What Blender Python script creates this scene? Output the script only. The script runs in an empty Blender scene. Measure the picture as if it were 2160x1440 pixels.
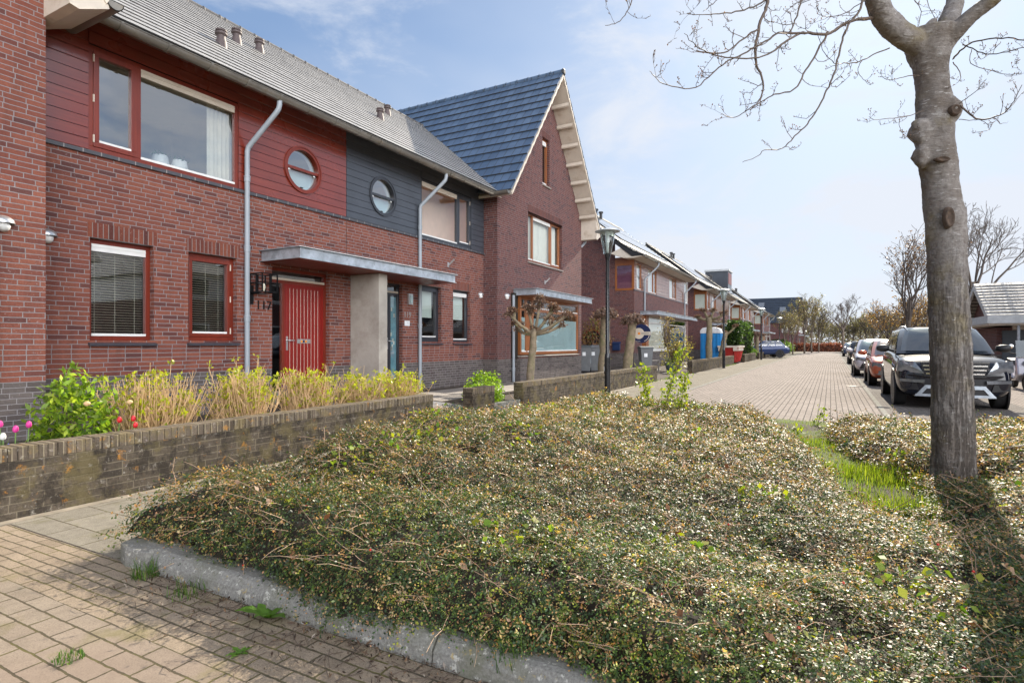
import bpy, bmesh, math, random
import numpy as np
from mathutils import Vector, Matrix
R = math.radians
random.seed(11)
RNG = np.random.default_rng(11)
sc = bpy.context.scene
COL = sc.collection

# ------------------------------------------------------------------ survey
# The camera stands at the origin, 1.32 m above the pavement; +Y runs down the street.
FOC, PCX, HOR, CAMH = 1220.0, 1080.0, 725.0, 1.32
YAW = R(28.85)
FX, FY, RX, RY = -math.sin(YAW), math.cos(YAW), math.cos(YAW), math.sin(YAW)
def on_x(u, X):
    "Y on the vertical plane x = X for the sight line of column u"
    c = (u - PCX) / FOC
    return X * (FY + RY * c) / (FX + RX * c)
def at(u, v, d):
    c = (u - PCX) / FOC
    return Vector((d * (FX + RX * c), d * (FY + RY * c), CAMH + (HOR - v) / FOC * d))

# ------------------------------------------------------------------ objects
def tag(o, label=None, cat=None, group=None, kind=None):
    if label: o['label'] = label
    if cat: o['category'] = cat
    if group: o['group'] = group
    if kind: o['kind'] = kind
    return o
ORG = {}
def thing(name, loc, label, cat, group=None, rz=0.0):
    o = bpy.data.objects.new(name, None)
    o.empty_display_size = 0.2
    COL.objects.link(o); o.location = loc; o.rotation_euler = (0, 0, rz)
    ORG[o.name] = Vector(loc)
    return tag(o, label, cat, group)
def kids(o): return [c for c in bpy.data.objects if c.parent == o]
def copy_tree(o, parent=None, _k=None):
    if _k is None:
        _k = {}
        for c in bpy.data.objects:
            if c.parent: _k.setdefault(c.parent.name, []).append(c)
    c = o.copy(); COL.objects.link(c); c.parent = parent
    for ch in _k.get(o.name, []): copy_tree(ch, c, _k)
    return c

class MB:
    "collects shapes for ONE mesh object"
    def __init__(s): s.v = []; s.f = []
    def add(s, vs, fs):
        n = len(s.v); s.v.extend([tuple(map(float, p)) for p in vs]); s.f.extend([tuple(i + n for i in f) for f in fs]); return s
    def box(s, x0, x1, y0, y1, z0, z1):
        return s.add([(x0,y0,z0),(x1,y0,z0),(x1,y1,z0),(x0,y1,z0),(x0,y0,z1),(x1,y0,z1),(x1,y1,z1),(x0,y1,z1)],
                     [(0,3,2,1),(4,5,6,7),(0,1,5,4),(1,2,6,5),(2,3,7,6),(3,0,4,7)])
    def quad(s, a, b, c, d): return s.add([a,b,c,d], [(0,1,2,3)])
    def prism(s, pts, axis, a0, a1):
        "extrude a 2-D polygon: axis 'x' (pts = y,z), 'y' (pts = x,z), 'z' (pts = x,y)"
        n = len(pts)
        def p3(p, a): return (a, p[0], p[1]) if axis == 'x' else (p[0], a, p[1]) if axis == 'y' else (p[0], p[1], a)
        vs = [p3(p, a0) for p in pts] + [p3(p, a1) for p in pts]
        fs = [tuple(range(n))[::-1], tuple(range(n, 2*n))] + [(i, (i+1) % n, n + (i+1) % n, n + i) for i in range(n)]
        return s.add(vs, fs)
    def tube(s, pts, rad, n=8, caps=True):
        pts = [Vector(p) for p in pts]; k = len(pts)
        if not hasattr(rad, '__len__'): rad = [rad] * k
        vs = []; up = Vector((0, 0, 1))
        t0 = (pts[1] - pts[0]).normalized()
        ref = t0.orthogonal().normalized() if abs(t0.z) < 0.9 else Vector((1, 0, 0))
        ref = (ref - t0 * ref.dot(t0)).normalized()
        for i in range(k):
            t = (pts[min(i+1, k-1)] - pts[max(i-1, 0)]).normalized()
            ref = ref - t * ref.dot(t)
            ref = ref.normalized() if ref.length > 1e-6 else t.orthogonal().normalized()
            b = t.cross(ref)
            for j in range(n):
                a = 2 * math.pi * j / n
                vs.append(pts[i] + (ref * math.cos(a) + b * math.sin(a)) * rad[i])
        fs = [(i*n + j, i*n + (j+1) % n, (i+1)*n + (j+1) % n, (i+1)*n + j) for i in range(k-1) for j in range(n)]
        if caps: fs += [tuple(range(n))[::-1], tuple(range((k-1)*n, k*n))]
        return s.add(vs, fs)
    def lathe(s, prof, c=(0,0,0), n=20, axis='z'):
        vs = []
        for r, h in prof:
            for j in range(n):
                a = 2 * math.pi * j / n; p, q = r * math.cos(a), r * math.sin(a)
                vs.append((c[0]+p, c[1]+q, c[2]+h) if axis == 'z' else (c[0]+h, c[1]+p, c[2]+q) if axis == 'x' else (c[0]+q, c[1]+h, c[2]+p))
        k = len(prof)
        fs = [(i*n + j, i*n + (j+1) % n, (i+1)*n + (j+1) % n, (i+1)*n + j) for i in range(k-1) for j in range(n)]
        fs += [tuple(range(n))[::-1], tuple(range((k-1)*n, k*n))]
        return s.add(vs, fs)
    def ring_x(s, X0, X1, yc, zc, r0, r1, n=40):
        "flat ring in the plane of the facade (normal along x)"
        vs = []
        for X in (X0, X1):
            for r in (r0, r1):
                for j in range(n):
                    a = 2*math.pi*j/n; vs.append((X, yc + r*math.cos(a), zc + r*math.sin(a)))
        fs = []
        for j in range(n):
            k = (j+1) % n
            fs += [(2*n+j, 2*n+k, 3*n+k, 3*n+j), (3*n+j, 3*n+k, n+k, n+j), (j, k, 2*n+k, 2*n+j)]
        return s.add(vs, fs)
    def disc_x(s, X, yc, zc, r, n=40):
        return s.add([(X, yc + r*math.cos(2*math.pi*j/n), zc + r*math.sin(2*math.pi*j/n)) for j in range(n)], [tuple(range(n))])
    def grid(s, P):
        "P[i][j] rows of points"
        m, n = len(P), len(P[0])
        return s.add([p for row in P for p in row], [(i*n+j, i*n+j+1, (i+1)*n+j+1, (i+1)*n+j) for i in range(m-1) for j in range(n-1)])
    def build(s, name, mat, parent=None, smooth=False, bevel=0.0, sub=0, loc=None, ang=None):
        L = Vector((0, 0, 0))
        if parent is not None: L = ORG.get(parent.name, L)
        if loc is not None: L = Vector(loc)
        me = bpy.data.meshes.new(name)
        me.from_pydata([(a - L.x, b - L.y, c - L.z) for a, b, c in s.v], [], s.f)
        if len(s.f) < 30000:
            bm = bmesh.new(); bm.from_mesh(me); bmesh.ops.recalc_face_normals(bm, faces=bm.faces); bm.to_mesh(me); bm.free()
        if mat is not None: me.materials.append(mat)
        o = bpy.data.objects.new(name, me); COL.objects.link(o)
        if parent is not None: o.parent = parent
        ORG[o.name] = L
        if loc is not None and parent is None: o.location = L
        if smooth: me.polygons.foreach_set('use_smooth', [True] * len(me.polygons))
        if bevel:
            b = o.modifiers.new('bevel', 'BEVEL'); b.width = bevel; b.segments = 2; b.limit_method = 'ANGLE'; b.angle_limit = R(40)
        if sub:
            b = o.modifiers.new('sub', 'SUBSURF'); b.levels = sub; b.render_levels = sub
        if ang: 
            me.polygons.foreach_set('use_smooth', [True] * len(me.polygons))
            try: me.set_sharp_from_angle(angle=R(ang))
            except Exception: pass
        return o

def np_mesh(name, V, Fq, mat, parent=None, col=None, loc=None):
    "fast mesh from numpy: V (n,3), Fq (m,k) faces of k corners, col (n,3) point colour 'Col'"
    L = np.zeros(3)
    if parent is not None: L = np.array(ORG.get(parent.name, (0, 0, 0)))
    if loc is not None: L = np.array(loc)
    V = np.asarray(V, dtype=np.float64) - L
    me = bpy.data.meshes.new(name)
    m, k = Fq.shape
    me.vertices.add(len(V)); me.vertices.foreach_set('co', V.astype(np.float32).ravel())
    me.loops.add(m * k); me.loops.foreach_set('vertex_index', Fq.astype(np.int32).ravel())
    me.polygons.add(m); me.polygons.foreach_set('loop_start', np.arange(0, m * k, k, dtype=np.int32))
    me.update(calc_edges=True)
    if col is not None:
        a = me.attributes.new('Col', 'FLOAT_COLOR', 'POINT')
        c4 = np.ones((len(V), 4), dtype=np.float32); c4[:, :3] = col
        a.data.foreach_set('color', c4.ravel())
    me.materials.append(mat)
    o = bpy.data.objects.new(name, me); COL.objects.link(o)
    if parent is not None: o.parent = parent
    elif loc is not None: o.location = loc
    ORG[o.name] = Vector(L)
    return o

def leaf_quads(C, size, rng, ratio=0.5, up=0.35, direc=None, droop=0.0):
    "N leaf quads (folded diamonds) at C with random directions; returns V, F"
    n = len(C)
    d = rng.normal(size=(n, 3))
    if direc is not None: d = d * 0.6 + direc
    d[:, 2] -= droop
    d /= np.linalg.norm(d, axis=1)[:, None] + 1e-9
    nn = rng.normal(size=(n, 3)); nn[:, 2] = np.abs(nn[:, 2]) + up
    s = np.cross(d, nn); s /= np.linalg.norm(s, axis=1)[:, None] + 1e-9
    nr = np.cross(s, d)
    L = np.broadcast_to(np.asarray(size), (n,))[:, None]
    W = L * ratio * 0.5
    V = np.empty((n, 4, 3))
    V[:, 0] = C; V[:, 2] = C + d * L
    mid = C + d * L * 0.5 + nr * L * 0.06
    V[:, 1] = mid + s * W; V[:, 3] = mid - s * W
    return V.reshape(-1, 3), np.arange(n * 4).reshape(n, 4)
def leaves(name, C, size, cols, mat, parent=None, rng=RNG, ratio=0.5, up=0.35, direc=None, droop=0.0, loc=None):
    V, Fq = leaf_quads(np.asarray(C), size, rng, ratio, up, direc, droop)
    return np_mesh(name, V, Fq, mat, parent, np.repeat(cols, 4, axis=0), loc)
def mixcols(n, pal, wts, rng=RNG, var=0.25):
    pal = np.array(pal); i = rng.choice(len(pal), n, p=np.array(wts) / np.sum(wts))
    return np.clip(pal[i] * (1 + rng.normal(size=(n, 1)) * var), 0.003, 1)

def text_mesh(name, s, size, mat, M, depth=0.004, parent=None, align='CENTER'):
    cu = bpy.data.curves.new(name, 'FONT'); cu.body = s; cu.size = size; cu.extrude = depth; cu.align_x = align; cu.align_y = 'CENTER'
    t = bpy.data.objects.new(name + '_src', cu); COL.objects.link(t)
    bpy.context.view_layer.update()
    me = bpy.data.meshes.new_from_object(t.evaluated_get(bpy.context.evaluated_depsgraph_get()))
    bpy.data.objects.remove(t)
    L = ORG.get(parent.name, Vector((0,0,0))) if parent is not None else Vector((0,0,0))
    me.transform(Matrix.Translation(-L) @ M)
    me.materials.clear(); me.materials.append(mat); me.name = name
    o = bpy.data.objects.new(name, me); COL.objects.link(o)
    if parent is not None: o.parent = parent
    ORG[o.name] = L
    return o
def facing_x(x, y, z):   # text read from +x
    return Matrix(((0,0,1,x),(1,0,0,y),(0,1,0,z),(0,0,0,1)))
def facing_my(x, y, z):  # text read from -y
    return Matrix(((1,0,0,x),(0,0,-1,y),(0,1,0,z),(0,0,0,1)))

# ------------------------------------------------------------------ materials
class NT:
    def __init__(s, name):
        s.m = bpy.data.materials.new(name); s.m.use_nodes = True; s.t = s.m.node_tree; s.t.nodes.clear()
        s.out = s.n('ShaderNodeOutputMaterial')
    def n(s, typ, **kw):
        nd = s.t.nodes.new(typ)
        for k, v in kw.items():
            if k.startswith('_'): setattr(nd, k[1:], v)
            else:
                k = k.replace('__', ' ')
                try: nd.inputs[k].default_value = v
                except Exception: nd.inputs[k].default_value = (*v, 1) if hasattr(v, '__len__') else v
        return nd
    def l(s, a, b):
        s.t.links.new(a, b)
    def math(s, op, a, b=None, c=None):
        nd = s.n('ShaderNodeMath', _operation=op)
        for i, x in enumerate((a, b, c)):
            if x is None: continue
            if isinstance(x, (int, float)): nd.inputs[i].default_value = x
            else: s.l(x, nd.inputs[i])
        return nd.outputs[0]
    def mix(s, fac, a, b, mode='MIX'):
        nd = s.n('ShaderNodeMix', _data_type='RGBA', _blend_type=mode)
        for i, x in ((0, fac), (6, a), (7, b)):
            if isinstance(x, (int, float)): nd.inputs[i].default_value = x
            elif isinstance(x, tuple): nd.inputs[i].default_value = (*x, 1)[:4]
            else: s.l(x, nd.inputs[i])
        return nd.outputs[2]
    def ramp(s, fac, stops):
        nd = s.n('ShaderNodeValToRGB'); cr = nd.color_ramp
        while len(cr.elements) < len(stops): cr.elements.new(0.5)
        for e, (p, c) in zip(cr.elements, stops):
            e.position = p; e.color = (c, c, c, 1) if isinstance(c, (int, float)) else (*c, 1)
        s.l(fac, nd.inputs[0]); return nd.outputs[0]
    def pos(s): return s.n('ShaderNodeNewGeometry').outputs['Position']
    def objc(s): return s.n('ShaderNodeTexCoord').outputs['Object']
    def noise(s, vec, scale, detail=4, rough=0.6, out='Fac'):
        nd = s.n('ShaderNodeTexNoise', Scale=scale, Detail=detail, Roughness=rough); s.l(vec, nd.inputs['Vector']); return nd.outputs[out]
    def bump(s, h, strength=1.0, dist=0.005, nrm=None):
        nd = s.n('ShaderNodeBump', Strength=strength, Distance=dist); s.l(h, nd.inputs['Height'])
        if nrm is not None: s.l(nrm, nd.inputs['Normal'])
        return nd.outputs[0]
    def bsdf(s, col, rough=0.6, metal=0.0, spec=0.5, nrm=None, coat=0.0, coatr=0.05, trans=0.0):
        nd = s.n('ShaderNodeBsdfPrincipled')
        def st(key, x):
            if isinstance(x, (int, float)): nd.inputs[key].default_value = x
            elif isinstance(x, tuple): nd.inputs[key].default_value = (*x, 1)[:4]
            else: s.l(x, nd.inputs[key])
        st('Base Color', col); st('Roughness', rough); st('Metallic', metal); st('Specular IOR Level', spec); st('Coat Weight', coat); st('Coat Roughness', coatr)
        if trans: st('Transmission Weight', trans)
        if nrm is not None: s.l(nrm, nd.inputs['Normal'])
        return nd.outputs[0]
    def done(s, sh): s.l(sh, s.out.inputs['Surface']); return s.m

def simple(name, col, rough=0.6, metal=0.0, spec=0.5, coat=0.0, var=0.15, vscale=6.0, bump=0.0, bscale=40.0, dirt=None):
    t = NT(name); p = t.objc()
    f = t.noise(p, vscale, 5)
    c = t.mix(t.ramp(f, [(0.3, 0.0), (0.7, 1.0)]), tuple(x * (1 - var) for x in col), tuple(min(1, x * (1 + var)) for x in col))
    if dirt:
        c = t.mix(t.ramp(t.noise(p, dirt[1], 6, 0.7), [(dirt[2], 0.0), (dirt[2] + 0.2, 1.0)]), c, dirt[0])
    r = t.math('MULTIPLY_ADD', f, 0.2, rough - 0.1)
    nrm = t.bump(t.noise(p, bscale, 5), 0.6, bump) if bump else None
    return t.done(t.bsdf(c, r, metal, spec, nrm, coat))

def brick(name, c1, c2, c3, mortar, plinth=None, zpl=0.85, stain=0.25, cap=False, lichen=None, horiz=False):
    t = NT(name); g = t.n('ShaderNodeNewGeometry'); P = g.outputs['Position']; N = g.outputs['True Normal']
    sp = t.n('ShaderNodeSeparateXYZ'); t.l(P, sp.inputs[0]); sn = t.n('ShaderNodeSeparateXYZ'); t.l(N, sn.inputs[0])
    isx = t.math('GREATER_THAN', t.math('ABSOLUTE', sn.outputs[0]), 0.6)
    u = t.math('ADD', t.math('MULTIPLY', sp.outputs[1], isx), t.math('MULTIPLY', sp.outputs[0], t.math('SUBTRACT', 1.0, isx)))
    z = sp.outputs[2]
    if cap:     # bricks on edge along y
        u, z = z, sp.outputs[1]
        cb = t.n('ShaderNodeCombineXYZ'); t.l(t.math('MULTIPLY', sp.outputs[1], 1.0), cb.inputs[0]); cb.inputs[1].default_value = 0.05
        bw, rh, off = 0.066, 0.4, 0.0
    else:
        row = t.math('FLOOR', t.math('DIVIDE', z, 0.0625))
        wn = t.n('ShaderNodeTexWhiteNoise', _noise_dimensions='1D'); t.l(row, wn.inputs['W'])
        u2 = t.math('ADD', u, t.math('MULTIPLY', wn.outputs['Value'], 0.14))
        wob = t.math('MULTIPLY', t.math('SUBTRACT', t.noise(P, 9.0, 2), 0.5), 0.010)
        cb = t.n('ShaderNodeCombineXYZ'); t.l(u2, cb.inputs[0]); t.l(t.math('ADD', z, wob), cb.inputs[1])
        bw, rh, off = 0.22, 0.0625, 0.5
    bt = t.n('ShaderNodeTexBrick', Scale=1.0, _offset=off); bt.inputs['Mortar Size'].default_value = 0.0056; bt.inputs['Mortar Smooth'].default_value = 0.25
    bt.inputs['Brick Width'].default_value = bw; bt.inputs['Row Height'].default_value = rh; bt.inputs['Bias'].default_value = 0.0
    bt.inputs['Color1'].default_value = (0, 0, 0, 1); bt.inputs['Color2'].default_value = (1, 1, 1, 1); bt.inputs['Mortar'].default_value = (0.5, 0.5, 0.5, 1)
    t.l(cb.outputs[0], bt.inputs['Vector'])
    bc = t.ramp(bt.outputs['Color'], [(0.0, c3), (0.22, c1), (0.7, c2), (1.0, c1)])
    fine = t.noise(P, 55.0, 5, 0.7)
    bc = t.mix(t.math('MULTIPLY', t.ramp(fine, [(0.4, 0.0), (0.7, 1.0)]), 0.55), bc, c3, 'MIX')
    if plinth is not None:
        pb = t.ramp(bt.outputs['Color'], [(0.0, tuple(x*0.7 for x in plinth)), (1.0, tuple(x*1.3 for x in plinth))])
        bc = t.mix(t.math('LESS_THAN', z, zpl), bc, pb)
    big = t.noise(P, 0.9, 4)
    bc = t.mix(t.math('MULTIPLY', big, stain), bc, tuple(x * 0.5 for x in c3))
    ms_ = t.n('ShaderNodeMapping'); ms_.inputs['Scale'].default_value = (2.2, 2.2, 0.35); t.l(P, ms_.inputs['Vector'])
    stk = t.noise(ms_.outputs[0], 1.6, 5, 0.65)
    bc = t.mix(t.math('MULTIPLY', t.ramp(stk, [(0.52, 0.0), (0.75, 1.0)]), 0.5), bc, tuple(x*0.6 for x in c3))
    bc = t.mix(t.math('MULTIPLY', t.ramp(t.noise(P, 30.0, 5, 0.75), [(0.60, 0.0), (0.72, 1.0)]), t.ramp(t.noise(P, 0.55, 3), [(0.40, 0.0), (0.58, 0.8)])), bc, (0.46, 0.40, 0.39))
    mc = t.mix(t.noise(P, 20.0, 3), tuple(x*0.75 for x in mortar), mortar)
    col = t.mix(bt.outputs['Fac'], bc, mc)
    if lichen:
        for i, (lc, sc_, th, amt) in enumerate(lichen):
            nd = t.n('ShaderNodeTexNoise', Scale=sc_, Detail=6, Roughness=0.7); 
            sh = t.n('ShaderNodeVectorMath', _operation='ADD'); sh.inputs[1].default_value = (3.1*i, 7.7*i, 1.3*i); t.l(P, sh.inputs[0]); t.l(sh.outputs[0], nd.inputs['Vector'])
            col = t.mix(t.math('MULTIPLY', t.ramp(nd.outputs[0], [(th, 0.0), (th + 0.1, 1.0)]), amt), col, lc)
    h = t.math('SUBTRACT', t.math('ADD', t.math('MULTIPLY', fine, 0.6), t.math('MULTIPLY', t.noise(P, 22.0, 3), 0.8)), bt.outputs['Fac'])
    return t.done(t.bsdf(col, 0.85, 0, 0.3, t.bump(h, 1.0, 0.009)))

def pavers(name, c1, c2, joint, bw, rh, along='x', off=0.5, ms=0.004, stain=0.3, dirt=None, spec=0.35, rough=0.7, tintc=None, moss=None):
    t = NT(name); P = t.pos(); sp = t.n('ShaderNodeSeparateXYZ'); t.l(P, sp.inputs[0])
    wob = t.math('ADD', t.math('MULTIPLY', t.math('SUBTRACT', t.noise(P, 2.5, 2), 0.5), 0.02), t.math('MULTIPLY', t.math('SUBTRACT', t.noise(P, 23.0, 3), 0.5), 0.011))
    cb = t.n('ShaderNodeCombineXYZ')
    a, b = (sp.outputs[0], sp.outputs[1]) if along == 'x' else (sp.outputs[1], sp.outputs[0])
    t.l(t.math('ADD', a, wob), cb.inputs[0]); t.l(t.math('ADD', b, wob), cb.inputs[1])
    bt = t.n('ShaderNodeTexBrick', Scale=1.0, _offset=off); bt.inputs['Mortar Size'].default_value = ms; bt.inputs['Mortar Smooth'].default_value = 0.3
    bt.inputs['Brick Width'].default_value = bw; bt.inputs['Row Height'].default_value = rh
    bt.inputs['Color1'].default_value = (0, 0, 0, 1); bt.inputs['Color2'].default_value = (1, 1, 1, 1)
    t.l(cb.outputs[0], bt.inputs['Vector'])
    grit = t.noise(P, 160.0, 4, 0.7)
    c = t.mix(bt.outputs['Color'], c1, c2)
    c = t.mix(t.math('MULTIPLY', t.ramp(grit, [(0.35, 0.0), (0.7, 1.0)]), 0.5), c, tuple(min(1, x*1.7) for x in c2))
    c = t.mix(t.math('MULTIPLY', t.ramp(grit, [(0.25, 1.0), (0.47, 0.0)]), 0.75), c, tuple(x*0.35 for x in c1))
    c = t.mix(t.math('MULTIPLY', t.ramp(t.noise(P, 1.3, 5), [(0.3, 0.0), (0.75, 1.0)]), stain), c, tuple(x*0.55 for x in c1))
    c = t.mix(t.math('MULTIPLY', t.ramp(t.noise(P, 9.0, 6, 0.75), [(0.45, 0.0), (0.72, 1.0)]), 0.45), c, tuple(x*0.5 for x in c1))
    if tintc is not None:
        c = t.mix(t.math('MULTIPLY', t.ramp(t.noise(P, 0.6, 3), [(0.4, 0.0), (0.6, 1.0)]), 0.6), c, tintc)
    if moss is not None:
        c = t.mix(t.math('MULTIPLY', t.ramp(t.noise(P, 3.0, 5), [(0.58, 0.0), (0.7, 1.0)]), 0.6), c, moss)
    jc = joint
    if moss is not None: jc = t.mix(t.ramp(t.noise(P, 4.0, 3), [(0.45, 0.0), (0.6, 1.0)]), joint, tuple(x*0.7 for x in moss))
    col = t.mix(bt.outputs['Fac'], c, jc)
    h = t.math('SUBTRACT', t.math('MULTIPLY', grit, 0.35), bt.outputs['Fac'])
    h = t.math('ADD', h, t.math('MULTIPLY', bt.outputs['Color'], 0.25))
    return t.done(t.bsdf(col, rough, 0, spec, t.bump(h, 0.9, 0.006)))

def tiles(name, c1, c2, width, rough=0.45, spec=0.5, jitter=1.0, jw=0.035):
    "roof tiles: the courses are geometry, the side joints and weathering are here (object has world axes)"
    t = NT(name); P = t.pos(); sp = t.n('ShaderNodeSeparateXYZ'); t.l(P, sp.inputs[0])
    g = t.n('ShaderNodeNewGeometry'); sn = t.n('ShaderNodeSeparateXYZ'); t.l(g.outputs['True Normal'], sn.inputs[0])
    at_ = t.n('ShaderNodeAttribute', _attribute_name='row')
    isx = t.math('GREATER_THAN', t.math('ABSOLUTE', sn.outputs[0]), 0.3)
    u = t.math('ADD', t.math('MULTIPLY', sp.outputs[1], isx), t.math('MULTIPLY', sp.outputs[0], t.math('SUBTRACT', 1.0, isx)))
    wn = t.n('ShaderNodeTexWhiteNoise', _noise_dimensions='1D'); t.l(at_.outputs['Fac'], wn.inputs['W'])
    uu = t.math('ADD', u, t.math('MULTIPLY', wn.outputs['Value'], width * jitter))
    cb = t.n('ShaderNodeCombineXYZ'); t.l(uu, cb.inputs[0]); t.l(t.math('MULTIPLY', at_.outputs['Fac'], 1.0), cb.inputs[1])
    fr = t.math('FRACT', t.math('DIVIDE', uu, width))
    joint = t.math('LESS_THAN', fr, jw)
    idx = t.math('FLOOR', t.math('DIVIDE', uu, width))
    w2 = t.n('ShaderNodeTexWhiteNoise', _noise_dimensions='2D'); cb2 = t.n('ShaderNodeCombineXYZ'); t.l(idx, cb2.inputs[0]); t.l(at_.outputs['Fac'], cb2.inputs[1]); t.l(cb2.outputs[0], w2.inputs['Vector'])
    c = t.mix(w2.outputs['Value'], c1, c2)
    c = t.mix(t.math('MULTIPLY', t.ramp(t.noise(P, 2.0, 6, 0.7), [(0.4, 0.0), (0.7, 1.0)]), 0.5), c, tuple(x*0.6 for x in c1))
    c = t.mix(joint, c, (0.01, 0.01, 0.012))
    r = t.math('ADD', t.math('MULTIPLY', t.noise(P, 5.0, 4), 0.25), rough - 0.12)
    h = t.math('SUBTRACT', t.math('ADD', t.math('MULTIPLY', t.noise(P, 40.0, 4), 0.15), t.math('MULTIPLY', w2.outputs['Value'], 0.3)), joint)
    return t.done(t.bsdf(c, r, 0, spec, t.bump(h, 0.22, 0.006)))

def leafmat(name, rough=0.35, spec=0.5, trans=0.35, tint=(1.3, 1.5, 0.6), att='Col'):
    t = NT(name); a = t.n('ShaderNodeAttribute', _attribute_name=att)
    b = t.bsdf(a.outputs['Color'], rough, 0, spec)
    tr = t.n('ShaderNodeBsdfTranslucent')
    t.l(t.mix(1.0, a.outputs['Color'], (*tint,), 'MULTIPLY'), tr.inputs['Color'])
    mx = t.n('ShaderNodeMixShader', Fac=trans); t.l(b, mx.inputs[1]); t.l(tr.outputs[0], mx.inputs[2])
    return t.done(mx.outputs[0])
def glassmat(name, tint=(0.9, 0.95, 0.95), refl=0.12, mul=1.0, gtint=(1, 1, 1)):
    t = NT(name)
    lw = t.n('ShaderNodeLayerWeight', Blend=0.5)     # Schlick, the same from both sides of the pane
    f = t.math('MULTIPLY_ADD', t.math('POWER', lw.outputs['Facing'], 4.5), mul, refl); f = t.math('MINIMUM', f, 0.97)
    nz = t.bump(t.noise(t.pos(), 1.2, 2), 0.06, 0.02)
    tr = t.n('ShaderNodeBsdfTransparent', Color=tint); gl = t.n('ShaderNodeBsdfGlossy', Color=gtint, Roughness=0.015); t.l(nz, gl.inputs['Normal'])
    mx = t.n('ShaderNodeMixShader'); t.l(f, mx.inputs[0]); t.l(tr.outputs[0], mx.inputs[1]); t.l(gl.outputs[0], mx.inputs[2])
    return t.done(mx.outputs[0])
def wood(name, c1, c2, axis='y', rough=0.3, coat=0.5, grain=1.0, bump=0.001):
    t = NT(name); P = t.pos(); mp = t.n('ShaderNodeMapping')
    s = {'y': (30, 1.2, 30), 'z': (30, 30, 1.2), 'x': (1.2, 30, 30)}[axis]
    mp.inputs['Scale'].default_value = s; t.l(P, mp.inputs['Vector'])
    f = t.noise(mp.outputs[0], grain, 6, 0.65)
    big = t.noise(P, 1.5, 3)
    c = t.mix(t.ramp(f, [(0.3, 0.0), (0.7, 1.0)]), c1, c2)
    c = t.mix(t.math('MULTIPLY', t.ramp(big, [(0.35, 0.0), (0.7, 1.0)]), 0.45), c, tuple(x*0.55 for x in c1))
    r = t.math('MULTIPLY_ADD', big, 0.2, rough - 0.08)
    return t.done(t.bsdf(c, r, 0, 0.5, t.bump(f, 0.4, bump), coat, 0.12))
M = {}
def kerbmat():
    t = NT('kerb_concrete'); P = t.pos()
    c = t.mix(t.ramp(t.noise(P, 90.0, 4, 0.7), [(0.35, 0.0), (0.65, 1.0)]), (0.15, 0.146, 0.13), (0.27, 0.262, 0.24))
    c = t.mix(t.math('MULTIPLY', t.ramp(t.noise(P, 5.0, 5), [(0.45, 0.0), (0.65, 1.0)]), 0.7), c, (0.13, 0.13, 0.085))
    c = t.mix(t.math('MULTIPLY', t.ramp(t.noise(P, 28.0, 5, 0.7), [(0.58, 0.0), (0.64, 1.0)]), 0.8), c, (0.48, 0.47, 0.42))
    sh = t.n('ShaderNodeVectorMath', _operation='ADD'); sh.inputs[1].default_value = (5.1, 2.7, 8.3); t.l(P, sh.inputs[0])
    c = t.mix(t.math('MULTIPLY', t.ramp(t.noise(sh.outputs[0], 20.0, 5, 0.7), [(0.60, 0.0), (0.66, 1.0)]), 0.7), c, (0.35, 0.26, 0.09))
    return t.done(t.bsdf(c, 0.9, 0, 0.2, t.bump(t.math('ADD', t.noise(P, 90.0, 4, 0.7), t.noise(P, 14.0, 3)), 0.8, 0.004)))
M['brick'] = brick('red_brick', (0.225, 0.068, 0.045), (0.305, 0.102, 0.062), (0.105, 0.042, 0.038), (0.30, 0.28, 0.285), (0.115, 0.10, 0.093), 0.88)
M['brick_b'] = brick('brown_brick', (0.16, 0.062, 0.054), (0.21, 0.082, 0.066), (0.085, 0.043, 0.045), (0.25, 0.23, 0.235), (0.13, 0.113, 0.103), 0.88)
LICH = [((0.028, 0.022, 0.016), 6.0, 0.47, 0.8), ((0.15, 0.12, 0.05), 3.5, 0.50, 0.6), ((0.34, 0.31, 0.26), 15.0, 0.60, 0.8), ((0.45, 0.20, 0.03), 8.0, 0.61, 0.9)]
M['brick_w'] = brick('weathered_brick', (0.105, 0.083, 0.06), (0.15, 0.118, 0.083), (0.05, 0.04, 0.03), (0.20, 0.165, 0.115), None, stain=0.5, lichen=LICH)
M['brick_cap'] = brick('brick_on_edge', (0.14, 0.112, 0.082), (0.19, 0.15, 0.11), (0.08, 0.06, 0.04), (0.3, 0.25, 0.17), None, stain=0.3, cap=True,
                       lichen=[((0.20, 0.155, 0.07), 7.0, 0.50, 0.6), ((0.42, 0.38, 0.3), 16.0, 0.58, 0.7), ((0.45, 0.22, 0.04), 10.0, 0.6, 0.8)])
M['soldier'] = brick('soldier_course', (0.19, 0.05, 0.032), (0.25, 0.075, 0.042), (0.09, 0.03, 0.025), (0.28, 0.25, 0.24), None, cap=True)
M['soldier_b'] = brick('soldier_course_brown', (0.125, 0.042, 0.034), (0.17, 0.056, 0.04), (0.07, 0.03, 0.03), (0.22, 0.19, 0.19), None, cap=True)
M['tile'] = tiles('grey_roof_tiles', (0.34, 0.33, 0.315), (0.37, 0.36, 0.342), 0.30, 0.42, 0.6, 1.0, 0.02)
M['tile_b'] = tiles('slate_blue_roof_tiles', (0.045, 0.082, 0.145), (0.085, 0.135, 0.215), 0.27, 0.36, 0.9, 0.7, 0.075)  # wide dark side joints: the real gaps plus their shadow, painted in
M['tile_dark'] = tiles('dark_slate_tiles', (0.022, 0.032, 0.05), (0.035, 0.048, 0.07), 0.3, 0.45, 0.6)
M['ridge'] = simple('dark_ridge_tile', (0.10, 0.095, 0.092), 0.7, var=.3)
M['tile_pale'] = tiles('pale_roof_tiles', (0.42, 0.40, 0.37), (0.5, 0.48, 0.45), 0.3, 0.5, 0.6)
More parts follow.
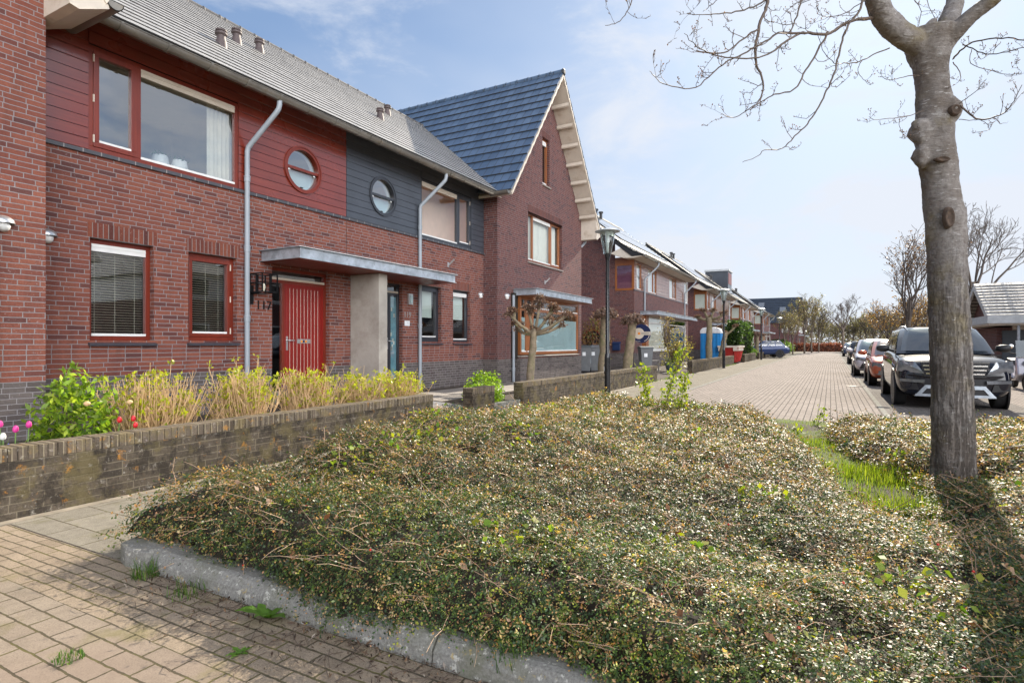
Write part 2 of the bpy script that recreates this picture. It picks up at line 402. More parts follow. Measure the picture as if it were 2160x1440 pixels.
M['red_wood'] = wood('red_varnished_wood', (0.155, 0.018, 0.009), (0.24, 0.034, 0.014), 'y', 0.27, 1.0)
M['red_frame'] = wood('red_varnished_frame', (0.155, 0.016, 0.007), (0.22, 0.030, 0.011), 'z', 0.36, 0.15)
M['red_door'] = wood('red_painted_door', (0.22, 0.008, 0.005), (0.27, 0.012, 0.006), 'z', 0.4, 0.08)
M['oak'] = wood('orange_brown_frame', (0.27, 0.085, 0.022), (0.36, 0.125, 0.035), 'z', 0.35, 0.35)
M['brown_clad'] = wood('brown_cladding', (0.15, 0.05, 0.025), (0.21, 0.075, 0.036), 'y', 0.3, 0.6)
M['dark_wood'] = wood('anthracite_boards', (0.045, 0.052, 0.066), (0.06, 0.068, 0.084), 'y', 0.40, 0.4)
M['dark_frame'] = simple('anthracite_frame', (0.03, 0.033, 0.042), 0.35, coat=0.2)
M['soffit'] = simple('cream_soffit', (0.62, 0.55, 0.46), 0.6, var=0.08, bump=0.001, dirt=((0.42, 0.34, 0.25), 3.0, 0.55))
M['white'] = simple('white_paint', (0.74, 0.74, 0.72), 0.45, var=0.05)
M['zinc'] = simple('zinc_gutter', (0.235, 0.22, 0.195), 0.42, 0.55, var=0.25, vscale=3.0, dirt=((0.19, 0.16, 0.12), 6.0, 0.52))
M['pvc'] = simple('grey_downpipe', (0.30, 0.335, 0.37), 0.4, var=0.1, vscale=2.0)
M['galv'] = simple('galvanised_steel', (0.47, 0.52, 0.57), 0.42, 0.5, var=0.3, vscale=5.0, dirt=((0.25, 0.28, 0.31), 9.0, 0.55))
M['alu'] = simple('brushed_aluminium', (0.62, 0.62, 0.62), 0.3, 0.8, var=0.1)
M['black'] = simple('black_metal', (0.006, 0.006, 0.007), 0.55, spec=.25)
M['lamp_black'] = simple('black_lamp_paint', (0.010, 0.012, 0.016), 0.28, coat=0.4)
M['concrete'] = simple('board_marked_concrete', (0.36, 0.33, 0.29), 0.75, var=0.16, vscale=2.5, bump=0.002, bscale=30, dirt=((0.26, 0.225, 0.19), 1.8, 0.5))
M['kerb'] = kerbmat()
M['strip'] = simple('tan_kerb_strip', (0.27, 0.23, 0.175), 0.9, var=0.3, vscale=6.0, bump=0.003, bscale=50, dirt=((0.14, 0.12, 0.08), 4.0, 0.5))
M['sill'] = simple('dark_glazed_sill', (0.05, 0.05, 0.062), 0.35, var=0.2, vscale=12, coat=0.3)
M['glass'] = glassmat('window_glass', refl=0.16, mul=.85)
M['glass_lo'] = glassmat('clear_window_glass', refl=0.10, mul=0.85)
M['glass_hi'] = glassmat('upper_window_glass', refl=0.34, mul=.66)
M['lamp_glass'] = glassmat('lamp_glass', refl=0.05, mul=1.0)
M['car_glass'] = glassmat('car_glass', tint=(0.30, 0.36, 0.37), refl=0.14, mul=1.4)
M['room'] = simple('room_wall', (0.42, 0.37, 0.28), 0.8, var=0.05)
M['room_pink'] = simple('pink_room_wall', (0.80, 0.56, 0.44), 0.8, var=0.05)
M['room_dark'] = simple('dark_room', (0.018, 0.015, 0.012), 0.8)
M['blind'] = simple('venetian_slat', (0.50, 0.465, 0.37), 0.5, var=0.05)
M['roller'] = simple('pale_roller_blind', (0.62, 0.68, 0.62), 0.8, var=0.04)
M['curtain'] = simple('cream_curtain', (0.74, 0.70, 0.60), 0.85, var=0.08)
M['net'] = simple('net_curtain', (0.70, 0.66, 0.57), 0.85, var=0.05)
M['teal_film'] = simple('teal_door_film', (0.16, 0.33, 0.40), 0.4, var=0.2, vscale=8)
M['frost'] = simple('frosted_window_film', (0.42, 0.56, 0.58), 0.5, var=0.1, vscale=1.5)
def ledgemat():
    t = NT('glazed_ledge'); P = t.pos(); sp = t.n('ShaderNodeSeparateXYZ'); t.l(P, sp.inputs[0])
    j = t.math('LESS_THAN', t.math('FRACT', t.math('DIVIDE', sp.outputs[1], .22)), .055)
    c = t.mix(t.noise(P, 6.0, 3), (0.045, 0.047, 0.055), (0.08, 0.08, 0.09)); c = t.mix(j, c, (0.30, 0.28, 0.26))
    return t.done(t.bsdf(c, 0.4))
M['ledge'] = ledgemat()
M['soil'] = simple('dark_soil', (0.055, 0.04, 0.028), 0.95, var=0.4, vscale=12, bump=0.02, bscale=25)
M['gravel'] = simple('grey_gravel', (0.19, 0.19, 0.20), 0.9, var=0.5, vscale=60, bump=0.01, bscale=70)
M['path'] = pavers('path_slabs', (0.24, 0.215, 0.19), (0.30, 0.27, 0.24), (0.09, 0.08, 0.06), 0.6, 0.4, 'x')
M['slabs'] = pavers('pavement_slabs', (0.20, 0.18, 0.145), (0.26, 0.236, 0.19), (0.085, 0.07, 0.045), 0.45, 0.305, 'x', 0.5, 0.005, 0.35, spec=.08, rough=.95, moss=(0.14, 0.13, 0.06))
M['drive'] = pavers('driveway_bricks', (0.205, 0.168, 0.128), (0.28, 0.235, 0.18), (0.085, 0.07, 0.045), 0.212, 0.106, 'x', 0.5, 0.0055, 0.35, tintc=(0.26, 0.195, 0.15), spec=.2, rough=.85, moss=(0.17, 0.15, 0.06))
M['band'] = pavers('band_bricks', (0.22, 0.172, 0.122), (0.30, 0.24, 0.175), (0.09, 0.075, 0.05), 0.21, 0.0735, 'x', 0.5, 0.0055, 0.3, moss=(0.17, 0.15, 0.06), spec=.2, rough=.85)
M['road'] = pavers('road_bricks', (0.225, 0.19, 0.165), (0.30, 0.258, 0.228), (0.05, 0.043, 0.036), 0.21, 0.105, 'y', 0.5, 0.0075, 0.3, spec=0.12, rough=0.9)
M['bay'] = pavers('parking_bricks', (0.15, 0.132, 0.118), (0.20, 0.18, 0.162), (0.045, 0.04, 0.035), 0.21, 0.105, 'x', 0.5, 0.005, 0.5, spec=.12, rough=.9)
M['field'] = simple('far_ground', (0.12, 0.13, 0.06), 0.95, var=0.3, vscale=0.2)
M['bark'] = None
M['stem_tan'] = simple('tan_stem', (0.56, 0.375, 0.19), 0.7, var=0.25, vscale=20)
M['twig'] = simple('grey_brown_twig', (0.115, 0.083, 0.062), 0.7, var=0.25, vscale=8)
M['twig_far'] = simple('far_twig', (0.105, 0.083, 0.07), 0.8, var=0.2, vscale=4)
M['trunk_far'] = simple('far_trunk', (0.13, 0.10, 0.075), 0.85, var=0.3, vscale=6, bump=0.01)
M['pollard'] = simple('pollard_bark', (0.23, 0.18, 0.12), 0.9, var=0.35, vscale=9, bump=0.015, bscale=22, dirt=((0.15, 0.155, 0.06), 4.0, 0.48))
M['dryleaf'] = leafmat('dry_leaves', 0.6, 0.3, 0.25, (1.3, 1.0, 0.7))
M['leaf'] = leafmat('shrub_leaves', 0.42, 0.35, 0.42)
M['hedge'] = leafmat('cotoneaster_leaves', 0.46, 0.75, 0.40, (1.5, 1.6, 0.5))
M['grass'] = leafmat('grass_blades', 0.45, 0.4, 0.5)
M['petal'] = leafmat('petals', 0.4, 0.4, 0.4, (1.2, 1.0, 1.0))
M['tyre'] = simple('tyre_rubber', (0.018, 0.018, 0.019), 0.75)
M['rim'] = simple('alloy_rim', (0.4, 0.4, 0.42), 0.3, 0.9)
M['chrome'] = simple('chrome_trim', (0.75, 0.75, 0.76), 0.12, 1.0, var=0.03)
M['trim'] = simple('black_plastic', (0.016, 0.016, 0.018), 0.5)
def carpaint(name, col, metal=0.35):
    t = NT(name)
    return t.done(t.bsdf(col, 0.35, metal, 0.5 if metal else 0.05, None, 1.0, 0.04))
M['navy'] = carpaint('dark_navy_paint', (0.004, 0.006, 0.014), 0.0)
M['orange'] = carpaint('burnt_orange_paint', (0.42, 0.075, 0.02))
M['silver'] = carpaint('pale_silver_paint', (0.52, 0.50, 0.54))
M['blue_car'] = carpaint('blue_paint', (0.008, 0.03, 0.11))
M['dark_car'] = carpaint('black_paint', (0.02, 0.02, 0.024))
M['red_car'] = carpaint('red_paint', (0.35, 0.02, 0.02))
M['headlamp'] = simple('headlamp_lens', (0.20, 0.22, 0.25), 0.1, 0.5, coat=1.0, var=0.3, vscale=15)
M['tail'] = simple('tail_lamp', (0.45, 0.01, 0.01), 0.2, coat=1.0)
M['bin'] = simple('grey_bin_plastic', (0.13, 0.14, 0.15), 0.5)
M['bin_lid'] = simple('dark_bin_lid', (0.055, 0.07, 0.075), 0.45)
M['sticker'] = simple('white_sticker', (0.7, 0.72, 0.74), 0.5)
M['sky_sticker'] = simple('blue_sticker', (0.08, 0.4, 0.62), 0.5)
M['sign_navy'] = simple('navy_sign', (0.008, 0.018, 0.075), 0.4)
M['sign_orange'] = simple('orange_dot', (0.75, 0.25, 0.02), 0.4)
M['sign_ink'] = simple('sign_ink', (0.03, 0.04, 0.09), 0.5)
M['toilet_blue'] = simple('blue_cabin_plastic', (0.01, 0.20, 0.50), 0.45)
M['toilet_white'] = simple('white_cabin_roof', (0.68, 0.70, 0.72), 0.5)
M['skip_red'] = simple('red_skip_steel', (0.42, 0.03, 0.025), 0.5, dirt=((0.25, 0.05, 0.04), 5.0, 0.55))
M['post_blue'] = simple('blue_letterbox', (0.012, 0.028, 0.085), 0.4)
M['greywood'] = wood('grey_weathered_wood', (0.16, 0.145, 0.13), (0.24, 0.22, 0.2), 'y', 0.8, 0.0)
M['panel'] = simple('solar_panel', (0.012, 0.014, 0.022), 0.12, coat=0.6)
M['fascia_grey'] = simple('pale_grey_fascia', (0.5, 0.52, 0.53), 0.5)
M['garage'] = simple('slate_garage_door', (0.055, 0.068, 0.085), 0.4)
M['grey_clad'] = wood('grey_board_cladding', (0.22, 0.20, 0.19), (0.30, 0.275, 0.26), 'y', 0.3, 0.5)
def bulbmat():
    t = NT('lamp_bulb'); return t.done(t.bsdf((0.8, 0.75, 0.6), 0.3))
M['vent'] = simple('brown_roof_vent', (0.085, 0.062, 0.06), 0.6, var=.3)
M['scar'] = simple('dark_branch_scar', (0.075, 0.05, 0.035), 0.9, var=.5, vscale=30, bump=.01)
M['bulb'] = bulbmat()
def barkmat():
    t = NT('smooth_grey_bark'); P = t.objc()
    mp = t.n('ShaderNodeMapping'); mp.inputs['Scale'].default_value = (4, 4, 16); t.l(P, mp.inputs['Vector'])      # level bands
    mv = t.n('ShaderNodeMapping'); mv.inputs['Scale'].default_value = (26, 26, 2.2); t.l(P, mv.inputs['Vector'])   # upright cracks
    ban = t.noise(mp.outputs[0], 3.0, 6, 0.7); cr = t.noise(mv.outputs[0], 1.6, 6, 0.75); bl = t.noise(P, 2.6, 5)
    c = t.mix(t.ramp(bl, [(0.38, 0.0), (0.62, 1.0)]), (0.165, 0.138, 0.115), (0.29, 0.268, 0.25))
    c = t.mix(t.math('MULTIPLY', t.ramp(t.noise(P, 34.0, 5, 0.75), [(0.42, 0.0), (0.62, 1.0)]), 0.6), c, (0.125, 0.107, 0.095))
    c = t.mix(t.math('MULTIPLY', t.ramp(t.noise(P, 11.0, 5, 0.7), [(0.56, 0.0), (0.66, 1.0)]), 0.5), c, (0.36, 0.35, 0.33))
    c = t.mix(t.math('MULTIPLY', t.ramp(t.noise(P, 3.5, 4), [(0.52, 0.0), (0.66, 1.0)]), 0.55), c, (0.19, 0.15, 0.06))
    c = t.mix(t.math('MULTIPLY', t.ramp(ban, [(0.60, 0.0), (0.65, 1.0)]), 0.75), c, (0.48, 0.46, 0.44))
    c = t.mix(t.math('MULTIPLY', t.ramp(ban, [(0.33, 1.0), (0.42, 0.0)]), 0.5), c, (0.07, 0.04, 0.03))
    sx = t.n('ShaderNodeSeparateXYZ'); t.l(P, sx.inputs[0])
    low = t.ramp(t.math('DIVIDE', sx.outputs[2], 3.0), [(0.35, 1.0), (0.75, 0.0)])
    cm = t.math('MULTIPLY', t.ramp(cr, [(0.42, 1.0), (0.52, 0.0)]), low)
    c = t.mix(t.math('MULTIPLY', cm, 0.7), c, (0.075, 0.06, 0.05))
    h = t.math('SUBTRACT', t.math('ADD', ban, t.math('MULTIPLY', bl, 0.6)), t.math('MULTIPLY', cm, 1.2))
    return t.done(t.bsdf(c, 0.75, 0, 0.3, t.bump(h, 0.8, 0.02)))
M['bark'] = barkmat()
XM, XG, GZ = -8.70, -8.24, 0.21           # main facade, gable facade, ground level at the houses

def wall_x(mb, X, y0, y1, z0, z1, holes=(), dep=0.11, thick=0.3):
    "facade in the plane x = X with rectangular holes (ya, yb, za, zb), reveals going in by dep"
    ys = sorted({y0, y1, *[h[0] for h in holes], *[h[1] for h in holes]}); ys = [y for y in ys if y0 <= y <= y1]
    zs = sorted({z0, z1, *[h[2] for h in holes], *[h[3] for h in holes]}); zs = [z for z in zs if z0 <= z <= z1]
    for a, b in zip(ys, ys[1:]):
        for c, d in zip(zs, zs[1:]):
            m, n = (a+b)/2, (c+d)/2
            if any(h[0] < m < h[1] and h[2] < n < h[3] for h in holes): continue
            mb.quad((X,a,c),(X,b,c),(X,b,d),(X,a,d))
    for ya, yb, za, zb in holes:
        I = X - dep
        mb.quad((X,ya,za),(I,ya,za),(I,ya,zb),(X,ya,zb)); mb.quad((X,yb,za),(X,yb,zb),(I,yb,zb),(I,yb,za))
        mb.quad((X,ya,zb),(I,ya,zb),(I,yb,zb),(X,yb,zb)); mb.quad((X,ya,za),(X,yb,za),(I,yb,za),(I,ya,za))
    return mb

def room(parent, X, y0, y1, z0, z1, mat, dep=1.8, name='room'):
    m = MB(); a, b, c, d = y0-.25, y1+.25, z0-.12, z1+.08; B = X-dep
    m.quad((B,a,c),(B,b,c),(B,b,d),(B,a,d)); m.quad((X,a,c),(B,a,c),(B,a,d),(X,a,d)); m.quad((X,b,c),(X,b,d),(B,b,d),(B,b,c))
    m.quad((X,a,d),(B,a,d),(B,b,d),(X,b,d)); m.quad((X,a,c),(X,b,c),(B,b,c),(B,a,c))
    # strips that close the box against the frame
    m.quad((X,a,c),(X,b,c),(X,b,z0),(X,a,z0)); m.quad((X,a,z1),(X,b,z1),(X,b,d),(X,a,d)); m.quad((X,a,z0),(X,y0,z0),(X,y0,z1),(X,a,z1)); m.quad((X,y1,z0),(X,b,z0),(X,b,z1),(X,y1,z1))
    return m.build(name, mat, parent)

def slats(parent, X, y0, y1, z0, z1, name='venetian_blind', pitch=0.037):
    m = MB(); z = z1
    while z > z0:
        m.add([(X,y0,z),(X-.022,y0,z-.013),(X-.022,y1,z-.013),(X,y1,z)], [(0,1,2,3)]); z -= pitch
    for k in (0.15, 0.5, 0.85):
        y = y0 + (y1-y0)*k; m.box(X-.001, X+.002, y-.002, y+.002, z0, z1)
    return m.build(name, M['blind'], parent)
def drape(parent, X, y0, y1, z0, z1, name='curtain', mat='curtain', folds=9, amp=0.03):
    n = folds * 6; P = []
    for i in range(2):
        z = (z0, z1)[i]; P.append([(X + amp*math.sin(2*math.pi*folds*j/n) + .01*math.sin(j*1.7), y0 + (y1-y0)*j/n, z) for j in range(n+1)])
    return MB().grid(P).build(name, M[mat], parent, smooth=True)

def window_x(parent, X, y0, y1, z0, z1, fm='red_frame', splits=(), fw=0.065, dep=0.10, glass='glass', roomm='room', sill=None, trim=True, inner=(), trans=None, name='window', proud=0.0, roomdep=1.8, label=None):
    """window part: frame mesh with sub-parts. inner: list of callables(win, X, y0, y1, z0, z1) one per light.
    splits: y of the mullions; casement lights get a second inner frame when inner[i][1] is True"""
    F0, F1 = X - dep - 0.07, X - dep + proud
    m = MB()
    m.box(F0, F1, y0, y1, z1-fw, z1); m.box(F0, F1, y0, y1, z0, z0+fw); m.box(F0, F1, y0, y0+fw, z0+fw, z1-fw); m.box(F0, F1, y1-fw, y1, z0+fw, z1-fw)
    edges = [y0+fw*.5, *splits, y1-fw*.5]
    for s in splits: m.box(F0, F1, s-fw*.5, s+fw*.5, z0+fw, z1-fw)
    if trans: m.box(F0, F1, y0+fw, y1-fw, trans-fw*.5, trans+fw*.5)
    lights = []
    for i, (a, b) in enumerate(zip(edges, edges[1:])):
        a2, b2 = a+fw*.5, b-fw*.5
        spec = inner[i] if i < len(inner) else {}
        la, lb, lc, ld = a2, b2, z0+fw, z1-fw
        if spec.get('sash'):
            s = spec['sash']; G0, G1 = F0+.01, F1+.012
            m.box(G0, G1, la, lb, ld-s, ld); m.box(G0, G1, la, lb, lc, lc+s); m.box(G0, G1, la, la+s, lc+s, ld-s); m.box(G0, G1, lb-s, lb, lc+s, ld-s)
            la += s; lb -= s; lc += s; ld -= s
        lights.append((la, lb, lc, ld, spec))
    w = m.build(name, M[fm], parent, bevel=0.004)
    if label: w['label'] = label
    g = MB(); XP = X - dep - 0.035
    for la, lb, lc, ld, spec in lights: g.quad((XP,la-.01,lc-.01),(XP,lb+.01,lc-.01),(XP,lb+.01,ld+.01),(XP,la-.01,ld+.01))
    g.build('pane', M[glass], w)
    if trim:
        s = MB()
        for la, lb, lc, ld, spec in lights: s.box(XP+.004, F1+.006, la-.002, lb+.002, lc-.004, lc+.03)
        s.build('glazing_trim', M['white'], w)
    for la, lb, lc, ld, spec in lights:
        if spec.get('vent'):
            MB().box(XP+.004, F1+.004, la, lb, ld-spec['vent'], ld).box(XP+.004, F1+.012, la, lb, ld-spec['vent']*.45, ld-spec['vent']*.3).build('vent_strip', M[spec.get('ventm', 'soffit')], w)
        for fn in spec.get('add', ()): fn(w, F0-.03, la, lb, lc, ld)
        for h in spec.get('hinges', ()):
            yy = la - spec.get('sash', 0) if h == 'l' else lb + spec.get('sash', 0)
            for k in (.12, .5, .88): MB().box(F1, F1+.022, yy-.008, yy+.008, z0+(z1-z0)*k-.05, z0+(z1-z0)*k+.05).build('hinge', M['soffit'], w)
    if roomm: room(w, F0-.005, y0, y1, z0+.02, z1, M[roomm], roomdep)
    if sill:
        MB().prism([(X-dep+.005, z0), (X+.055, z0-.045), (X+.055, z0-.075), (X-dep+.005, z0-.075)], 'y', y0-.02, y1+.02).build('sill', M[sill], w)
    return w

M['gap'] = simple('painted_course_shadow', (0.06, 0.058, 0.056), 0.9)  # dark tile fronts: the shadow between courses is put into the colour
def set_row(o, rows):
    a = o.data.attributes.new('row', 'FLOAT', 'FACE'); a.data.foreach_set('value', np.array(rows, dtype=np.float32))
def roof_slope(name, mat, parent, O, A, La, U, Lu, pitch, thick=0.035, seed=0):
    "courses of tiles: O eave corner, A along (unit) x La, U up the slope (unit) x Lu. Each course overlaps the one below."
    O, A, U = Vector(O), Vector(A), Vector(U); Nn = A.cross(U).normalized()
    if Nn.z < 0: Nn = -Nn
    n = max(1, round(Lu / pitch)); p = Lu / n; V = []; F = []; rows = []
    rr = random.Random(seed)
    for i in range(n):
        s0, s1 = i*p - .02, (i+1)*p + .01; e = rr.uniform(-.002, .002)
        lo, hi = thick + .012 + e, .012 + e
        a, b = O + U*s0, O + A*La + U*s0
        c, d = O + A*La + U*s1, O + U*s1
        k = len(V)
        V += [a + Nn*(lo-thick), b + Nn*(lo-thick), a + Nn*lo, b + Nn*lo, c + Nn*hi, d + Nn*hi, d + Nn*(hi-.02), c + Nn*(hi-.02)]
        F += [(k,k+1,k+3,k+2), (k+2,k+3,k+4,k+5), (k,k+2,k+5,k+6), (k+1,k+7,k+4,k+3)]; rows += [i + seed*50]*4
    L = ORG.get(parent.name, Vector((0,0,0)))
    me = bpy.data.meshes.new(name); me.from_pydata([tuple(v-L) for v in V], [], F); me.materials.append(mat); me.materials.append(M['gap']); me.polygons.foreach_set('material_index', [1,0,0,0]*n)
    o = bpy.data.objects.new(name, me); COL.objects.link(o); o.parent = parent; ORG[o.name] = L
    set_row(o, rows); return o

def gutter(parent, X, y0, y1, z, r=0.085, ends=True, ring=0.62):
    m = MB(); n = 10; P = []
    for i in range(n+1):
        a = math.pi + math.pi*i/n; P.append((X + r*math.cos(a), z + r*math.sin(a)))
    Q = [(X + (r-.008)*math.cos(math.pi+math.pi*i/n), z + (r-.008)*math.sin(math.pi+math.pi*i/n)) for i in range(n, -1, -1)]
    m.prism(P + Q, 'y', y0, y1)
    m.tube([(X+r, y0, z), (X+r, y1, z)], 0.011, 8)
    if ends: m.prism(P, 'y', y0, y0+.012); m.prism(P, 'y', y1-.012, y1)
    y = y0 + .3
    while y < y1:
        a = [(X + (r+.011)*math.cos(math.pi+math.pi*i/n), z + (r+.011)*math.sin(math.pi+math.pi*i/n)) for i in range(n+1)]
        m.prism(a + Q, 'y', y, y+.035); y += ring
    return m.build('gutter', M['zinc'], parent, ang=35)

def downpipe(parent, Xw, y, zb, ztop, gx=None, gy=None, gz=None, r=0.042):
    X = Xw + r + .025; m = MB()
    pts = [(X, y, zb), (X, y, ztop)]
    if gx is not None:
        pts = [(X, y, zb), (X, y, ztop-.05), (X+.02, y+.01, ztop+.02), (X+.06, y+(gy-y)*.12, ztop+.07), (gx-.05, gy-(gy-y)*.14, gz-.23), (gx-.01, gy-(gy-y)*.04, gz-.16), (gx, gy, gz-.08), (gx, gy, gz)]
    m.tube(pts, r, 14)
    for z in np.arange(zb+.35, ztop, 1.18):
        m.lathe([(r+.002,-.05),(r+.008,-.045),(r+.008,.03),(r+.014,.032),(r+.014,.05),(r+.002,.055)], (X, y, z), 14)
        m.box(Xw, X, y-.012, y+.012, z-.01, z+.01)
    return m.build('downpipe', M['pvc'], parent, ang=40)

def boards(parent, X, y0, y1, z0, z1, mat, name='cladding', pitch=0.148, circ=None, holes=(), thick=0.022):
    "horizontal boards with open grooves; circ = (yc, zc, r) round hole"
    m = MB(); n = max(1, round((z1-z0)/pitch)); p = (z1-z0)/n; sub = 1
    for i in range(n):
        a, b = z0 + i*p + .004, z0 + (i+1)*p - .004
        spans = [(y0, y1)]
        for h in holes:
            if h[2] < (a+b)/2 < h[3]:
                spans = [t for s, e in spans for t in ((s, min(e, h[0])), (max(s, h[1]), e)) if t[1]-t[0] > .01]
        if circ and abs((a+b)/2 - circ[1]) < circ[2] + p:
            k = 6
            for q in range(k):
                za, zb = a + (b-a)*q/k, a + (b-a)*(q+1)/k; dz = abs((za+zb)/2 - circ[1])
                w = math.sqrt(max(0, circ[2]**2 - dz**2))
                for s, e in spans:
                    if w > 0 and s < circ[0] < e:
                        m.box(X-thick, X, s, circ[0]-w, za, zb); m.box(X-thick, X, circ[0]+w, e, za, zb)
                    else: m.box(X-thick, X, s, e, za, zb)
        else:
            for s, e in spans: m.prism([(X-thick, a), (X-.006, a), (X, a+.006), (X, b-.003), (X-.003, b), (X-thick, b)], 'y', s, e)
    # dark backing behind the grooves
    o = m.build(name, M[mat], parent)
    return o

def porthole(parent, X, y, z, fm, ro=0.43, ri=0.365, tint='room'):
    m = MB(); m.ring_x(X-.10, X+.018, y, z, ri, ro); m.ring_x(X-.09, X+.03, y, z, ro-.022, ro+.006)
    m.box(X-.09, X-.005, y-ri-.01, y+ri+.01, z-.025, z+.025)
    w = m.build('round_window', M[fm], parent, ang=40)
    MB().disc_x(X-.055, y, z, ri+.01).build('pane', M['glass_hi'], w)
    lo = [(y + (ri-.02)*math.cos(a), z-.035 + (ri-.03)*math.sin(a)) for a in np.linspace(math.pi, 2*math.pi, 24)]
    MB().prism(lo, 'x', X-.16, X-.15).build('frosted_light', M['frost'], w)
    for s in (-1, 1): MB().lathe([(.0, -.02), (.022, -.015), (.026, .012), (.0, .02)], (X-.035, y+s*(ri-.07), z-.05), 10, 'x').build('pivot', M['alu'], w)
    MB().box(X-.05, X-.03, y-.03, y+.03, z-ri+.03, z-ri+.05).build('catch', M['black'], w)
    room(w, X-.20, y-ri, y+ri, z-ri, z+ri, M[tint], 1.4)
    MB().ring_x(X-.21, X-.10, y, z, ri+.001, ri+.03).build('reveal_lining', M['white'], w)
    return w

def canopy(parent, Xw, Xf, y0, y1, zb, zt, under='red_frame', name='door_canopy'):
    m = MB()
    m.box(Xw, Xf, y0, y1, zb+.012, zt-.012)
    m.box(Xw, Xf+.045, y0-.055, y1+.055, zt-.012, zt)       # top flange
    m.box(Xw, Xf+.02, y0-.035, y1+.035, zb, zb+.012)       # bottom flange
    o = m.build(name, M['galv'], parent, bevel=0.002)
    MB().box(Xw+.01, Xf-.015, y0+.02, y1-.02, zb-.012, zb-.001).build('canopy_underside', M[under], o)
    return o

def vent(parent, X, y, z):
    return MB().box(X-.02, X+.004, y-.055, y+.055, z-.022, z+.022).build('air_brick', M['black'], parent)

def flower_pots(w, X, la, lb, lc, ld):
    for k, yy in enumerate((la+.42, la+.72)):
        MB().lathe([(.06,0),(.105,.03),(.12,.1),(.105,.2),(.09,.215),(.08,.2)], (X-.16, yy, lc+.0), 18).build('flower_pot', M['white'], w, smooth=True)
        C = np.array([X-.16, yy, lc+.21]) + RNG.normal(size=(60, 3))*[.05, .06, .02]
        leaves('pot_plant', C, .05, mixcols(60, [(.06,.14,.06),(.4,.42,.36)], [3,1]), M['leaf'], w)

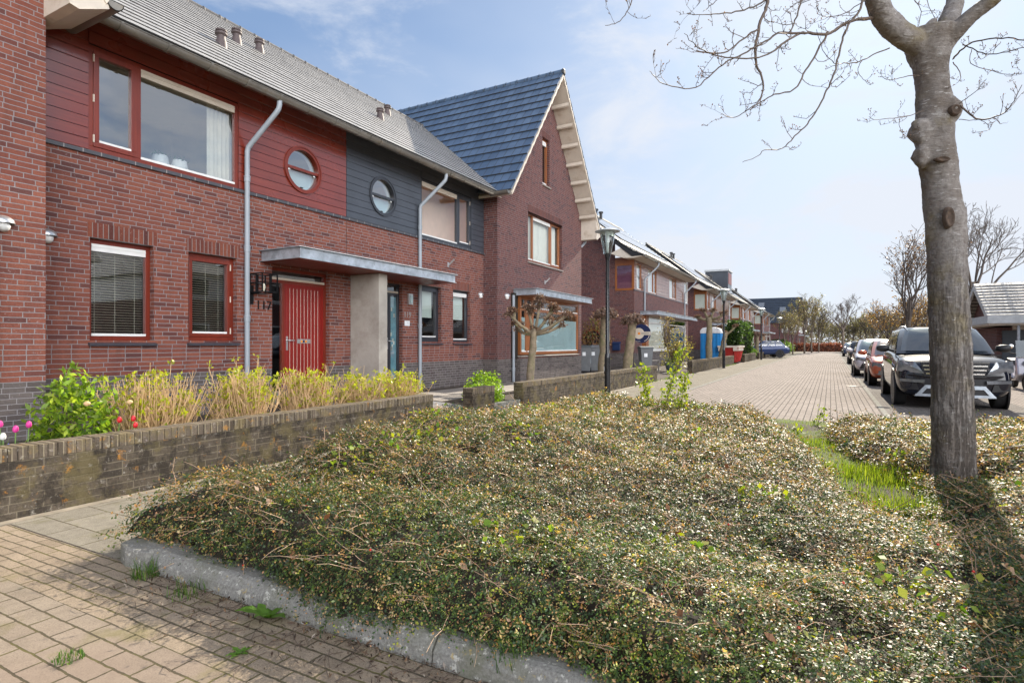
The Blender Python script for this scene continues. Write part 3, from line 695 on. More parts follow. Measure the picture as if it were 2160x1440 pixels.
def row_house(idx, label):
    "117 (idx 0) and its mirror image 119 (idx 1)"
    mir = (lambda y: y) if idx == 0 else (lambda y: 17.48 - y)
    y0, y1 = (3.38, 8.738) if idx == 0 else (8.742, 14.10)
    h = thing('terraced_house', (XM, (y0+y1)/2, GZ), label, 'house', 'brick terraced houses of the near row')
    fm = 'red_frame' if idx == 0 else 'dark_frame'; clad = 'red_wood' if idx == 0 else 'dark_wood'
    def iv(a, b): return (a, b) if idx == 0 else (17.48-b, 17.48-a)
    lo1, lo2, dr, up = iv(4.06, 4.90), iv(5.42, 6.257), iv(6.95, 8.295), iv(4.04, 6.28)
    holes = [(*lo1, 1.368, 2.75), (*lo2, 1.368, 2.75), (*dr, GZ+.02, 2.70)]
    wall_x(MB(), XM, y0, y1, GZ-.3, 3.86, holes).build('brick_wall', M['brick'], h)
    # soldier courses over the windows
    for a, b in (lo1, lo2): MB().box(XM-.05, XM+.003, a-.03, b+.05, 2.755, 2.955).build('soldier_course', M['soldier'], h)
    MB().box(XM-.05, XM+.035, y0, y1, 3.86, 3.91).build('ledge', M['ledge'], h)
    # cladding of the upper storey
    XC = XM + .012; pc = (mir(7.63), 4.58)
    MB().box(XM-.14, XM-.012, *sorted((up[1] if idx == 0 else y0, y1 if idx == 0 else up[0])), 3.91, 3.92).build('cladding_base', M['black'], h)
    boards(h, XC, y0+.004, y1-.004, 3.915, 5.80, clad, circ=(*pc, .40), holes=[(up[0], up[1], 3.9, 5.34)])
    # backing sheet (holes left for window and porthole)
    wall_x(MB(), XM-.012, y0, y1, 3.91, 5.80, [(up[0], up[1], 3.91, 5.34), (pc[0]-.40, pc[0]+.40, pc[1]-.40, pc[1]+.40)], dep=.1).build('cladding_backing', M['black'], h)
    porthole(h, XC, pc[0], pc[1], fm, tint='room' if idx == 0 else 'room_pink')
    # upper window
    sp = mir(4.69)
    if idx == 0:
        li = [{'sash': .07, 'hinges': 'l', 'add': [lambda w, X, a, b, c, d: drape(w, X-.08, a-.1, a+.07, c, d, folds=2)]},
              {'vent': .11, 'add': [lambda w, X, a, b, c, d: drape(w, X-.10, b-.36, b+.08, c, d, folds=6), flower_pots]}]
    else:
        li = [{'vent': .11}, {'sash': .06, 'hinges': 'r'}]
    window_x(h, XC, *up, 3.915, 5.34, fm, (sp,), glass='glass_hi' if idx == 0 else 'glass_lo', inner=li, dep=.02, roomm='room' if idx == 0 else 'room_pink', roomdep=2.2 if idx == 0 else .55)
    # lower windows
    if idx == 0:
        i1 = [{'vent': .10, 'ventm': 'white', 'add': [lambda w, X, a, b, c, d: slats(w, X-.02, a-.02, b+.02, c, d-.1)]}]
        i2 = [{'sash': .055, 'hinges': 'r', 'add': [lambda w, X, a, b, c, d: slats(w, X-.02, a-.02, b+.02, c, d)]}]
    else:
        def rb(w, X, a, b, c, d):
            MB().box(X-.03, X-.028, a, b, c+(d-c)*.43, d).build('roller_blind', M['roller'], w)
            MB().lathe([(.04,0),(.07,.02),(.08,.1),(.07,.11)], (X-.16, a+.22, c), 12).build('flower_pot', M['dark_frame'], w)
            C = np.array([X-.16, a+.22, c+.15]) + RNG.normal(size=(40, 3))*[.04, .05, .03]
            leaves('pot_plant', C, .06, mixcols(40, [(.6,.6,.55),(.05,.1,.04)], [1,1]), M['leaf'], w)
        i1 = [{'vent': .10, 'ventm': 'white', 'add': [rb]}]; i2 = [{'sash': .055, 'add': [rb]}]
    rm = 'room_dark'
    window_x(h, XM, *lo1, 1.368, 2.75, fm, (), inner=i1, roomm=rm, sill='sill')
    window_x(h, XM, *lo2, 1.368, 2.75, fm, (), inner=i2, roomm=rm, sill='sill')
    # front door with side light and transom
    a, b = dr; XD = XM - .10; ld = iv(7.30, 8.236); sl = iv(7.01, 7.25)
    f = MB(); f.box(XD-.08, XD, a, b, 2.645, 2.70); f.box(XD-.08, XD, a, a+.055, GZ+.02, 2.645); f.box(XD-.08, XD, b-.055, b, GZ+.02, 2.645)
    f.box(XD-.08, XD, a+.055, b-.055, 2.43, 2.49); mid = iv(7.25, 7.30); f.box(XD-.08, XD, *mid, GZ+.02, 2.43)
    fr = f.build('door_frame', M[fm], h, bevel=.003)
    MB().box(XD-.055, XD+.012, a+.05, b-.05, 2.485, 2.525).build('weather_bar', M['soffit'], fr)
    MB().quad((XD-.03,a+.05,2.525),(XD-.03,b-.05,2.525),(XD-.03,b-.05,2.65),(XD-.03,a+.05,2.65)).build('transom_pane', M['glass'], fr)
    MB().quad((XD-.03,sl[0],GZ+.25),(XD-.03,sl[1],GZ+.25),(XD-.03,sl[1],2.43),(XD-.03,sl[0],2.43)).build('side_light', M['glass'], fr)
    MB().box(XD-.06, XD-.01, sl[0], sl[1], GZ+.03, GZ+.25).build('side_panel', M['concrete' if idx == 0 else fm], fr)
    if idx == 1:
        MB().box(XD-.05, XD-.045, sl[0], sl[1], GZ+.3, 2.4).build('door_film', M['teal_film'], fr)
        q = MB(); rq = random.Random(4)
        for k in range(9):
            yy, zz = rq.uniform(sl[0]+.05, sl[1]-.05), rq.uniform(GZ+.9, 2.2); q.box(XD-.044, XD-.041, yy-.02, yy+.02, zz-.05, zz+.03)
        q.build('film_pattern', M['curtain'], fr)
    room(fr, XD-.09, a, b, GZ+.05, 2.68, M['room_dark'], 1.5)
    d = MB(); y = ld[0]; nb = 10; w = (ld[1]-ld[0]-.10)/nb
    d.box(XD-.06, XD-.022, ld[0], ld[1], GZ+.04, 2.43); d.box(XD-.022, XD-.010, ld[0], ld[0]+.05, GZ+.04, 2.43); d.box(XD-.022, XD-.010, ld[1]-.05, ld[1], GZ+.04, 2.43)
    d.box(XD-.022, XD-.010, ld[0]+.05, ld[1]-.05, 2.36, 2.43)
    for k in range(nb):
        p, q = ld[0]+.05 + k*w, ld[0]+.05+(k+1)*w
        d.prism([(XD-.022, p+.002), (XD-.012, p+.010), (XD-.012, q-.010), (XD-.022, q-.002)], 'z', GZ+.05, 2.36)
    door = d.build('front_door', M['red_door' if idx == 0 else 'dark_frame'], h)
    door['label'] = 'red planked front door with white letter plate' if idx == 0 else 'dark grey front door behind the concrete pier'
    gm = MB()
    for k in range(1, nb): gm.box(XD-.0215, XD-.0195, ld[0]+.05+k*w-.004, ld[0]+.05+k*w+.004, GZ+.1, 2.35)
    if idx == 0: gm.build('groove', M['soffit'], door)
    hy = ld[0]+.06 if idx == 0 else ld[1]-.06
    hm = MB().box(XD-.011, XD-.001, hy-.02, hy+.02, 1.20, 1.46); hm.tube([(XD, hy, 1.385), (XD+.045, hy, 1.385), (XD+.05, hy+.03, 1.385), (XD+.05, hy+.13, 1.385)], .012, 8)
    hm.build('handle', M['alu'], door)
    ly = (ld[0]+ld[1])/2 - .02
    lp = MB().box(XD-.011, XD-.003, ly-.16, ly+.16, 1.33, 1.41).build('letter_plate', M['alu'], door)
    if idx == 0:
        for o_, mm in ((-.05, 'sign_orange'), (.0, 'blue_car'), (.05, 'sign_orange')):
            MB().box(XD-.003, XD-.0015, ly+o_-.022, ly+o_+.022, 1.345, 1.385).build('letter_plate_sticker', M[mm], lp)
    MB().box(XD-.08, XM+.03, a, b, GZ-.02, GZ+.03).build('threshold', M['sill'], h)
    # house number
    if idx == 0: text_mesh('house_number_lettering', '117', .22, M['black'], facing_x(XM+.004, 6.775, 1.985), .008, h)
    else: text_mesh('house_number_lettering', '119', .18, M['alu'], facing_x(XM+.004, 10.70, 2.0), .008, h)
    # roof, gutter, pipes
    dx, dz = -4.62, 3.5; Ls = math.hypot(dx, dz); E = (-8.03, y0 if idx == 0 else y0, 5.50)
    ya, yb = (y0-.0, y1) if idx == 0 else (y0, 17.2)
    if idx == 0: ya = 3.80
    roof = roof_slope('roof', M['tile'], h, (-8.03, ya, 5.50), (0,1,0), y1-ya, (dx/Ls, 0, dz/Ls), Ls, .268, .017, 3+idx)
    if idx == 1:      # the slope runs on behind the gable up to the valley
        q = Ls/round(Ls/.268)*3; roof_slope('valley_roof', M['tile'], h, (-8.03+dx/Ls*q, y1, 5.50+dz/Ls*q), (0,1,0), yb-y1, (dx/Ls, 0, dz/Ls), Ls-q, .268, .017, 3+idx)
    MB().prism([(-8.03+dx-.001, 5.5+dz-.03), (-8.03+dx-4.6, 5.5), (-8.1+dx-4.6, 5.3), (-8.7, 5.87), (-8.06, 5.465)], 'y', ya+.01, y1-.01).build('roof_deck', M['black'], roof)
    rd = MB(); y = ya
    while y < yb - .05:
        e = min(y+.42, yb); rd.lathe([(.0,0),(.075,.0),(.085,.02),(.07,.05),(.065,e-y+.04)], (-8.03+dx, y, 5.5+dz+.0), 10, 'y'); y += .40
    rd.build('ridge_tile', M['ridge'], roof)
    MB().prism([(XM+.014, 5.845), (-8.10, 5.435), (-8.10, 5.41), (XM+.014, 5.79)], 'y', y0, y1).build('eave_soffit', M['soffit'], h)
    MB().box(XM+.014, XM+.03, up[0]-.0, up[1]+.0, 5.345, 5.50).build('lintel_board', M[clad], h)
    gutter(h, -8.10, y0+.42 if idx == 0 else y0, y1 if idx == 0 else y1-.4, 5.475)
    if idx == 0: downpipe(h, XM, 6.40, GZ, 4.62, -8.10, 6.62, 5.42)
    else: downpipe(h, XM, 11.10, GZ, 4.62, -8.10, 11.42, 5.42)
    for vy in ((4.6,) if idx == 0 else (13.75, 9.6)): vent(h, XM, vy, GZ+.32)
    # roof vents
    for vy, s in (((6.55, 1.9), (7.6, 3.2), (8.35, 3.55)) if idx == 0 else ((11.3, 2.55), (13.0, 4.1))):
        c = Vector((-8.03, vy, 5.5)) + Vector((dx, 0, dz))/Ls*s
        MB().lathe([(.11,-.08),(.095,.06),(.075,.12),(.075,.17),(.105,.19),(.105,.22),(.085,.235),(.1,.245),(.1,.27),(.04,.30)], c, 14).build('roof_vent', M['vent'], roof, ang=40)
    if idx == 1:
        MB().box(XM-.001, XM+.0025, 8.75, 8.756, 2.94, 3.86).build('movement_joint', M['black'], h)
    return h

H117 = row_house(0, 'terraced house with red boarding, red door and number 117')
H119 = row_house(1, 'terraced house with charcoal boarding and number 119 beside a concrete pier')

# things fixed between or on the two houses
pier = thing('concrete_pier', (-8.3, 8.95, GZ), 'tall board-marked concrete slab standing under the steel door canopy', 'pier')
MB().box(XM+.002, -7.92, 8.86, 9.11, GZ-.1, 2.735).build('slab', M['concrete'], pier, bevel=.01)
can = thing('steel_canopy', (-8.2, 9.0, 2.75), 'long flat galvanised steel canopy over both front doors', 'canopy')
canopy(can, XM+.002, -7.73, 6.73, 11.26, 2.75, 2.945, name='canopy_tray')

def dome_light(X, y, z, label):
    t = thing('wall_light', (X, y, z), label, 'wall lamp', 'dome wall lights on the brick fronts')
    m = MB(); P = []
    for i in range(9):
        a = math.pi/2*i/8; P.append([(X + .085*math.cos(a)*math.cos(b)*1.25 + .0, y + .115*math.sin(b), z + .09*math.sin(a)*math.cos(b)) for b in np.linspace(-math.pi/2, math.pi/2, 17)])
    m.grid(P); m.build('dome', M['alu'], t, smooth=True)
    MB().lathe([(.07,0),(.07,.02),(.05,.06),(.02,.07)], (X+.005, y, z-.03), 14, 'x').build('bulb_cover', M['white'], t, smooth=True)
    MB().lathe([(.075,-.003),(.075,.012)], (X, y, z-.01), 16, 'x').build('back_plate', M['alu'], t)
dome_light(XG, 2.96, 2.69, 'dome wall light on the projecting brick wall at the left edge')
dome_light(XM, 3.57, 2.69, 'dome wall light tucked behind the brick corner left of the blinds')
dome_light(XM, 13.92, 2.70, 'dome wall light in the recessed corner beside the dark window')
dome_light(XG, 14.62, 2.70, 'dome wall light on the gable front beside the bay canopy')

def lantern():
    y, z = 6.62, 2.34; X = XM
    t = thing('wall_lantern', (X, y, z-.2), 'black cage lantern with bulb on the brick wall above number 117', 'wall lamp')
    m = MB(); x0, x1, a, b, c, d = X+.05, X+.36, y-.15, y+.15, z-.14, z+.17; r = .009
    for xx in (x0, (x0+x1)/2, x1):
        for yy in (a, (a+b)/2, b):
            if xx in (x0, x1) or yy in (a, b): m.box(xx-r, xx+r, yy-r, yy+r, c, d)
    for zz in (c, (c+d)/2, d):
        for yy in (a, b): m.box(x0-r, x1+r, yy-r, yy+r, zz-r, zz+r)
        for xx in (x0, x1): m.box(xx-r, xx+r, a-r, b+r, zz-r, zz+r)
    m.build('cage', M['black'], t)
    MB().box(X, X+.02, y-.12, y-.06, z-.34, z-.02).box(X+.02, X+.22, y-.10, y-.076, z-.17, z-.145).build('bracket', M['black'], t)
    MB().lathe([(.015,0),(.018,.04),(.03,.07),(.032,.10),(.02,.135),(.0,.145)], (X+.2, y, z-.13), 12).build('bulb', M['bulb'], t, smooth=True)
lantern()
t = thing('door_lamp', (XM, 10.78, 2.36), 'small square steel lamp on the brick above number 119', 'wall lamp')
MB().box(XM, XM+.05, 10.70, 10.86, 2.24, 2.50).build('frame', M['alu'], t, bevel=.006); MB().box(XM+.05, XM+.075, 10.735, 10.825, 2.28, 2.46).build('diffuser', M['frost'], t, bevel=.01)
tag(MB().box(XM, XM+.012, 10.60, 10.78, 1.74, 1.86).build('name_plate', M['sticker'], None, loc=(XM, 10.69, 1.8)), 'small white name plate below number 119', 'sign')
def flag_holder(X, y, z, label):
    t = thing('flag_holder', (X, y, z), label, 'bracket', 'flagpole holders on the brick fronts')
    MB().box(X, X+.012, y-.03, y+.03, z-.07, z+.05).build('plate', M['alu'], t); MB().tube([(X+.01, y, z-.03), (X+.16, y+.04, z+.12)], .02, 10).build('socket', M['alu'], t)
flag_holder(XM, 12.35, 3.38, 'steel flag holder on the wall below the charcoal boarding')
flag_holder(XG, 17.2, 3.36, 'steel flag holder on the gable wall below the triple window')

def gable_house(y0, y1, label, full=True):
    h = thing('gable_house', (XG, (y0+y1)/2, GZ), label, 'house', 'brick gable houses of the near row')
    mid = (y0+y1)/2 + .05; ze, za = 5.52, 10.16; w = (y1-y0)/2 + .36; XV = -7.60; XB = -18.0
    zr = lambda y: za - abs(y-mid)*(za-ze)/w                     # roof surface height
    zw = lambda y: zr(y) - .16                                    # brick goes up to here
    tri = (mid-1.30, mid+1.30, 3.92, 5.44); att = (mid-.27, mid+.27, 6.56, 8.09); bay = (y0+1.05, y1-.75, 1.0, 2.74)
    wb = MB(); wall_x(wb, XG, y0, y1, GZ-.3, 5.4, [tri[:2]+(3.92, 5.4), (bay[0]+.05, bay[1]-.05, 1.05, 2.70)], .10)
    ys = [y0, tri[0], att[0], mid, att[1], tri[1], y1]
    for a, b in zip(ys, ys[1:]):
        segs = [(5.4, None)]
        if tri[0]-1e-6 <= a and b <= tri[1]+1e-6: segs = [(5.44, None)]
        if att[0]-1e-6 <= a and b <= att[1]+1e-6: segs = [(5.44, att[2]), (att[3], None)]
        for lo, hi in segs:
            if hi is None: wb.add([(XG,a,lo),(XG,b,lo),(XG,b,max(lo,zw(b))),(XG,a,max(lo,zw(a)))], [(0,1,2,3)])
            else: wb.quad((XG,a,lo),(XG,b,lo),(XG,b,hi),(XG,a,hi))
    I = XG-.1
    for ya in att[:2]: wb.quad((XG,ya,att[2]),(I,ya,att[2]),(I,ya,att[3]),(XG,ya,att[3]))
    wb.quad((XG,att[0],att[2]),(XG,att[1],att[2]),(I,att[1],att[2]),(I,att[0],att[2])); wb.quad((XG,att[0],att[3]),(XG,att[1],att[3]),(I,att[1],att[3]),(I,att[0],att[3]))
    for yy in (y0, y1): wb.quad((XG,yy,GZ-.3),(-18,yy,GZ-.3),(-18,yy,zw(yy)),(XG,yy,zw(yy)))
    for (a, b, zlo) in ((tri[0], tri[1], 5.45), (att[0]-.05, att[1]+.05, att[3]+.01)): pass
    wb.build('brick_wall', M['brick_b' if full else 'brick'], h)
    MB().box(XG-.05, XG+.003, tri[0]-.02, tri[1]+.04, 5.447, 5.65).build('soldier_course', M['soldier_b'], h); MB().box(XG-.05, XG+.003, att[0]-.03, att[1]+.03, att[3]+.006, att[3]+.2).build('soldier_course', M['soldier_b'], h)
    nt = lambda w_, X, a, b, c, d: drape(w_, X-.04, a-.03, b+.03, c, d, 'net_curtain', 'net', 5, .012)
    window_x(h, XG, *tri, 'oak', (mid-.78, mid+.55), inner=[{'add': [nt]}, {'vent': .10, 'ventm': 'white', 'add': [nt]}, {'sash': .03, 'add': [nt]}], sill='concrete', roomm='room', glass='glass_lo')
    window_x(h, XG, *att, 'oak', (), inner=[{'vent': .14, 'ventm': 'white', 'add': [lambda w_, X, a, b, c, d: slats(w_, X-.03, a, b, c, d)]}], sill='concrete', roomm='room_dark')
    # bay window with panelled left light
    b0, b1 = bay[0], bay[1]; XB_ = XG + .18
    MB().box(XG-.02, XB_, b0, b1, GZ-.3, .93).build('bay_plinth', M['brick_b'], h)
    MB().prism([(XG, .99), (XB_+.05, .955), (XB_+.05, .93), (XG, .93)], 'y', b0-.02, b1+.02).build('bay_sill', M['concrete'], h)
    film = lambda w_, X, a, b, c, d: MB().box(X+.058, X+.060, a-.03, b+.03, c, c+(d-c)*.66).build('frosted_film', M['frost'], w_)
    bw = window_x(h, XB_, b0, b1, .99, 2.74, 'oak', (b0+.42, b0+.85), fw=.09, dep=0.01, trans=2.36, inner=[{'add': [film]}, {}, {'add': [film]}], roomm='room_dark', roomdep=2.0, name='bay_window')
    MB().box(XB_-.06, XB_-.012, b0+.45, b0+.81, 1.08, 2.33).build('panel', M['oak'], bw)
    tr = MB(); tr.box(XB_-.04, XB_+.008, b0+.09, b0+.38, 2.405, 2.44); tr.box(XB_-.04, XB_+.008, b0+.9, b1-.09, 2.405, 2.44); tr.build('transom_trim', M['white'], bw)
    sb = MB(); sb.box(XB_-.08, XB_, b1-.02, b1, .99, 2.74); sb.box(XG, XB_-.08, b1-.03, b1, .99, 2.74); sb.box(XG, XB_-.08, b0, b0+.03, .99, 2.74); sb.build('bay_side', M['oak'], bw)
    canopy(h, XG+.002, -7.49, b0-.10, b1-.12, 2.75, 2.94, 'oak', 'bay_canopy')
    downpipe(h, XG, b0-.22, GZ, 2.75)
    for yy in (y0+.75, b0+1.2, b1-.5): vent(h, XB_ if yy > b0 and yy < b1 else XG, yy, GZ+.32)
    # roof
    Ls = math.hypot(w, za-ze)
    roof_slope('roof', M['tile_b'], h, (XV, mid-w, ze), (-1,0,0), XV-XB, (0, w/Ls, (za-ze)/Ls), Ls, .40, .04, 7)
    r2 = roof_slope('roof', M['tile_b'], h, (XV, mid+w, ze), (-1,0,0), XV-XB, (0, -w/Ls, (za-ze)/Ls), Ls, .40, .04, 8)
    MB().prism([(mid-w+.02, ze-.06), (mid, za-.05), (mid+w-.02, ze-.06), (mid+w-.05, ze-.12), (mid, za-.15), (mid-w+.05, ze-.12)], 'x', XV+.02-.03, XB).build('roof_deck', M['soffit'], r2)
    rd = MB(); x = XV
    while x > XB: rd.lathe([(.0,0),(.10,0),(.11,-.03),(.09,-.08),(.085,-.46)], (x, mid, za+.0), 10, 'x'); x -= .42
    rd.build('ridge_tile', M['tile_b'], r2)
    MB().lathe([(.0,.03),(.06,.03),(.115,.0),(.115,-.02)], (XV+.01, mid, za-.01), 14, 'x').build('ridge_end', M['trim'], r2)
    # verge board under the tiles with stepped lips
    vb = MB()
    for sgn in (-1, 1):
        U = Vector((0, sgn*w, ze-za)).normalized(); Nn = Vector((0, sgn*(za-ze), w)).normalized()
        n = 14
        for i in range(n):
            s0, s1 = Ls*i/n, Ls*(i+1)/n
            p = Vector((0, mid, za)) + U*s0 - Nn*.02; q = Vector((0, mid, za)) + U*s1 - Nn*.06
            pts = [p, q, q - Nn*.05, p - Nn*.06]
            vb.add([(XV-.03, *t[1:]) for t in pts] + [(XV+.0, *t[1:]) for t in pts], [(0,1,2,3),(4,7,6,5),(0,4,5,1),(1,5,6,2),(2,6,7,3),(3,7,4,0)])
    vb.build('verge_board', M['soffit'], h)
    U = Vector((0, w, ze-za)).normalized(); Nn = Vector((0, za-ze, w)).normalized()
    for i in range(1, 9):
        c = Vector((0, mid, za)) + U*(Ls*i/8.6+.25) - Nn*.15
        a_, b_ = c, c - Nn*.05 + U*.02
        lp = MB(); lp.add([(XG+.002, c.y, c.z), (XV-.02, c.y, c.z), (XV-.02, b_.y+.02, b_.z-.05), (XG+.002, b_.y+.02, b_.z-.05),
                (XG+.002, c.y+.02, c.z-.13), (XV-.02, c.y+.02, c.z-.13)], [(0,1,2,3), (3,2,5,4), (0,4,5,1)]); lp.build('soffit_lip', M['soffit'], h)
    # boxed eave end on the far side
    e = MB().prism([(y1-.02, 5.22), (y1+.08, 5.2), (y1+.40, 5.36), (y1+.36, 5.52), (y1-.02, 6.15)], 'x', XG-.3, XV-.03).build('eave_box', M['soffit'], h)
    g = MB(); n = 10; r = .10; yc, zc = y1+.46, 5.47
    P = [(yc + r*math.cos(math.pi+math.pi*i/n), zc + r*math.sin(math.pi+math.pi*i/n)) for i in range(n+1)]
    Q = [(yc + (r-.01)*math.cos(math.pi+math.pi*i/n), zc + (r-.01)*math.sin(math.pi+math.pi*i/n)) for i in range(n, -1, -1)]
    g.prism(P+Q, 'x', XV-.02, -13.0); g.prism(P, 'x', XV-.02, XV-.03)
    g.build('gutter', M['zinc'], h, ang=35)
    yc = y0-.44; g = MB(); P = [(yc + r*math.cos(math.pi+math.pi*i/n), zc + r*math.sin(math.pi+math.pi*i/n)) for i in range(n+1)]; Q = [(yc + (r-.01)*math.cos(math.pi+math.pi*i/n), zc + (r-.01)*math.sin(math.pi+math.pi*i/n)) for i in range(n, -1, -1)]
    g.prism(P+Q, 'x', XV-.02, -8.2); g.prism(P, 'x', XV-.02, XV-.03); g.build('gutter', M['zinc'], h, ang=35)
    if full: MB().tube([(XG+.05, y1+.30, 5.40), (XG+.05, y1+.30, 5.2), (XG-.02, y1+.12, 5.02), (XG-.05, y1+.05, 4.98)], .045, 10).build('pipe_elbow', M['pvc'], h, ang=40)
    return h
gable_house(14.10, 20.38, 'brown brick gable house with blue-grey roof, orange-brown windows and bay')
gable_house(-2.92, 3.375, 'brick gable house projecting at the left edge of the view', False)
def sheet(name, mat, poly, z, label=None, kind='structure'):
    o = MB().add([(x, y, z if not callable(z) else z(x, y)) for x, y in poly], [tuple(range(len(poly)))]).build(name, mat)
    o['kind'] = kind
    if label: o['label'] = label
    return o
sheet('ground', M['field'], [(-400,-400),(400,-400),(400,900),(-400,900)], -.06)
sheet('road', M['road'], [(-5.6,-14),(16,-14),(16,116),(-5.6,116)], 0.0, 'brick paved street')
sheet('driveway', M['drive'], [(-5.25,-14),(16,-14),(16,1.47),(-5.25,1.47)], 0.004, 'worn brick paving in front of the planting bed')
sheet('paving_band', M['band'], [(-5.25,1.47),(16,1.47),(16,1.93),(-5.25,1.93)], 0.004, 'band of narrow bricks beside the kerb')
sheet('pavement', M['slabs'], [(-5.25,1.93),(-3.62,1.93),(-3.62,116),(-5.25,116)], 0.008, 'grey slab pavement along the garden walls')
MB().box(-5.345, -5.25, -14, 116, -.03, .012).build('kerb_strip', M['strip'])['kind'] = 'structure'
MB().box(-3.62, -3.50, 10.2, 116, -.03, .009).build('kerb_band', M['kerb'])['kind'] = 'structure'
sheet('parking_bay', M['bay'], [(0.95,10.6),(3.5,10.6),(3.5,116),(0.95,116)], 0.005, 'darker brick parking strip')
MB().box(0.86, 0.95, 10.6, 116, -.03, .008).build('kerb_line', M['kerb'])['kind'] = 'structure'
# gardens: slope from the walls up to the houses
P = []
for y in (-14, 116):
    P.append([(-5.4,y,-.02),(-5.58,y,.03),(-7.9,y,GZ-.015),(-8.9,y,GZ-.01),(-30,y,GZ-.01)])
g = MB().grid(P).build('garden_ground', M['soil']); g['kind'] = 'structure'
def gpath(name, mat, y0, y1, x0=-5.5, x1=-8.6):
    zz = lambda x: .03 + (GZ-.035-.03)*min(1, max(0, (-5.58-x)/2.3)) + .022
    P = [[(x, y0, zz(x)), (x, y1, zz(x))] for x in np.linspace(x0, x1, 8)]
    o = MB().grid(P).build(name, mat); o['kind'] = 'structure'; return o
gpath('garden_path', M['path'], 7.24, 8.28)
gpath('gravel_strip', M['gravel'], 8.34, 9.6, -5.6)
gpath('terrace', M['path'], 9.7, 14.0, -7.0)
gpath('forecourt', M['path'], 14.1, 27, -6.9)

# kerb round the planting bed: separate blocks butted together, with chamfered fronts
def kerb_block(x0, x1, y, z=.135, jit=0):
    y += jit; pr = [(y, -.03), (y-.012, .0), (y-.004, z-.05), (y+.03, z-.008), (y+.055, z), (y+.19, z-.006), (y+.19, -.03)]
    return pr
kb = MB(); rr = random.Random(5); e0 = -3.46
for e in (-2.47, -1.43, -.45, .55, 1.55, 2.55, 3.55, 4.6):
    za, zb = .112 + rr.uniform(-.004, .004), .112 + rr.uniform(-.004, .004); ja, jb = rr.uniform(-.006, .006), rr.uniform(-.006, .006); n = 14
    rows = []
    for i in range(n+1):
        f = i/n; x = e0+.005 + (e-e0-.010)*f; w = rr.uniform(-.0012, .0012); rows.append([(x, p[0]+w, p[1]+(w if p[1] > .02 else 0)) for p in kerb_block(0, 0, 1.92, za+(zb-za)*f, ja+(jb-ja)*f)])
    kb.grid(rows); kb.add(rows[0], [tuple(range(7))]); kb.add(rows[-1], [tuple(range(7))]); e0 = e
# corner piece and the side along the pavement
kb.prism([(-3.86, 2.12), (-3.78, 1.93), (-3.66, 1.895), (-3.47, 1.91), (-3.47, 2.11), (-3.66, 2.2), (-3.66, 2.4), (-3.86, 2.4)], 'z', -.03, .112)
y = 2.41
while y < 9.6: kb.box(-3.83, -3.68, y, y+.97, -.03, .105); y += .98
k = kb.build('kerb', M['kerb'], bevel=.007); k['kind'] = 'structure'; k['label'] = 'raised concrete kerb round the planting bed'
# soil of the bed
P = [[(xx, yy, .09 + .03*math.sin(xx*3)*math.cos(yy*2.3)) for xx in np.linspace(-3.7, 3.4, 60)] for yy in np.linspace(2.09, 9.7, 60)]
g = MB().grid(P).build('bed_soil', M['soil']); g['kind'] = 'structure'

# ------------------------------------------------------------------ garden walls
def garden_wall(y0, y1, label, X=-5.35, h=.545, z0=0.0, th=.21, xe=0.0):
    t = thing('garden_wall', (X, (y0+y1)/2, z0), label, 'wall', 'low brick garden walls along the pavement')
    m = MB(); n = max(2, int((y1-y0)/.25)); rr = random.Random(int(y0*10))
    m.box(X-th, X, y0, y1, z0-.1, z0+h-.105); m.build('brickwork', M['brick_w'], t, bevel=.006)
    c = MB(); y = y0
    while y < y1-.01:
        e = min(y+.064, y1); j = rr.uniform(-.004, .004)
        c.box(X-th-.003+j, X+.004+j, y+.003, e-.003, z0+h-.104, z0+h+rr.uniform(-.004, .003)); y = e
    c.build('coping', M['brick_cap'], t, bevel=.005)
    c2 = MB().box(X-th+.002, X-.002, y0+.002, y1-.002, z0+h-.105, z0+h-.012).build('coping_mortar', M['brick_w'], t)
    return t
garden_wall(-4.0, 7.20, 'long low mossy brick wall in front of the tulips and budding shrubs')
garden_wall(8.33, 9.06, 'short brick pillar wall between the path and the planter', h=.56)
garden_wall(10.16, 20.30, 'low brick wall behind the nearest street lamp, ending by the agent sign', h=.555)
garden_wall(26.2, 38.8, 'low brick wall in front of the blue toilet cabin', h=.56, z0=.02)
garden_wall(44.0, 51.0, 'low brick wall below the arched hedge', h=.56, z0=.02)
garden_wall(53.5, 62.5, 'low brick wall in front of the blue car', h=.56, z0=.02)
garden_wall(66, 74, 'low brick wall by the yellow-leaved bushes, beyond the blue car', h=.56, z0=.02)
garden_wall(77, 85, 'farthest low brick wall, beside the flowering forsythia', h=.56, z0=.02)
# border of the planter between pillar and wall
tag(MB().box(-5.52, -5.40, 9.07, 10.15, -.05, .22).build('planter_border', M['kerb'], None, bevel=.01, loc=(-5.46, 9.6, 0)), 'low concrete border of the planter between two brick walls', 'border')
def fbm(x, y, s=1.0, seed=0):
    r = np.random.default_rng(seed); out = 0; a = 1.0
    for o in range(4):
        for k in range(3):
            th = r.uniform(0, 6.28); ph = r.uniform(0, 6.28); f = s * (1.9 ** o) * r.uniform(.8, 1.2)
            out = out + a * np.sin((x*np.cos(th) + y*np.sin(th)) * f + ph) / 3
        a *= .55
    return out
def sstep(a, b, x):
    t = np.clip((x-a)/(b-a), 0, 1); return t*t*(3-2*t)
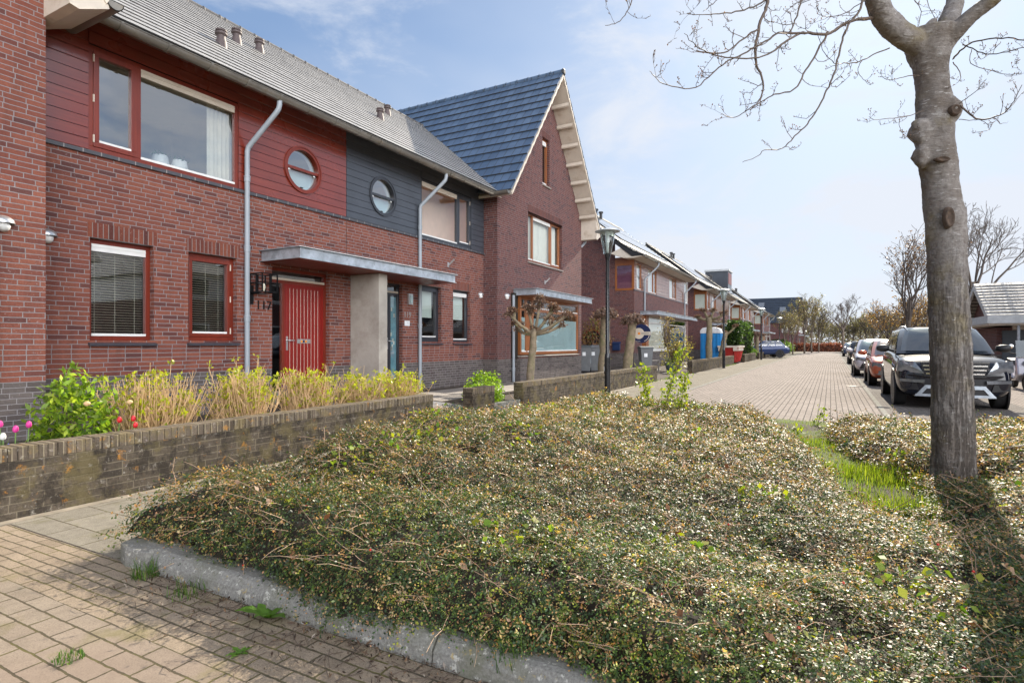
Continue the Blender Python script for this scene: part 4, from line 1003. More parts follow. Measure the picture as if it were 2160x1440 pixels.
# ------------------------------------------------------------------ cotoneaster bed
GP = [(-1.15,10.4),(.05,10.2),(.02,8.2),(.30,6.9),(.62,5.9),(.60,4.95),(.12,4.85),(-.15,6.3),(-.65,8.2)]   # grassy gap
def in_poly(x, y, poly):
    ins = np.zeros_like(x, dtype=bool); j = len(poly)-1
    for i in range(len(poly)):
        xi, yi = poly[i]; xj, yj = poly[j]
        c = ((yi > y) != (yj > y)) & (x < (xj-xi)*(y-yi)/(yj-yi+1e-12)+xi); ins ^= c; j = i
    return ins
def poly_dist(x, y, poly):
    d = np.full_like(x, 9.0)
    for i in range(len(poly)):
        ax, ay = poly[i-1]; bx, by = poly[i]; dx, dy = bx-ax, by-ay
        t = np.clip(((x-ax)*dx+(y-ay)*dy)/(dx*dx+dy*dy), 0, 1); d = np.minimum(d, np.hypot(x-ax-t*dx, y-ay-t*dy))
    return np.where(in_poly(x, y, poly), -d, d)
def hedge_h(x, y):
    wob = .10*fbm(x, y, 2.2, 3)
    dl = x + 3.98 + wob; df = y - 1.98 + .09*fbm(x, y, 2.6, 4) + .30*sstep(-1.0, .1, x)
    db = 9.35 + .25*fbm(x, y, 1.1, 6) - y; dr = 3.6 - x
    # the mass beyond the trunk ends earlier
    d = np.minimum(np.minimum(dl, df), np.minimum(db, dr)); d = np.minimum(d, poly_dist(x, y, GP) + .05)
    tr = np.hypot(x-.93, y-6.0) - .30; d = np.minimum(d, tr*1.2)
    top = .395 + .15*sstep(-1.6, -3.0, x)*sstep(2.9, 3.8, y)*(1-.85*sstep(4.8, 6.3, y)) + .03*sstep(3.4, 4.6, y)*sstep(1.5, 0, x)*sstep(8, 6, y) + .055*fbm(x, y, 1.3, 1) + .035*fbm(x, y, 4.5, 2) + .030*fbm(x, y, 7.5, 41) + .020*fbm(x, y, 15., 42) + .06*sstep(3.2, 2.4, y)*sstep(0.5, -3, x) - .06*sstep(3.3, 2.3, y)*sstep(-.8, .3, x) - .23*np.exp(-(((x-.55)/.75)**2 + ((y-4.75)/.95)**2))
    e = np.sqrt(np.clip(1 - (1 - np.clip(d/np.where(y < 3.2, .34, .46), 0, 1))**2, 0, 1))
    return np.where(d > 0, .06 + (top-.06)*e, 0.0), d
xs = np.linspace(-4.1, 3.6, 170); ys = np.linspace(1.6, 9.9, 182)
XX, YY = np.meshgrid(xs, ys); HH, DD = hedge_h(XX, YY)
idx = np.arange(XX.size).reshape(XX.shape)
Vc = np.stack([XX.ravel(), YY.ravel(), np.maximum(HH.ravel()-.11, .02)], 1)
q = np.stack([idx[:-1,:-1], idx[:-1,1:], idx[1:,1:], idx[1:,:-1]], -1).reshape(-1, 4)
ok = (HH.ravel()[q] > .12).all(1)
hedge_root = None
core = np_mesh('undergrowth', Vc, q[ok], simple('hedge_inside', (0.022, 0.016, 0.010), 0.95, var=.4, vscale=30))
core['kind'] = 'stuff'; core['label'] = 'dark twiggy inside of the cotoneaster bed'
rng = np.random.default_rng(21)
def sample(n, size_fn, zdepth):
    x = rng.uniform(-4.12, 3.6, n); y = rng.uniform(1.6, 9.7, n)
    h, d = hedge_h(x, y); e = .02
    gx = (hedge_h(x+e, y)[0]-h)/e; gy = (hedge_h(x, y+e)[0]-h)/e
    w = np.sqrt(1 + np.clip(gx,-6,6)**2 + np.clip(gy,-6,6)**2)
    dist = np.hypot(x, y)
    dens = np.clip((2.6/dist)**1.35, .22, 1.0) * np.minimum(w, 3.2) / 3.2
    vis = (x < .95*y + .8)                                   # nothing far outside the picture to the right
    k = (rng.random(n) < dens) & (h > .07) & vis
    x, y, h, dist, gx, gy = x[k], y[k], h[k], dist[k], gx[k], gy[k]
    z = h - rng.exponential(zdepth, len(x)) + .012
    return np.stack([x, y, np.maximum(z, .03)], 1), dist, gx, gy
def leaf_dir(C, d, nn, size, ratio):
    "leaf quads with given direction and normal"
    d = d/(np.linalg.norm(d, axis=1)[:,None]+1e-9); sd = np.cross(d, nn); sd /= np.linalg.norm(sd, axis=1)[:,None]+1e-9; nr = np.cross(sd, d)
    L = np.asarray(size)[:,None]; W = L*ratio*.5; V = np.empty((len(C),4,3)); mid = C + d*L*.5 + nr*L*.07
    V[:,0] = C; V[:,1] = mid+sd*W; V[:,2] = C+d*L; V[:,3] = mid-sd*W
    return V.reshape(-1,3), np.arange(len(C)*4).reshape(-1,4)
C, dist, gx, gy = sample(1150000, None, .036)
hole = fbm(C[:,0], C[:,1], 9.0, 33) + .6*fbm(C[:,0]+C[:,2]*3, C[:,1], 17.0, 35)
kp = rng.random(len(C)) < np.clip(.86 + .75*hole, .10, 1)
C, dist, gx, gy = C[kp], dist[kp], gx[kp], gy[kp]
n = len(C); K = 8
N0 = np.stack([-gx*.55, -gy*.55, np.ones(n)], 1); N0 /= np.linalg.norm(N0, axis=1)[:,None]
td = rng.normal(size=(n,3)); td -= N0*(td*N0).sum(1)[:,None]; td /= np.linalg.norm(td, axis=1)[:,None]
lift = rng.uniform(-.15, .75, n)[:,None]*np.where(rng.random(n) < .16, 2.0, 1.0)[:,None]; td = td + N0*lift; td /= np.linalg.norm(td, axis=1)[:,None]
far = np.clip(dist-2.4, 0, 7)
ls = (.0138 + .0024*far)*rng.choice([.6,.8,1.0,1.25,1.6], n, p=[.2,.25,.25,.2,.1]); tl = ls*rng.uniform(3.0, 5.5, n)
k = np.arange(K)/(K-1); sg = np.where(np.arange(K) % 2 == 0, 1.0, -1.0)
P = C[:,None,:] + td[:,None,:]*(tl[:,None]*k)[:,:,None] - np.array([0,0,1.0])*(tl[:,None]*.22*k**2)[:,:,None]
sdv = np.cross(td, N0); sdv /= np.linalg.norm(sdv, axis=1)[:,None]+1e-9
d = td[:,None,:]*.55 + sdv[:,None,:]*(sg*.85)[None,:,None] + rng.normal(size=(n,K,3))*.35
nn = N0[:,None,:]*.85 + np.array([0,0,.35]) + rng.normal(size=(n,K,3))*.42
patch = fbm(C[:,0], C[:,1], 3.0, 9); patch2 = fbm(C[:,0], C[:,1], 1.4, 19)
front = sstep(3.3, 2.3, C[:,1])
green = mixcols(n, [(.030,.062,.022),(.055,.095,.026),(.10,.135,.032),(.22,.23,.04)], [4,4,2.5,1.0], rng, .3)
warm = mixcols(n, [(.44,.27,.14),(.36,.19,.09),(.52,.38,.22)], [3,2,2.5], rng, .22)
pw = np.clip(.17 + .12*patch + .05*np.clip(dist-3, 0, 4) - .12*front, .04, .5)
base = np.where((rng.random(n) < pw)[:,None], warm, green) * (1 + .30*patch2)[:,None]
base[:, :2] *= (1 + .35*front*(rng.random(n) < .5))[:,None]
cols = np.repeat(base[:,None,:], K, 1)
tipw = (rng.random((n,K)) < np.where(np.arange(K) > K-3, .30, .05)[None,:])
cols = np.where(tipw[:,:,None], mixcols(n*K, [(.46,.28,.14),(.40,.2,.1)], [1,1], rng, .2).reshape(n,K,3), cols) * rng.uniform(.75, 1.25, (n,K,1))
sz = (ls[:,None]*rng.uniform(.7, 1.2, (n,K))*(1-.35*k)).ravel()
V, Fq = leaf_dir(P.reshape(-1,3), d.reshape(-1,3), nn.reshape(-1,3), sz, .60)
h = np_mesh('cotoneaster', V, Fq, M['hedge'], None, np.repeat(np.clip(cols.reshape(-1,3), .004, .9), 4, axis=0))
print('HEDGE LEAVES', len(sz))
tag(h, 'low glossy cotoneaster ground cover with bare twig tips filling the kerbed bed', 'ground cover', kind='stuff')
# shoots that stick out, with their leaves and red berries
tv, tf, tc = [], [], []
m = MB(); LC = []; BC = []
for i in range(3800):
    x = rng.uniform(-4.0, 2.8); y = 2.0 + 7.3*rng.random()**1.5
    if x > .95*y+.6: continue
    hh, dd = hedge_h(np.array([x]), np.array([y])); hh = hh[0]
    if hh < .1: continue
    e = .03; gx_ = (hedge_h(np.array([x+e]), np.array([y]))[0][0]-hh)/e; gy_ = (hedge_h(np.array([x]), np.array([y+e]))[0][0]-hh)/e
    nrm = Vector((-gx_, -gy_, 1.0)).normalized(); a = rng.uniform(0, 6.28)
    d = (nrm*rng.uniform(.2, .8) + Vector((math.cos(a), math.sin(a), rng.uniform(-.1, .35)))).normalized()
    L = rng.uniform(.08, .24) * (1.6 if rng.random() < .1 else 1); p = Vector((x, y, hh-.03)); pts = [p.copy()]
    for s in range(4):
        p = p + d*L/4; d = (d + Vector((rng.normal()*.18, rng.normal()*.18, -.10+rng.normal()*.12))).normalized(); pts.append(p.copy())
        for _ in range(3): LC.append(p + Vector(rng.normal(size=3))*.012)
    r0 = .0016 + .0006*max(0, y-2.5)
    m.tube(pts, [r0, r0, r0*.8, r0*.7, r0*.5], 3, False)
    if rng.random() < .05: BC.append(pts[2])
o = m.build('cotoneaster_shoots', simple('cotoneaster_twig', (.42,.28,.18), .7, var=.4, vscale=9)); tag(o, 'thin bare tan shoots arching out of the cotoneaster bed', 'twigs', kind='stuff')
LC = np.array(LC); nl = len(LC); dist = np.hypot(LC[:,0], LC[:,1])
o = leaves('cotoneaster_shoot_leaves', LC, (.013+.0022*np.clip(dist-2.5,0,7))*rng.uniform(.7,1.3,nl), mixcols(nl, [(.03,.055,.016),(.07,.09,.02),(.28,.15,.07)], [4,3,2.5], rng), M['hedge'], rng=rng, ratio=.62); tag(o, 'small leaves along the arching cotoneaster shoots', 'leaves', kind='stuff')
bm_ = MB()
for b in BC[:140]: bm_.lathe([(0,-.006),(.0055,-.002),(.0055,.003),(0,.006)], tuple(b), 6)
o = bm_.build('berries', simple('red_berry', (.5,.015,.01), .3), smooth=True); tag(o, 'tiny red berries scattered in the cotoneaster', 'berries', kind='stuff')
# yellow-green bramble and maple seedlings growing through
cl = [(-3.2,3.3,.30,70),(-2.9,3.75,.35,80),(-2.35,4.3,.3,40),(-3.3,4.5,.3,50),(-1.35,2.5,.22,30),(.25,2.75,.25,60),(-.35,3.9,.2,34),(-3.05,6.1,.3,50),(-2.7,6.7,.35,60),(-1.75,8.4,.4,70),(.75,2.2,.2,40),(-.6,2.75,.2,22),(-1.2,5.6,.2,20),(1.35,5.0,.4,60),(-3.45,6.7,.25,40)]
LC = []
for x, y, r, k in cl:
    a = rng.uniform(0, 6.28, k); rr_ = r*np.sqrt(rng.random(k)); xx = x+rr_*np.cos(a); yy = y+rr_*np.sin(a)
    LC.append(np.stack([xx, yy, hedge_h(xx, yy)[0] + rng.uniform(-.01, .06, k)], 1))
LC = np.concatenate(LC); nl = len(LC)
o = leaves('bramble_leaves', LC, rng.uniform(.030, .055, nl), mixcols(nl, [(.30,.30,.02),(.20,.26,.03),(.12,.2,.03)], [3,3,2], rng, .2), M['leaf'], rng=rng, ratio=.85, up=.8); tag(o, 'yellow-green bramble leaves pushing through the cotoneaster', 'leaves', kind='stuff')
# dry brown leaves caught in the bed and by the kerb
k = 240; x = rng.uniform(-3.4, 2.5, k); y = 2.02 + 6*rng.random(k)**2.2; z = hedge_h(x, y)[0]; z = np.where(z < .2, .13, z + .005)
vis = x < .9*y+.4
o = leaves('leaf_litter', np.stack([x,y,z],1)[vis], rng.uniform(.025,.055,vis.sum()), mixcols(vis.sum(), [(.20,.095,.045),(.30,.2,.13),(.14,.08,.05)], [3,2,2], rng), M['dryleaf'], rng=rng, ratio=.7, up=.4); tag(o, 'dry brown tree leaves caught in the planting bed', 'leaves', kind='stuff')
k = 1100; x = rng.uniform(-3.4, .2, k); y = 1.93 - np.abs(rng.normal(size=k))*.15; 
o = leaves('debris', np.stack([x,y,np.full(k,.012)],1), rng.uniform(.010,.038,k), mixcols(k, [(.07,.045,.03),(.2,.13,.08),(.05,.035,.025),(.3,.26,.22)], [3,2,2,.5], rng), M['dryleaf'], rng=rng, ratio=.3, up=1.5); tag(o, 'dry leaf and twig litter lying along the kerb', 'litter', kind='stuff')
m = MB()
for i in range(190):
    x = rng.uniform(-3.3, .1); y = 1.9 - abs(rng.normal())*.2; a = rng.uniform(0, 3.14); L = rng.uniform(.04, .16)
    m.tube([(x,y,.012),(x+L*.5*math.cos(a),y+L*.5*math.sin(a),.02),(x+L*math.cos(a),y+L*math.sin(a)+.02,.012)], .0016, 3, False)
for i in range(90):
    x = rng.uniform(-2.8, .6); y = rng.uniform(2.1, 2.3); a = rng.uniform(0, 3.14); L = rng.uniform(.06, .25)
    m.tube([(x,y,.14),(x+L*.5*math.cos(a),y+L*.3*math.sin(a),.17),(x+L*math.cos(a),y+L*.5*math.sin(a),.13)], .0022, 3, False)
tag(m.build('twig_litter', M['twig']), 'fallen twigs lying on and beside the kerb', 'twigs', kind='stuff')

# ------------------------------------------------------------------ grass
def blades(name, P, hgt, cols, width, lean=.35, rng=rng):
    n = len(P); a = rng.uniform(0, 6.28, n); ln = rng.uniform(.05, lean, n)*hgt
    d = np.stack([np.cos(a), np.sin(a), np.zeros(n)], 1); s = np.stack([-np.sin(a), np.cos(a), np.zeros(n)], 1)
    w = np.broadcast_to(np.asarray(width), (n,))[:, None]; H = hgt[:, None]; up = np.array([0,0,1.0])
    V = np.empty((n, 5, 3)); V[:,0] = P - s*w/2; V[:,1] = P + s*w/2
    m_ = P + up*H*.6 + d*ln[:,None]*.35; V[:,2] = m_ + s*w*.4; V[:,3] = m_ - s*w*.4; V[:,4] = P + up*H*.95 + d*ln[:,None]
    base = np.arange(n)[:,None]*5
    F = np.concatenate([base+np.array([0,1,2]), base+np.array([0,2,3]), base+np.array([3,2,4])]).astype(int)
    return np_mesh(name, V.reshape(-1,3), F, M['grass'], None, np.repeat(cols, 5, axis=0))
k = 60000; x = rng.uniform(-1.3, 1.0, k); y = rng.uniform(4.6, 10.5, k); pd = poly_dist(x, y, GP); ok = (pd < .12) & (rng.random(k) < np.clip(.25+(10.5-y)*.15, .2, 1)*np.clip(.75+.7*fbm(x, y, 5.0, 51), .08, 1))
P = np.stack([x, y, np.full(k, .03)], 1)[ok]; nk = len(P)
hg = rng.uniform(.08, .24, nk) * (1 + .35*fbm(P[:,0], P[:,1], 4, 8)); yel = fbm(P[:,0], P[:,1], 2, 12)[:, None]
cg = mixcols(nk, [(.22,.27,.02),(.14,.20,.02),(.32,.33,.05)], [3,3,2], rng, .25)
tag(blades('grass', P, np.clip(hg*(.55+.3*sstep(9,5.5,P[:,1])), .03, .26), cg, .007, .5), 'bright green grass in the gap of the bed beside the tree', 'grass', kind='stuff')
sheet('turf_base', simple('turf', (.07,.085,.02), .95, var=.3, vscale=12), [(px, py) for px, py in GP][::-1], .10, kind='structure')
# tufts by the kerb, on the paving, under the wall and the lamp
tuft = []
def tf_(cx, cy, r, k, z=.01, hmin=.02, hmax=.08, name='grass_tuft', label=''):
    a = rng.uniform(0, 6.28, k); rr_ = r*np.sqrt(rng.random(k)); P = np.stack([cx+rr_*np.cos(a), cy+rr_*np.sin(a), np.full(k, z)], 1)
    o = blades(name, P, rng.uniform(hmin, hmax, k), mixcols(k, [(.06,.13,.02),(.10,.17,.03),(.17,.2,.04)], [3,2,1], rng), .004, .9); tag(o, label, 'grass tuft')
tf_(-3.38, 1.86, .07, 120, hmax=.11, label='small grass tuft at the joint of the kerb corner')
tf_(-2.95, 1.84, .10, 60, hmax=.10, label='straggly grass on the paving in the hedge shadow by the kerb')
tf_(-1.10, 1.98, .07, 60, .06, .05, .2, label='tall grass clump growing over the kerb near the picture bottom')
tf_(-1.62, 2.16, .12, 60, .12, .05, .18, label='thin grass clump behind the kerb in front of the hedge')
tf_(-2.78, 1.22, .06, 90, hmax=.03, label='mossy grass patch between the driveway bricks at the left edge')
k = 900; yy = rng.uniform(8, 40, k); P = np.stack([np.full(k, -5.29)+rng.normal(size=k)*.03, yy, np.full(k, .01)], 1); keep = fbm(yy, yy*0, 1.2, 5) > .1
tag(blades('weeds', P[keep], rng.uniform(.03, .13, keep.sum()), mixcols(keep.sum(), [(.10,.16,.03),(.2,.2,.05)], [3,1], rng), .012, .8), 'weeds growing along the foot of the brick walls', 'weeds', kind='stuff')
def weed(cx, cy, z, r, k, label, up=.5):
    t = thing('dandelion_weed', (cx, cy, z), label, 'weed'); V = []; F = []
    for i in range(k):
        a = 6.28*i/k + rng.uniform(-.3, .3); L = r*rng.uniform(.7, 1.1); dz = rng.uniform(.1, 1.0)*up; d = Vector((math.cos(a), math.sin(a), 0)); s = Vector((-d.y, d.x, 0)); rows = []
        for j in range(6):
            f = j/5; p = Vector((cx, cy, z)) + d*L*f*(1-.2*dz*f) + Vector((0,0,L*dz*(f - .55*f*f))); w = L*.16*math.sin(math.pi*min(1, .12+f*.86))*(1 + (.35 if j % 2 else -.2))
            rows.append((p - s*w, p + Vector((0,0,-.003)), p + s*w))
        b = len(V); V += [c for r_ in rows for c in r_]; F += [(b+j*3+q, b+j*3+q+1, b+(j+1)*3+q+1, b+(j+1)*3+q) for j in range(5) for q in (0, 1)]
    V = np.array([tuple(v) for v in V]); np_mesh('leaf_rosette', V, np.array(F), M['leaf'], t, np.tile(np.array([[.10,.20,.025]]), (len(V),1))*rng.uniform(.8,1.3,(len(V),1)))
weed(-2.36, 1.86, .01, .16, 9, 'green dandelion weed growing against the kerb face', 1.1)
weed(-2.20, 1.60, .006, .07, 6, 'small flat weed on the shaded paving below the kerb')

# ------------------------------------------------------------------ front garden plants
def stick_shrub(name, y, x, w, hgt, ns, nl, label, group, z=.06):
    t = thing(name, (x, y, z), label, 'shrub', group); m = MB(); LC = []
    cl = [(rng.uniform(0,6.28), w*.28*math.sqrt(rng.random())) for _ in range(7)]
    for i in range(ns):
        ca, cr = cl[i % 7]; b = Vector((x + cr*.8*math.cos(ca) + rng.normal()*.03, y + cr*math.sin(ca) + rng.normal()*.035, z))
        a = rng.uniform(0, 6.28); r = abs(rng.normal())*.16 + .25*cr
        hh = hgt*rng.uniform(.55, 1.0)*(1 - .22*min(1, (abs(b.y-y)/(w*.5))**2))
        if rng.random() < .04: hh *= 1.18
        tip = Vector((b.x + r*math.cos(a)*.8 + (b.x-x)*.35, b.y + r*math.sin(a) + (b.y-y)*.55, z + hh))
        md = b.lerp(tip, .5) + Vector(rng.normal(size=3))*.035
        m.tube([b, md, tip], [.0052, .0042, .0028], 4, False)
        for q in range(3):
            f = rng.uniform(.35, .95); p = b.lerp(tip, f); e = p + Vector((rng.normal()*.06, rng.normal()*.06, .05+rng.random()*.09)); m.tube([p, e], [.003, .0018], 3, False)
            if rng.random() < .50 and f > .45: LC.append(e)
        if rng.random() < .85: LC.append(tip)
    m.build('stems', M['stem_tan'], t)
    LC = np.array([tuple(p) for p in LC]); sel = rng.random(len(LC)) < nl; LC = LC[sel]
    C = np.repeat(LC, 6, axis=0) + rng.normal(size=(len(LC)*6, 3))*.012; k = len(C)
    leaves('leaf_buds', C, rng.uniform(.025, .062, k), mixcols(k, [(.36,.36,.02),(.28,.32,.02),(.44,.42,.05)], [3,2,2], rng, .2), M['leaf'], t, rng, .5, .4, np.array([0,0,.6]))
GSH = 'budding shrubs behind the garden wall'
stick_shrub('budding_shrub', 3.42, -6.05, .80, .98, 300, .42, 'rounded budding shrub next to the broad-leaved bush', GSH)
stick_shrub('budding_shrub', 4.42, -6.05, .78, .96, 280, .48, 'budding shrub in front of the grey downpipe', GSH)
stick_shrub('budding_shrub', 5.30, -6.0, .80, .92, 260, .55, 'budding shrub in front of the red door, with taller leafy tips', GSH)
stick_shrub('budding_shrub', 6.22, -6.0, .82, .82, 260, .5, 'budding shrub in front of the concrete pier', GSH)
stick_shrub('budding_shrub', 7.08, -5.95, .80, .82, 260, .55, 'budding shrub at the end of the long wall beside the path', GSH)
def bush(name, c, rad, n, size, pal, wts, label, group=None, cat='shrub', ratio=.5, stems=14, shell=.35, up=.3, mat='leaf', stem='twig', part='foliage', cut=None):
    t = thing(name, (c[0], c[1], c[2]-rad[2]), label, cat, group)
    d = rng.normal(size=(n, 3)); d /= np.linalg.norm(d, axis=1)[:,None]; rr_ = 1 - shell*rng.random(n)**1.3
    lump = 1 + .20*np.sin(d[:,0]*5+c[1]) * np.sin(d[:,1]*6+1) + .12*np.sin(d[:,2]*9+d[:,0]*7)
    C = np.array(c) + d*np.array(rad)*(rr_*lump)[:,None]; C = C[C[:,2] > c[2]-rad[2]*.98]
    if cut is not None: C = C[cut(C)]
    leaves(part, C, rng.uniform(.7, 1.3, len(C))*size, mixcols(len(C), pal, wts, rng), M[mat], t, rng, ratio, up)
    m = MB()
    for i in range(stems):
        a = rng.uniform(0, 6.28); e = Vector((c[0]+rad[0]*.75*math.cos(a)*rng.random(), c[1]+rad[1]*.75*math.sin(a)*rng.random(), c[2]+rad[2]*rng.uniform(-.1,.8))); b = Vector((c[0]+rng.normal()*.04, c[1]+rng.normal()*.04, c[2]-rad[2]-.02))
        m.tube([b, b.lerp(e, .5)+Vector(rng.normal(size=3))*rad[0]*.08, e], [max(.006, rad[0]*.03)]*2+[.004], 4, False)
    if stems: m.build('stems', M[stem], t)
    return t
GR = [(.26,.36,.03),(.17,.26,.025),(.40,.46,.05),(.09,.16,.02)]
b = bush('broad_leaved_bush', (-6.0, 2.68, .54), (.30, .28, .50), 1900, .075, GR, [3,3,2,2], 'glossy green broad-leaved bush with fading cream flowers behind the wall', stems=10, ratio=.42)
fl = MB()
for p in ((-5.66,2.62,.80),(-5.68,2.98,.78)):
    fl = MB(); fl.lathe([(0,-.022),(.024,-.010),(.028,.008),(.010,.022)], p, 9); fl.build('faded_flower', simple('faded_cream_flower', (.6,.4,.2), .7), b, smooth=True)
tag(MB().tube([(-6.3,1.58,.05),(-6.31,1.56,.45),(-6.30,1.55,.80)], [.008,.007,.005], 6).build('garden_stake', M['stem_tan'], None, loc=(-6.3,1.58,.05)), 'thin wooden stake standing by the brick corner', 'stake')
def tulip(x, y, h, col, label, lean=0.0):
    t = thing('tulip', (x, y, .06), label, 'flower', 'tulips behind the long garden wall')
    top = Vector((x+lean, y+lean*.6, h)); MB().tube([(x,y,.05),(x+lean*.3,y,.05+(h-.05)*.5),tuple(top)], [.005,.0045,.004], 6).build('stem', simple('tulip_stem', (.12,.22,.05), .5), t)
    pm = MB()
    for k in range(6):
        a = 6.28*k/6; P = []
        for j, (r, z) in enumerate(((.005,0),(.018,.011),(.021,.028),(.017,.046),(.006,.060))):
            w = (.25,.62,.62,.5,.12)[j]; o_ = (1.0 if k % 2 else .9)
            P.append([(top.x+o_*r*math.cos(a+s*w), top.y+o_*r*math.sin(a+s*w), top.z+z) for s in (-1,-.4,.4,1)])
        pm.grid(P)
    pm.build('petals', simple('tulip_petal', col, .4, var=.2, vscale=40), t, smooth=True)
    k = 4; V = []; F = []
    for i in range(k):
        a = rng.uniform(0, 6.28); d = Vector((math.cos(a), math.sin(a), 0)); s = Vector((-d.y, d.x, 0)); b0 = len(V)
        for j in range(5):
            f = j/4; p = Vector((x,y,.05)) + d*.11*f + Vector((0,0,.26*f-.06*f*f)); w = .018*math.sin(math.pi*min(.97,.2+.8*f)); V += [p-s*w, p+s*w]
        F += [(b0+2*j, b0+2*j+1, b0+2*j+3, b0+2*j+2) for j in range(4)]
    np_mesh('leaf', np.array([tuple(v) for v in V]), np.array(F), M['leaf'], t, np.tile([[.10,.20,.04]], (len(V),1)))
PK, RD = (.62,.05,.28), (.60,.02,.03)
tulip(-5.72, 2.04, .66, PK, 'pink tulip at the far left, tallest of the pink three'); tulip(-5.68, 2.115, .615, PK, 'pink tulip between the white one and the tallest pink', .01); tulip(-5.74, 2.215, .635, PK, 'pink tulip nearest the green bush', .02)
tulip(-5.64, 2.03, .57, (.72,.72,.66), 'white tulip below the pink ones')
tulip(-5.70, 2.88, .60, RD, 'red tulip just right of the green bush', .02); tulip(-5.68, 2.99, .60, RD, 'red tulip, middle of the three red ones', .02); tulip(-5.64, 3.02, .54, RD, 'red tulip lowest to the wall top', -.01)
k = 500; P = np.stack([rng.uniform(-6.1,-5.6,k), rng.uniform(1.5,3.2,k), np.full(k,.05)],1)
tag(blades('bulb_foliage', P, rng.uniform(.3,.56,k), mixcols(k, [(.12,.22,.04),(.2,.3,.05)], [2,1], rng), .014, .5), 'strappy green bulb leaves behind the garden wall', 'leaves', kind='stuff')
for x, y, z in ((-5.6,1.97,.55),(-5.62,1.88,.5),(-5.6,2.05,.5)):
    t = thing('grape_hyacinth', (x,y,.06), 'small blue grape hyacinth among the pink tulips', 'flower', 'blue grape hyacinths by the tulips')
    MB().tube([(x,y,.05),(x,y,z)], .003, 5).build('stem', M['leaf'] if False else simple('hyacinth_stem',(.1,.2,.05),.5), t); MB().lathe([(.004,0),(.013,.008),(.012,.03),(.004,.045)], (x,y,z), 8).build('flower_spike', simple('hyacinth_blue',(.05,.06,.45),.5), t, smooth=True)
pot = thing('flower_bowl', (-8.3, 7.05, GZ), 'low dark bowl of purple flowers on the doorstep of number 117', 'flower pot')
MB().lathe([(.12,0),(.2,.12),(.22,.3),(.2,.3)], (-8.3,7.05,GZ), 16).build('bowl', M['bin_lid'], pot, smooth=True)
C = np.array([-8.3,7.05,GZ+.36]) + rng.normal(size=(220,3))*[.10,.12,.05]; leaves('flowers', C, .05, mixcols(220, [(.16,.10,.45),(.07,.13,.03),(.3,.25,.6)], [3,2,1], rng), M['petal'], pot, rng, .8)
bush('planter_shrub', (-5.9, 9.62, .33), (.32,.48,.24), 1500, .06, [(.22,.33,.02),(.14,.24,.02),(.32,.4,.05)], [3,2,1], 'bright green low plant in the planter between the walls', stems=6)
bush('planter_shrub', (-6.3, 10.25, .46), (.34,.42,.28), 1300, .06, [(.22,.33,.02),(.14,.24,.02),(.32,.4,.05)], [3,2,1], 'bright green bush behind the start of the low wall', stems=6)
bush('brown_bush', (-8.9, 23.6, 1.35), (.7,.6,1.15), 1700, .11, [(.25,.13,.06),(.16,.09,.05),(.24,.22,.06)], [3,2,1.5], 'russet-leaved bush behind the two grey bins', stems=10)

# tall leafy shoots at the far edge of the bed
def shoot(u, vtop, d, x_lean, label, nl=300, zb=.25):
    b = at(u, 850, d); b.z = zb; tp = at(u + x_lean, vtop, d); t = thing('leafy_shoot', tuple(b), label, 'plant', 'leafy shoots at the far edge of the bed')
    pts = [b.lerp(tp, f) + Vector((0, .04*math.sin(f*5), 0)) for f in np.linspace(0,1,6)]
    MB().tube(pts, [.008,.007,.006,.005,.004,.002], 5).build('stem', M['twig'], t); LC = []
    for k in range(nl):
        f = rng.uniform(.12, 1); p = b.lerp(tp, f); LC.append(np.array(p) + rng.normal(size=3)*[.05,.05,.03])
    leaves('foliage', LC, rng.uniform(.035,.075,nl), mixcols(nl, [(.34,.36,.02),(.2,.26,.03),(.10,.15,.03)], [3,2,1], rng), M['leaf'], t, rng, .5, .4, np.array([0,0,.5]))
shoot(1372, 770, 8.3, -18, 'yellow-green shoot leaning left against the wall end'); shoot(1395, 738, 8.4, 42, 'tallest yellow-green shoot beyond the bed, leaning right'); shoot(1432, 790, 8.4, 14, 'short side shoot at the right of the tallest one')
shoot(1722, 862, 8.6, 12, 'small yellow-leaved seedling in the grass gap', 70, .05); shoot(1690, 900, 7.8, -14, 'thin dark-stemmed seedling in the grass gap', 45, .05); shoot(1888, 962, 5.3, 6, 'yellow-leaved maple seedling in front of the trunk', 80, .1)
def arr(p): return np.array(tuple(p), dtype=float)
def grow(rng, base, direc, length, radius, levels, kids=(5,8), ang=(.5,.9), shrink=.62, gravity=.05, wob=.10, minr=.004, out=None, tips=None, first=.30, segs=6):
    if out is None: out = []
    p = np.array(base, float); d = np.array(direc, float); d /= np.linalg.norm(d); pts = [p.copy()]; rad = [radius]
    for i in range(segs):
        p = p + d*length/segs; d = d + rng.normal(size=3)*wob + np.array([0,0,gravity]); d /= np.linalg.norm(d); pts.append(p.copy()); rad.append(max(minr, radius*(1-.62*(i+1)/segs)))
    out.append((pts, rad))
    if levels <= 0:
        if tips is not None: tips += pts[2:]
        return out
    k = rng.integers(kids[0], kids[1]+1)
    for j in range(k):
        f = first + (1-first)*(j+rng.random())/k; f = min(f, .99); q = f*segs; i = int(q); a = pts[i] + (pts[min(i+1,segs)]-pts[i])*(q-i)
        dd = pts[min(i+1,segs)]-pts[i]; dd /= np.linalg.norm(dd)+1e-9
        o = np.cross(dd, rng.normal(size=3)); o /= np.linalg.norm(o)+1e-9; th = rng.uniform(*ang)
        nd = dd*math.cos(th) + o*math.sin(th)
        grow(rng, a, nd, length*shrink*rng.uniform(.75,1.15)*(1.1-.45*f), max(minr, rad[i]*.55), levels-1, kids, ang, shrink, gravity, wob*1.15, minr, out, tips, .22, segs)
    return out
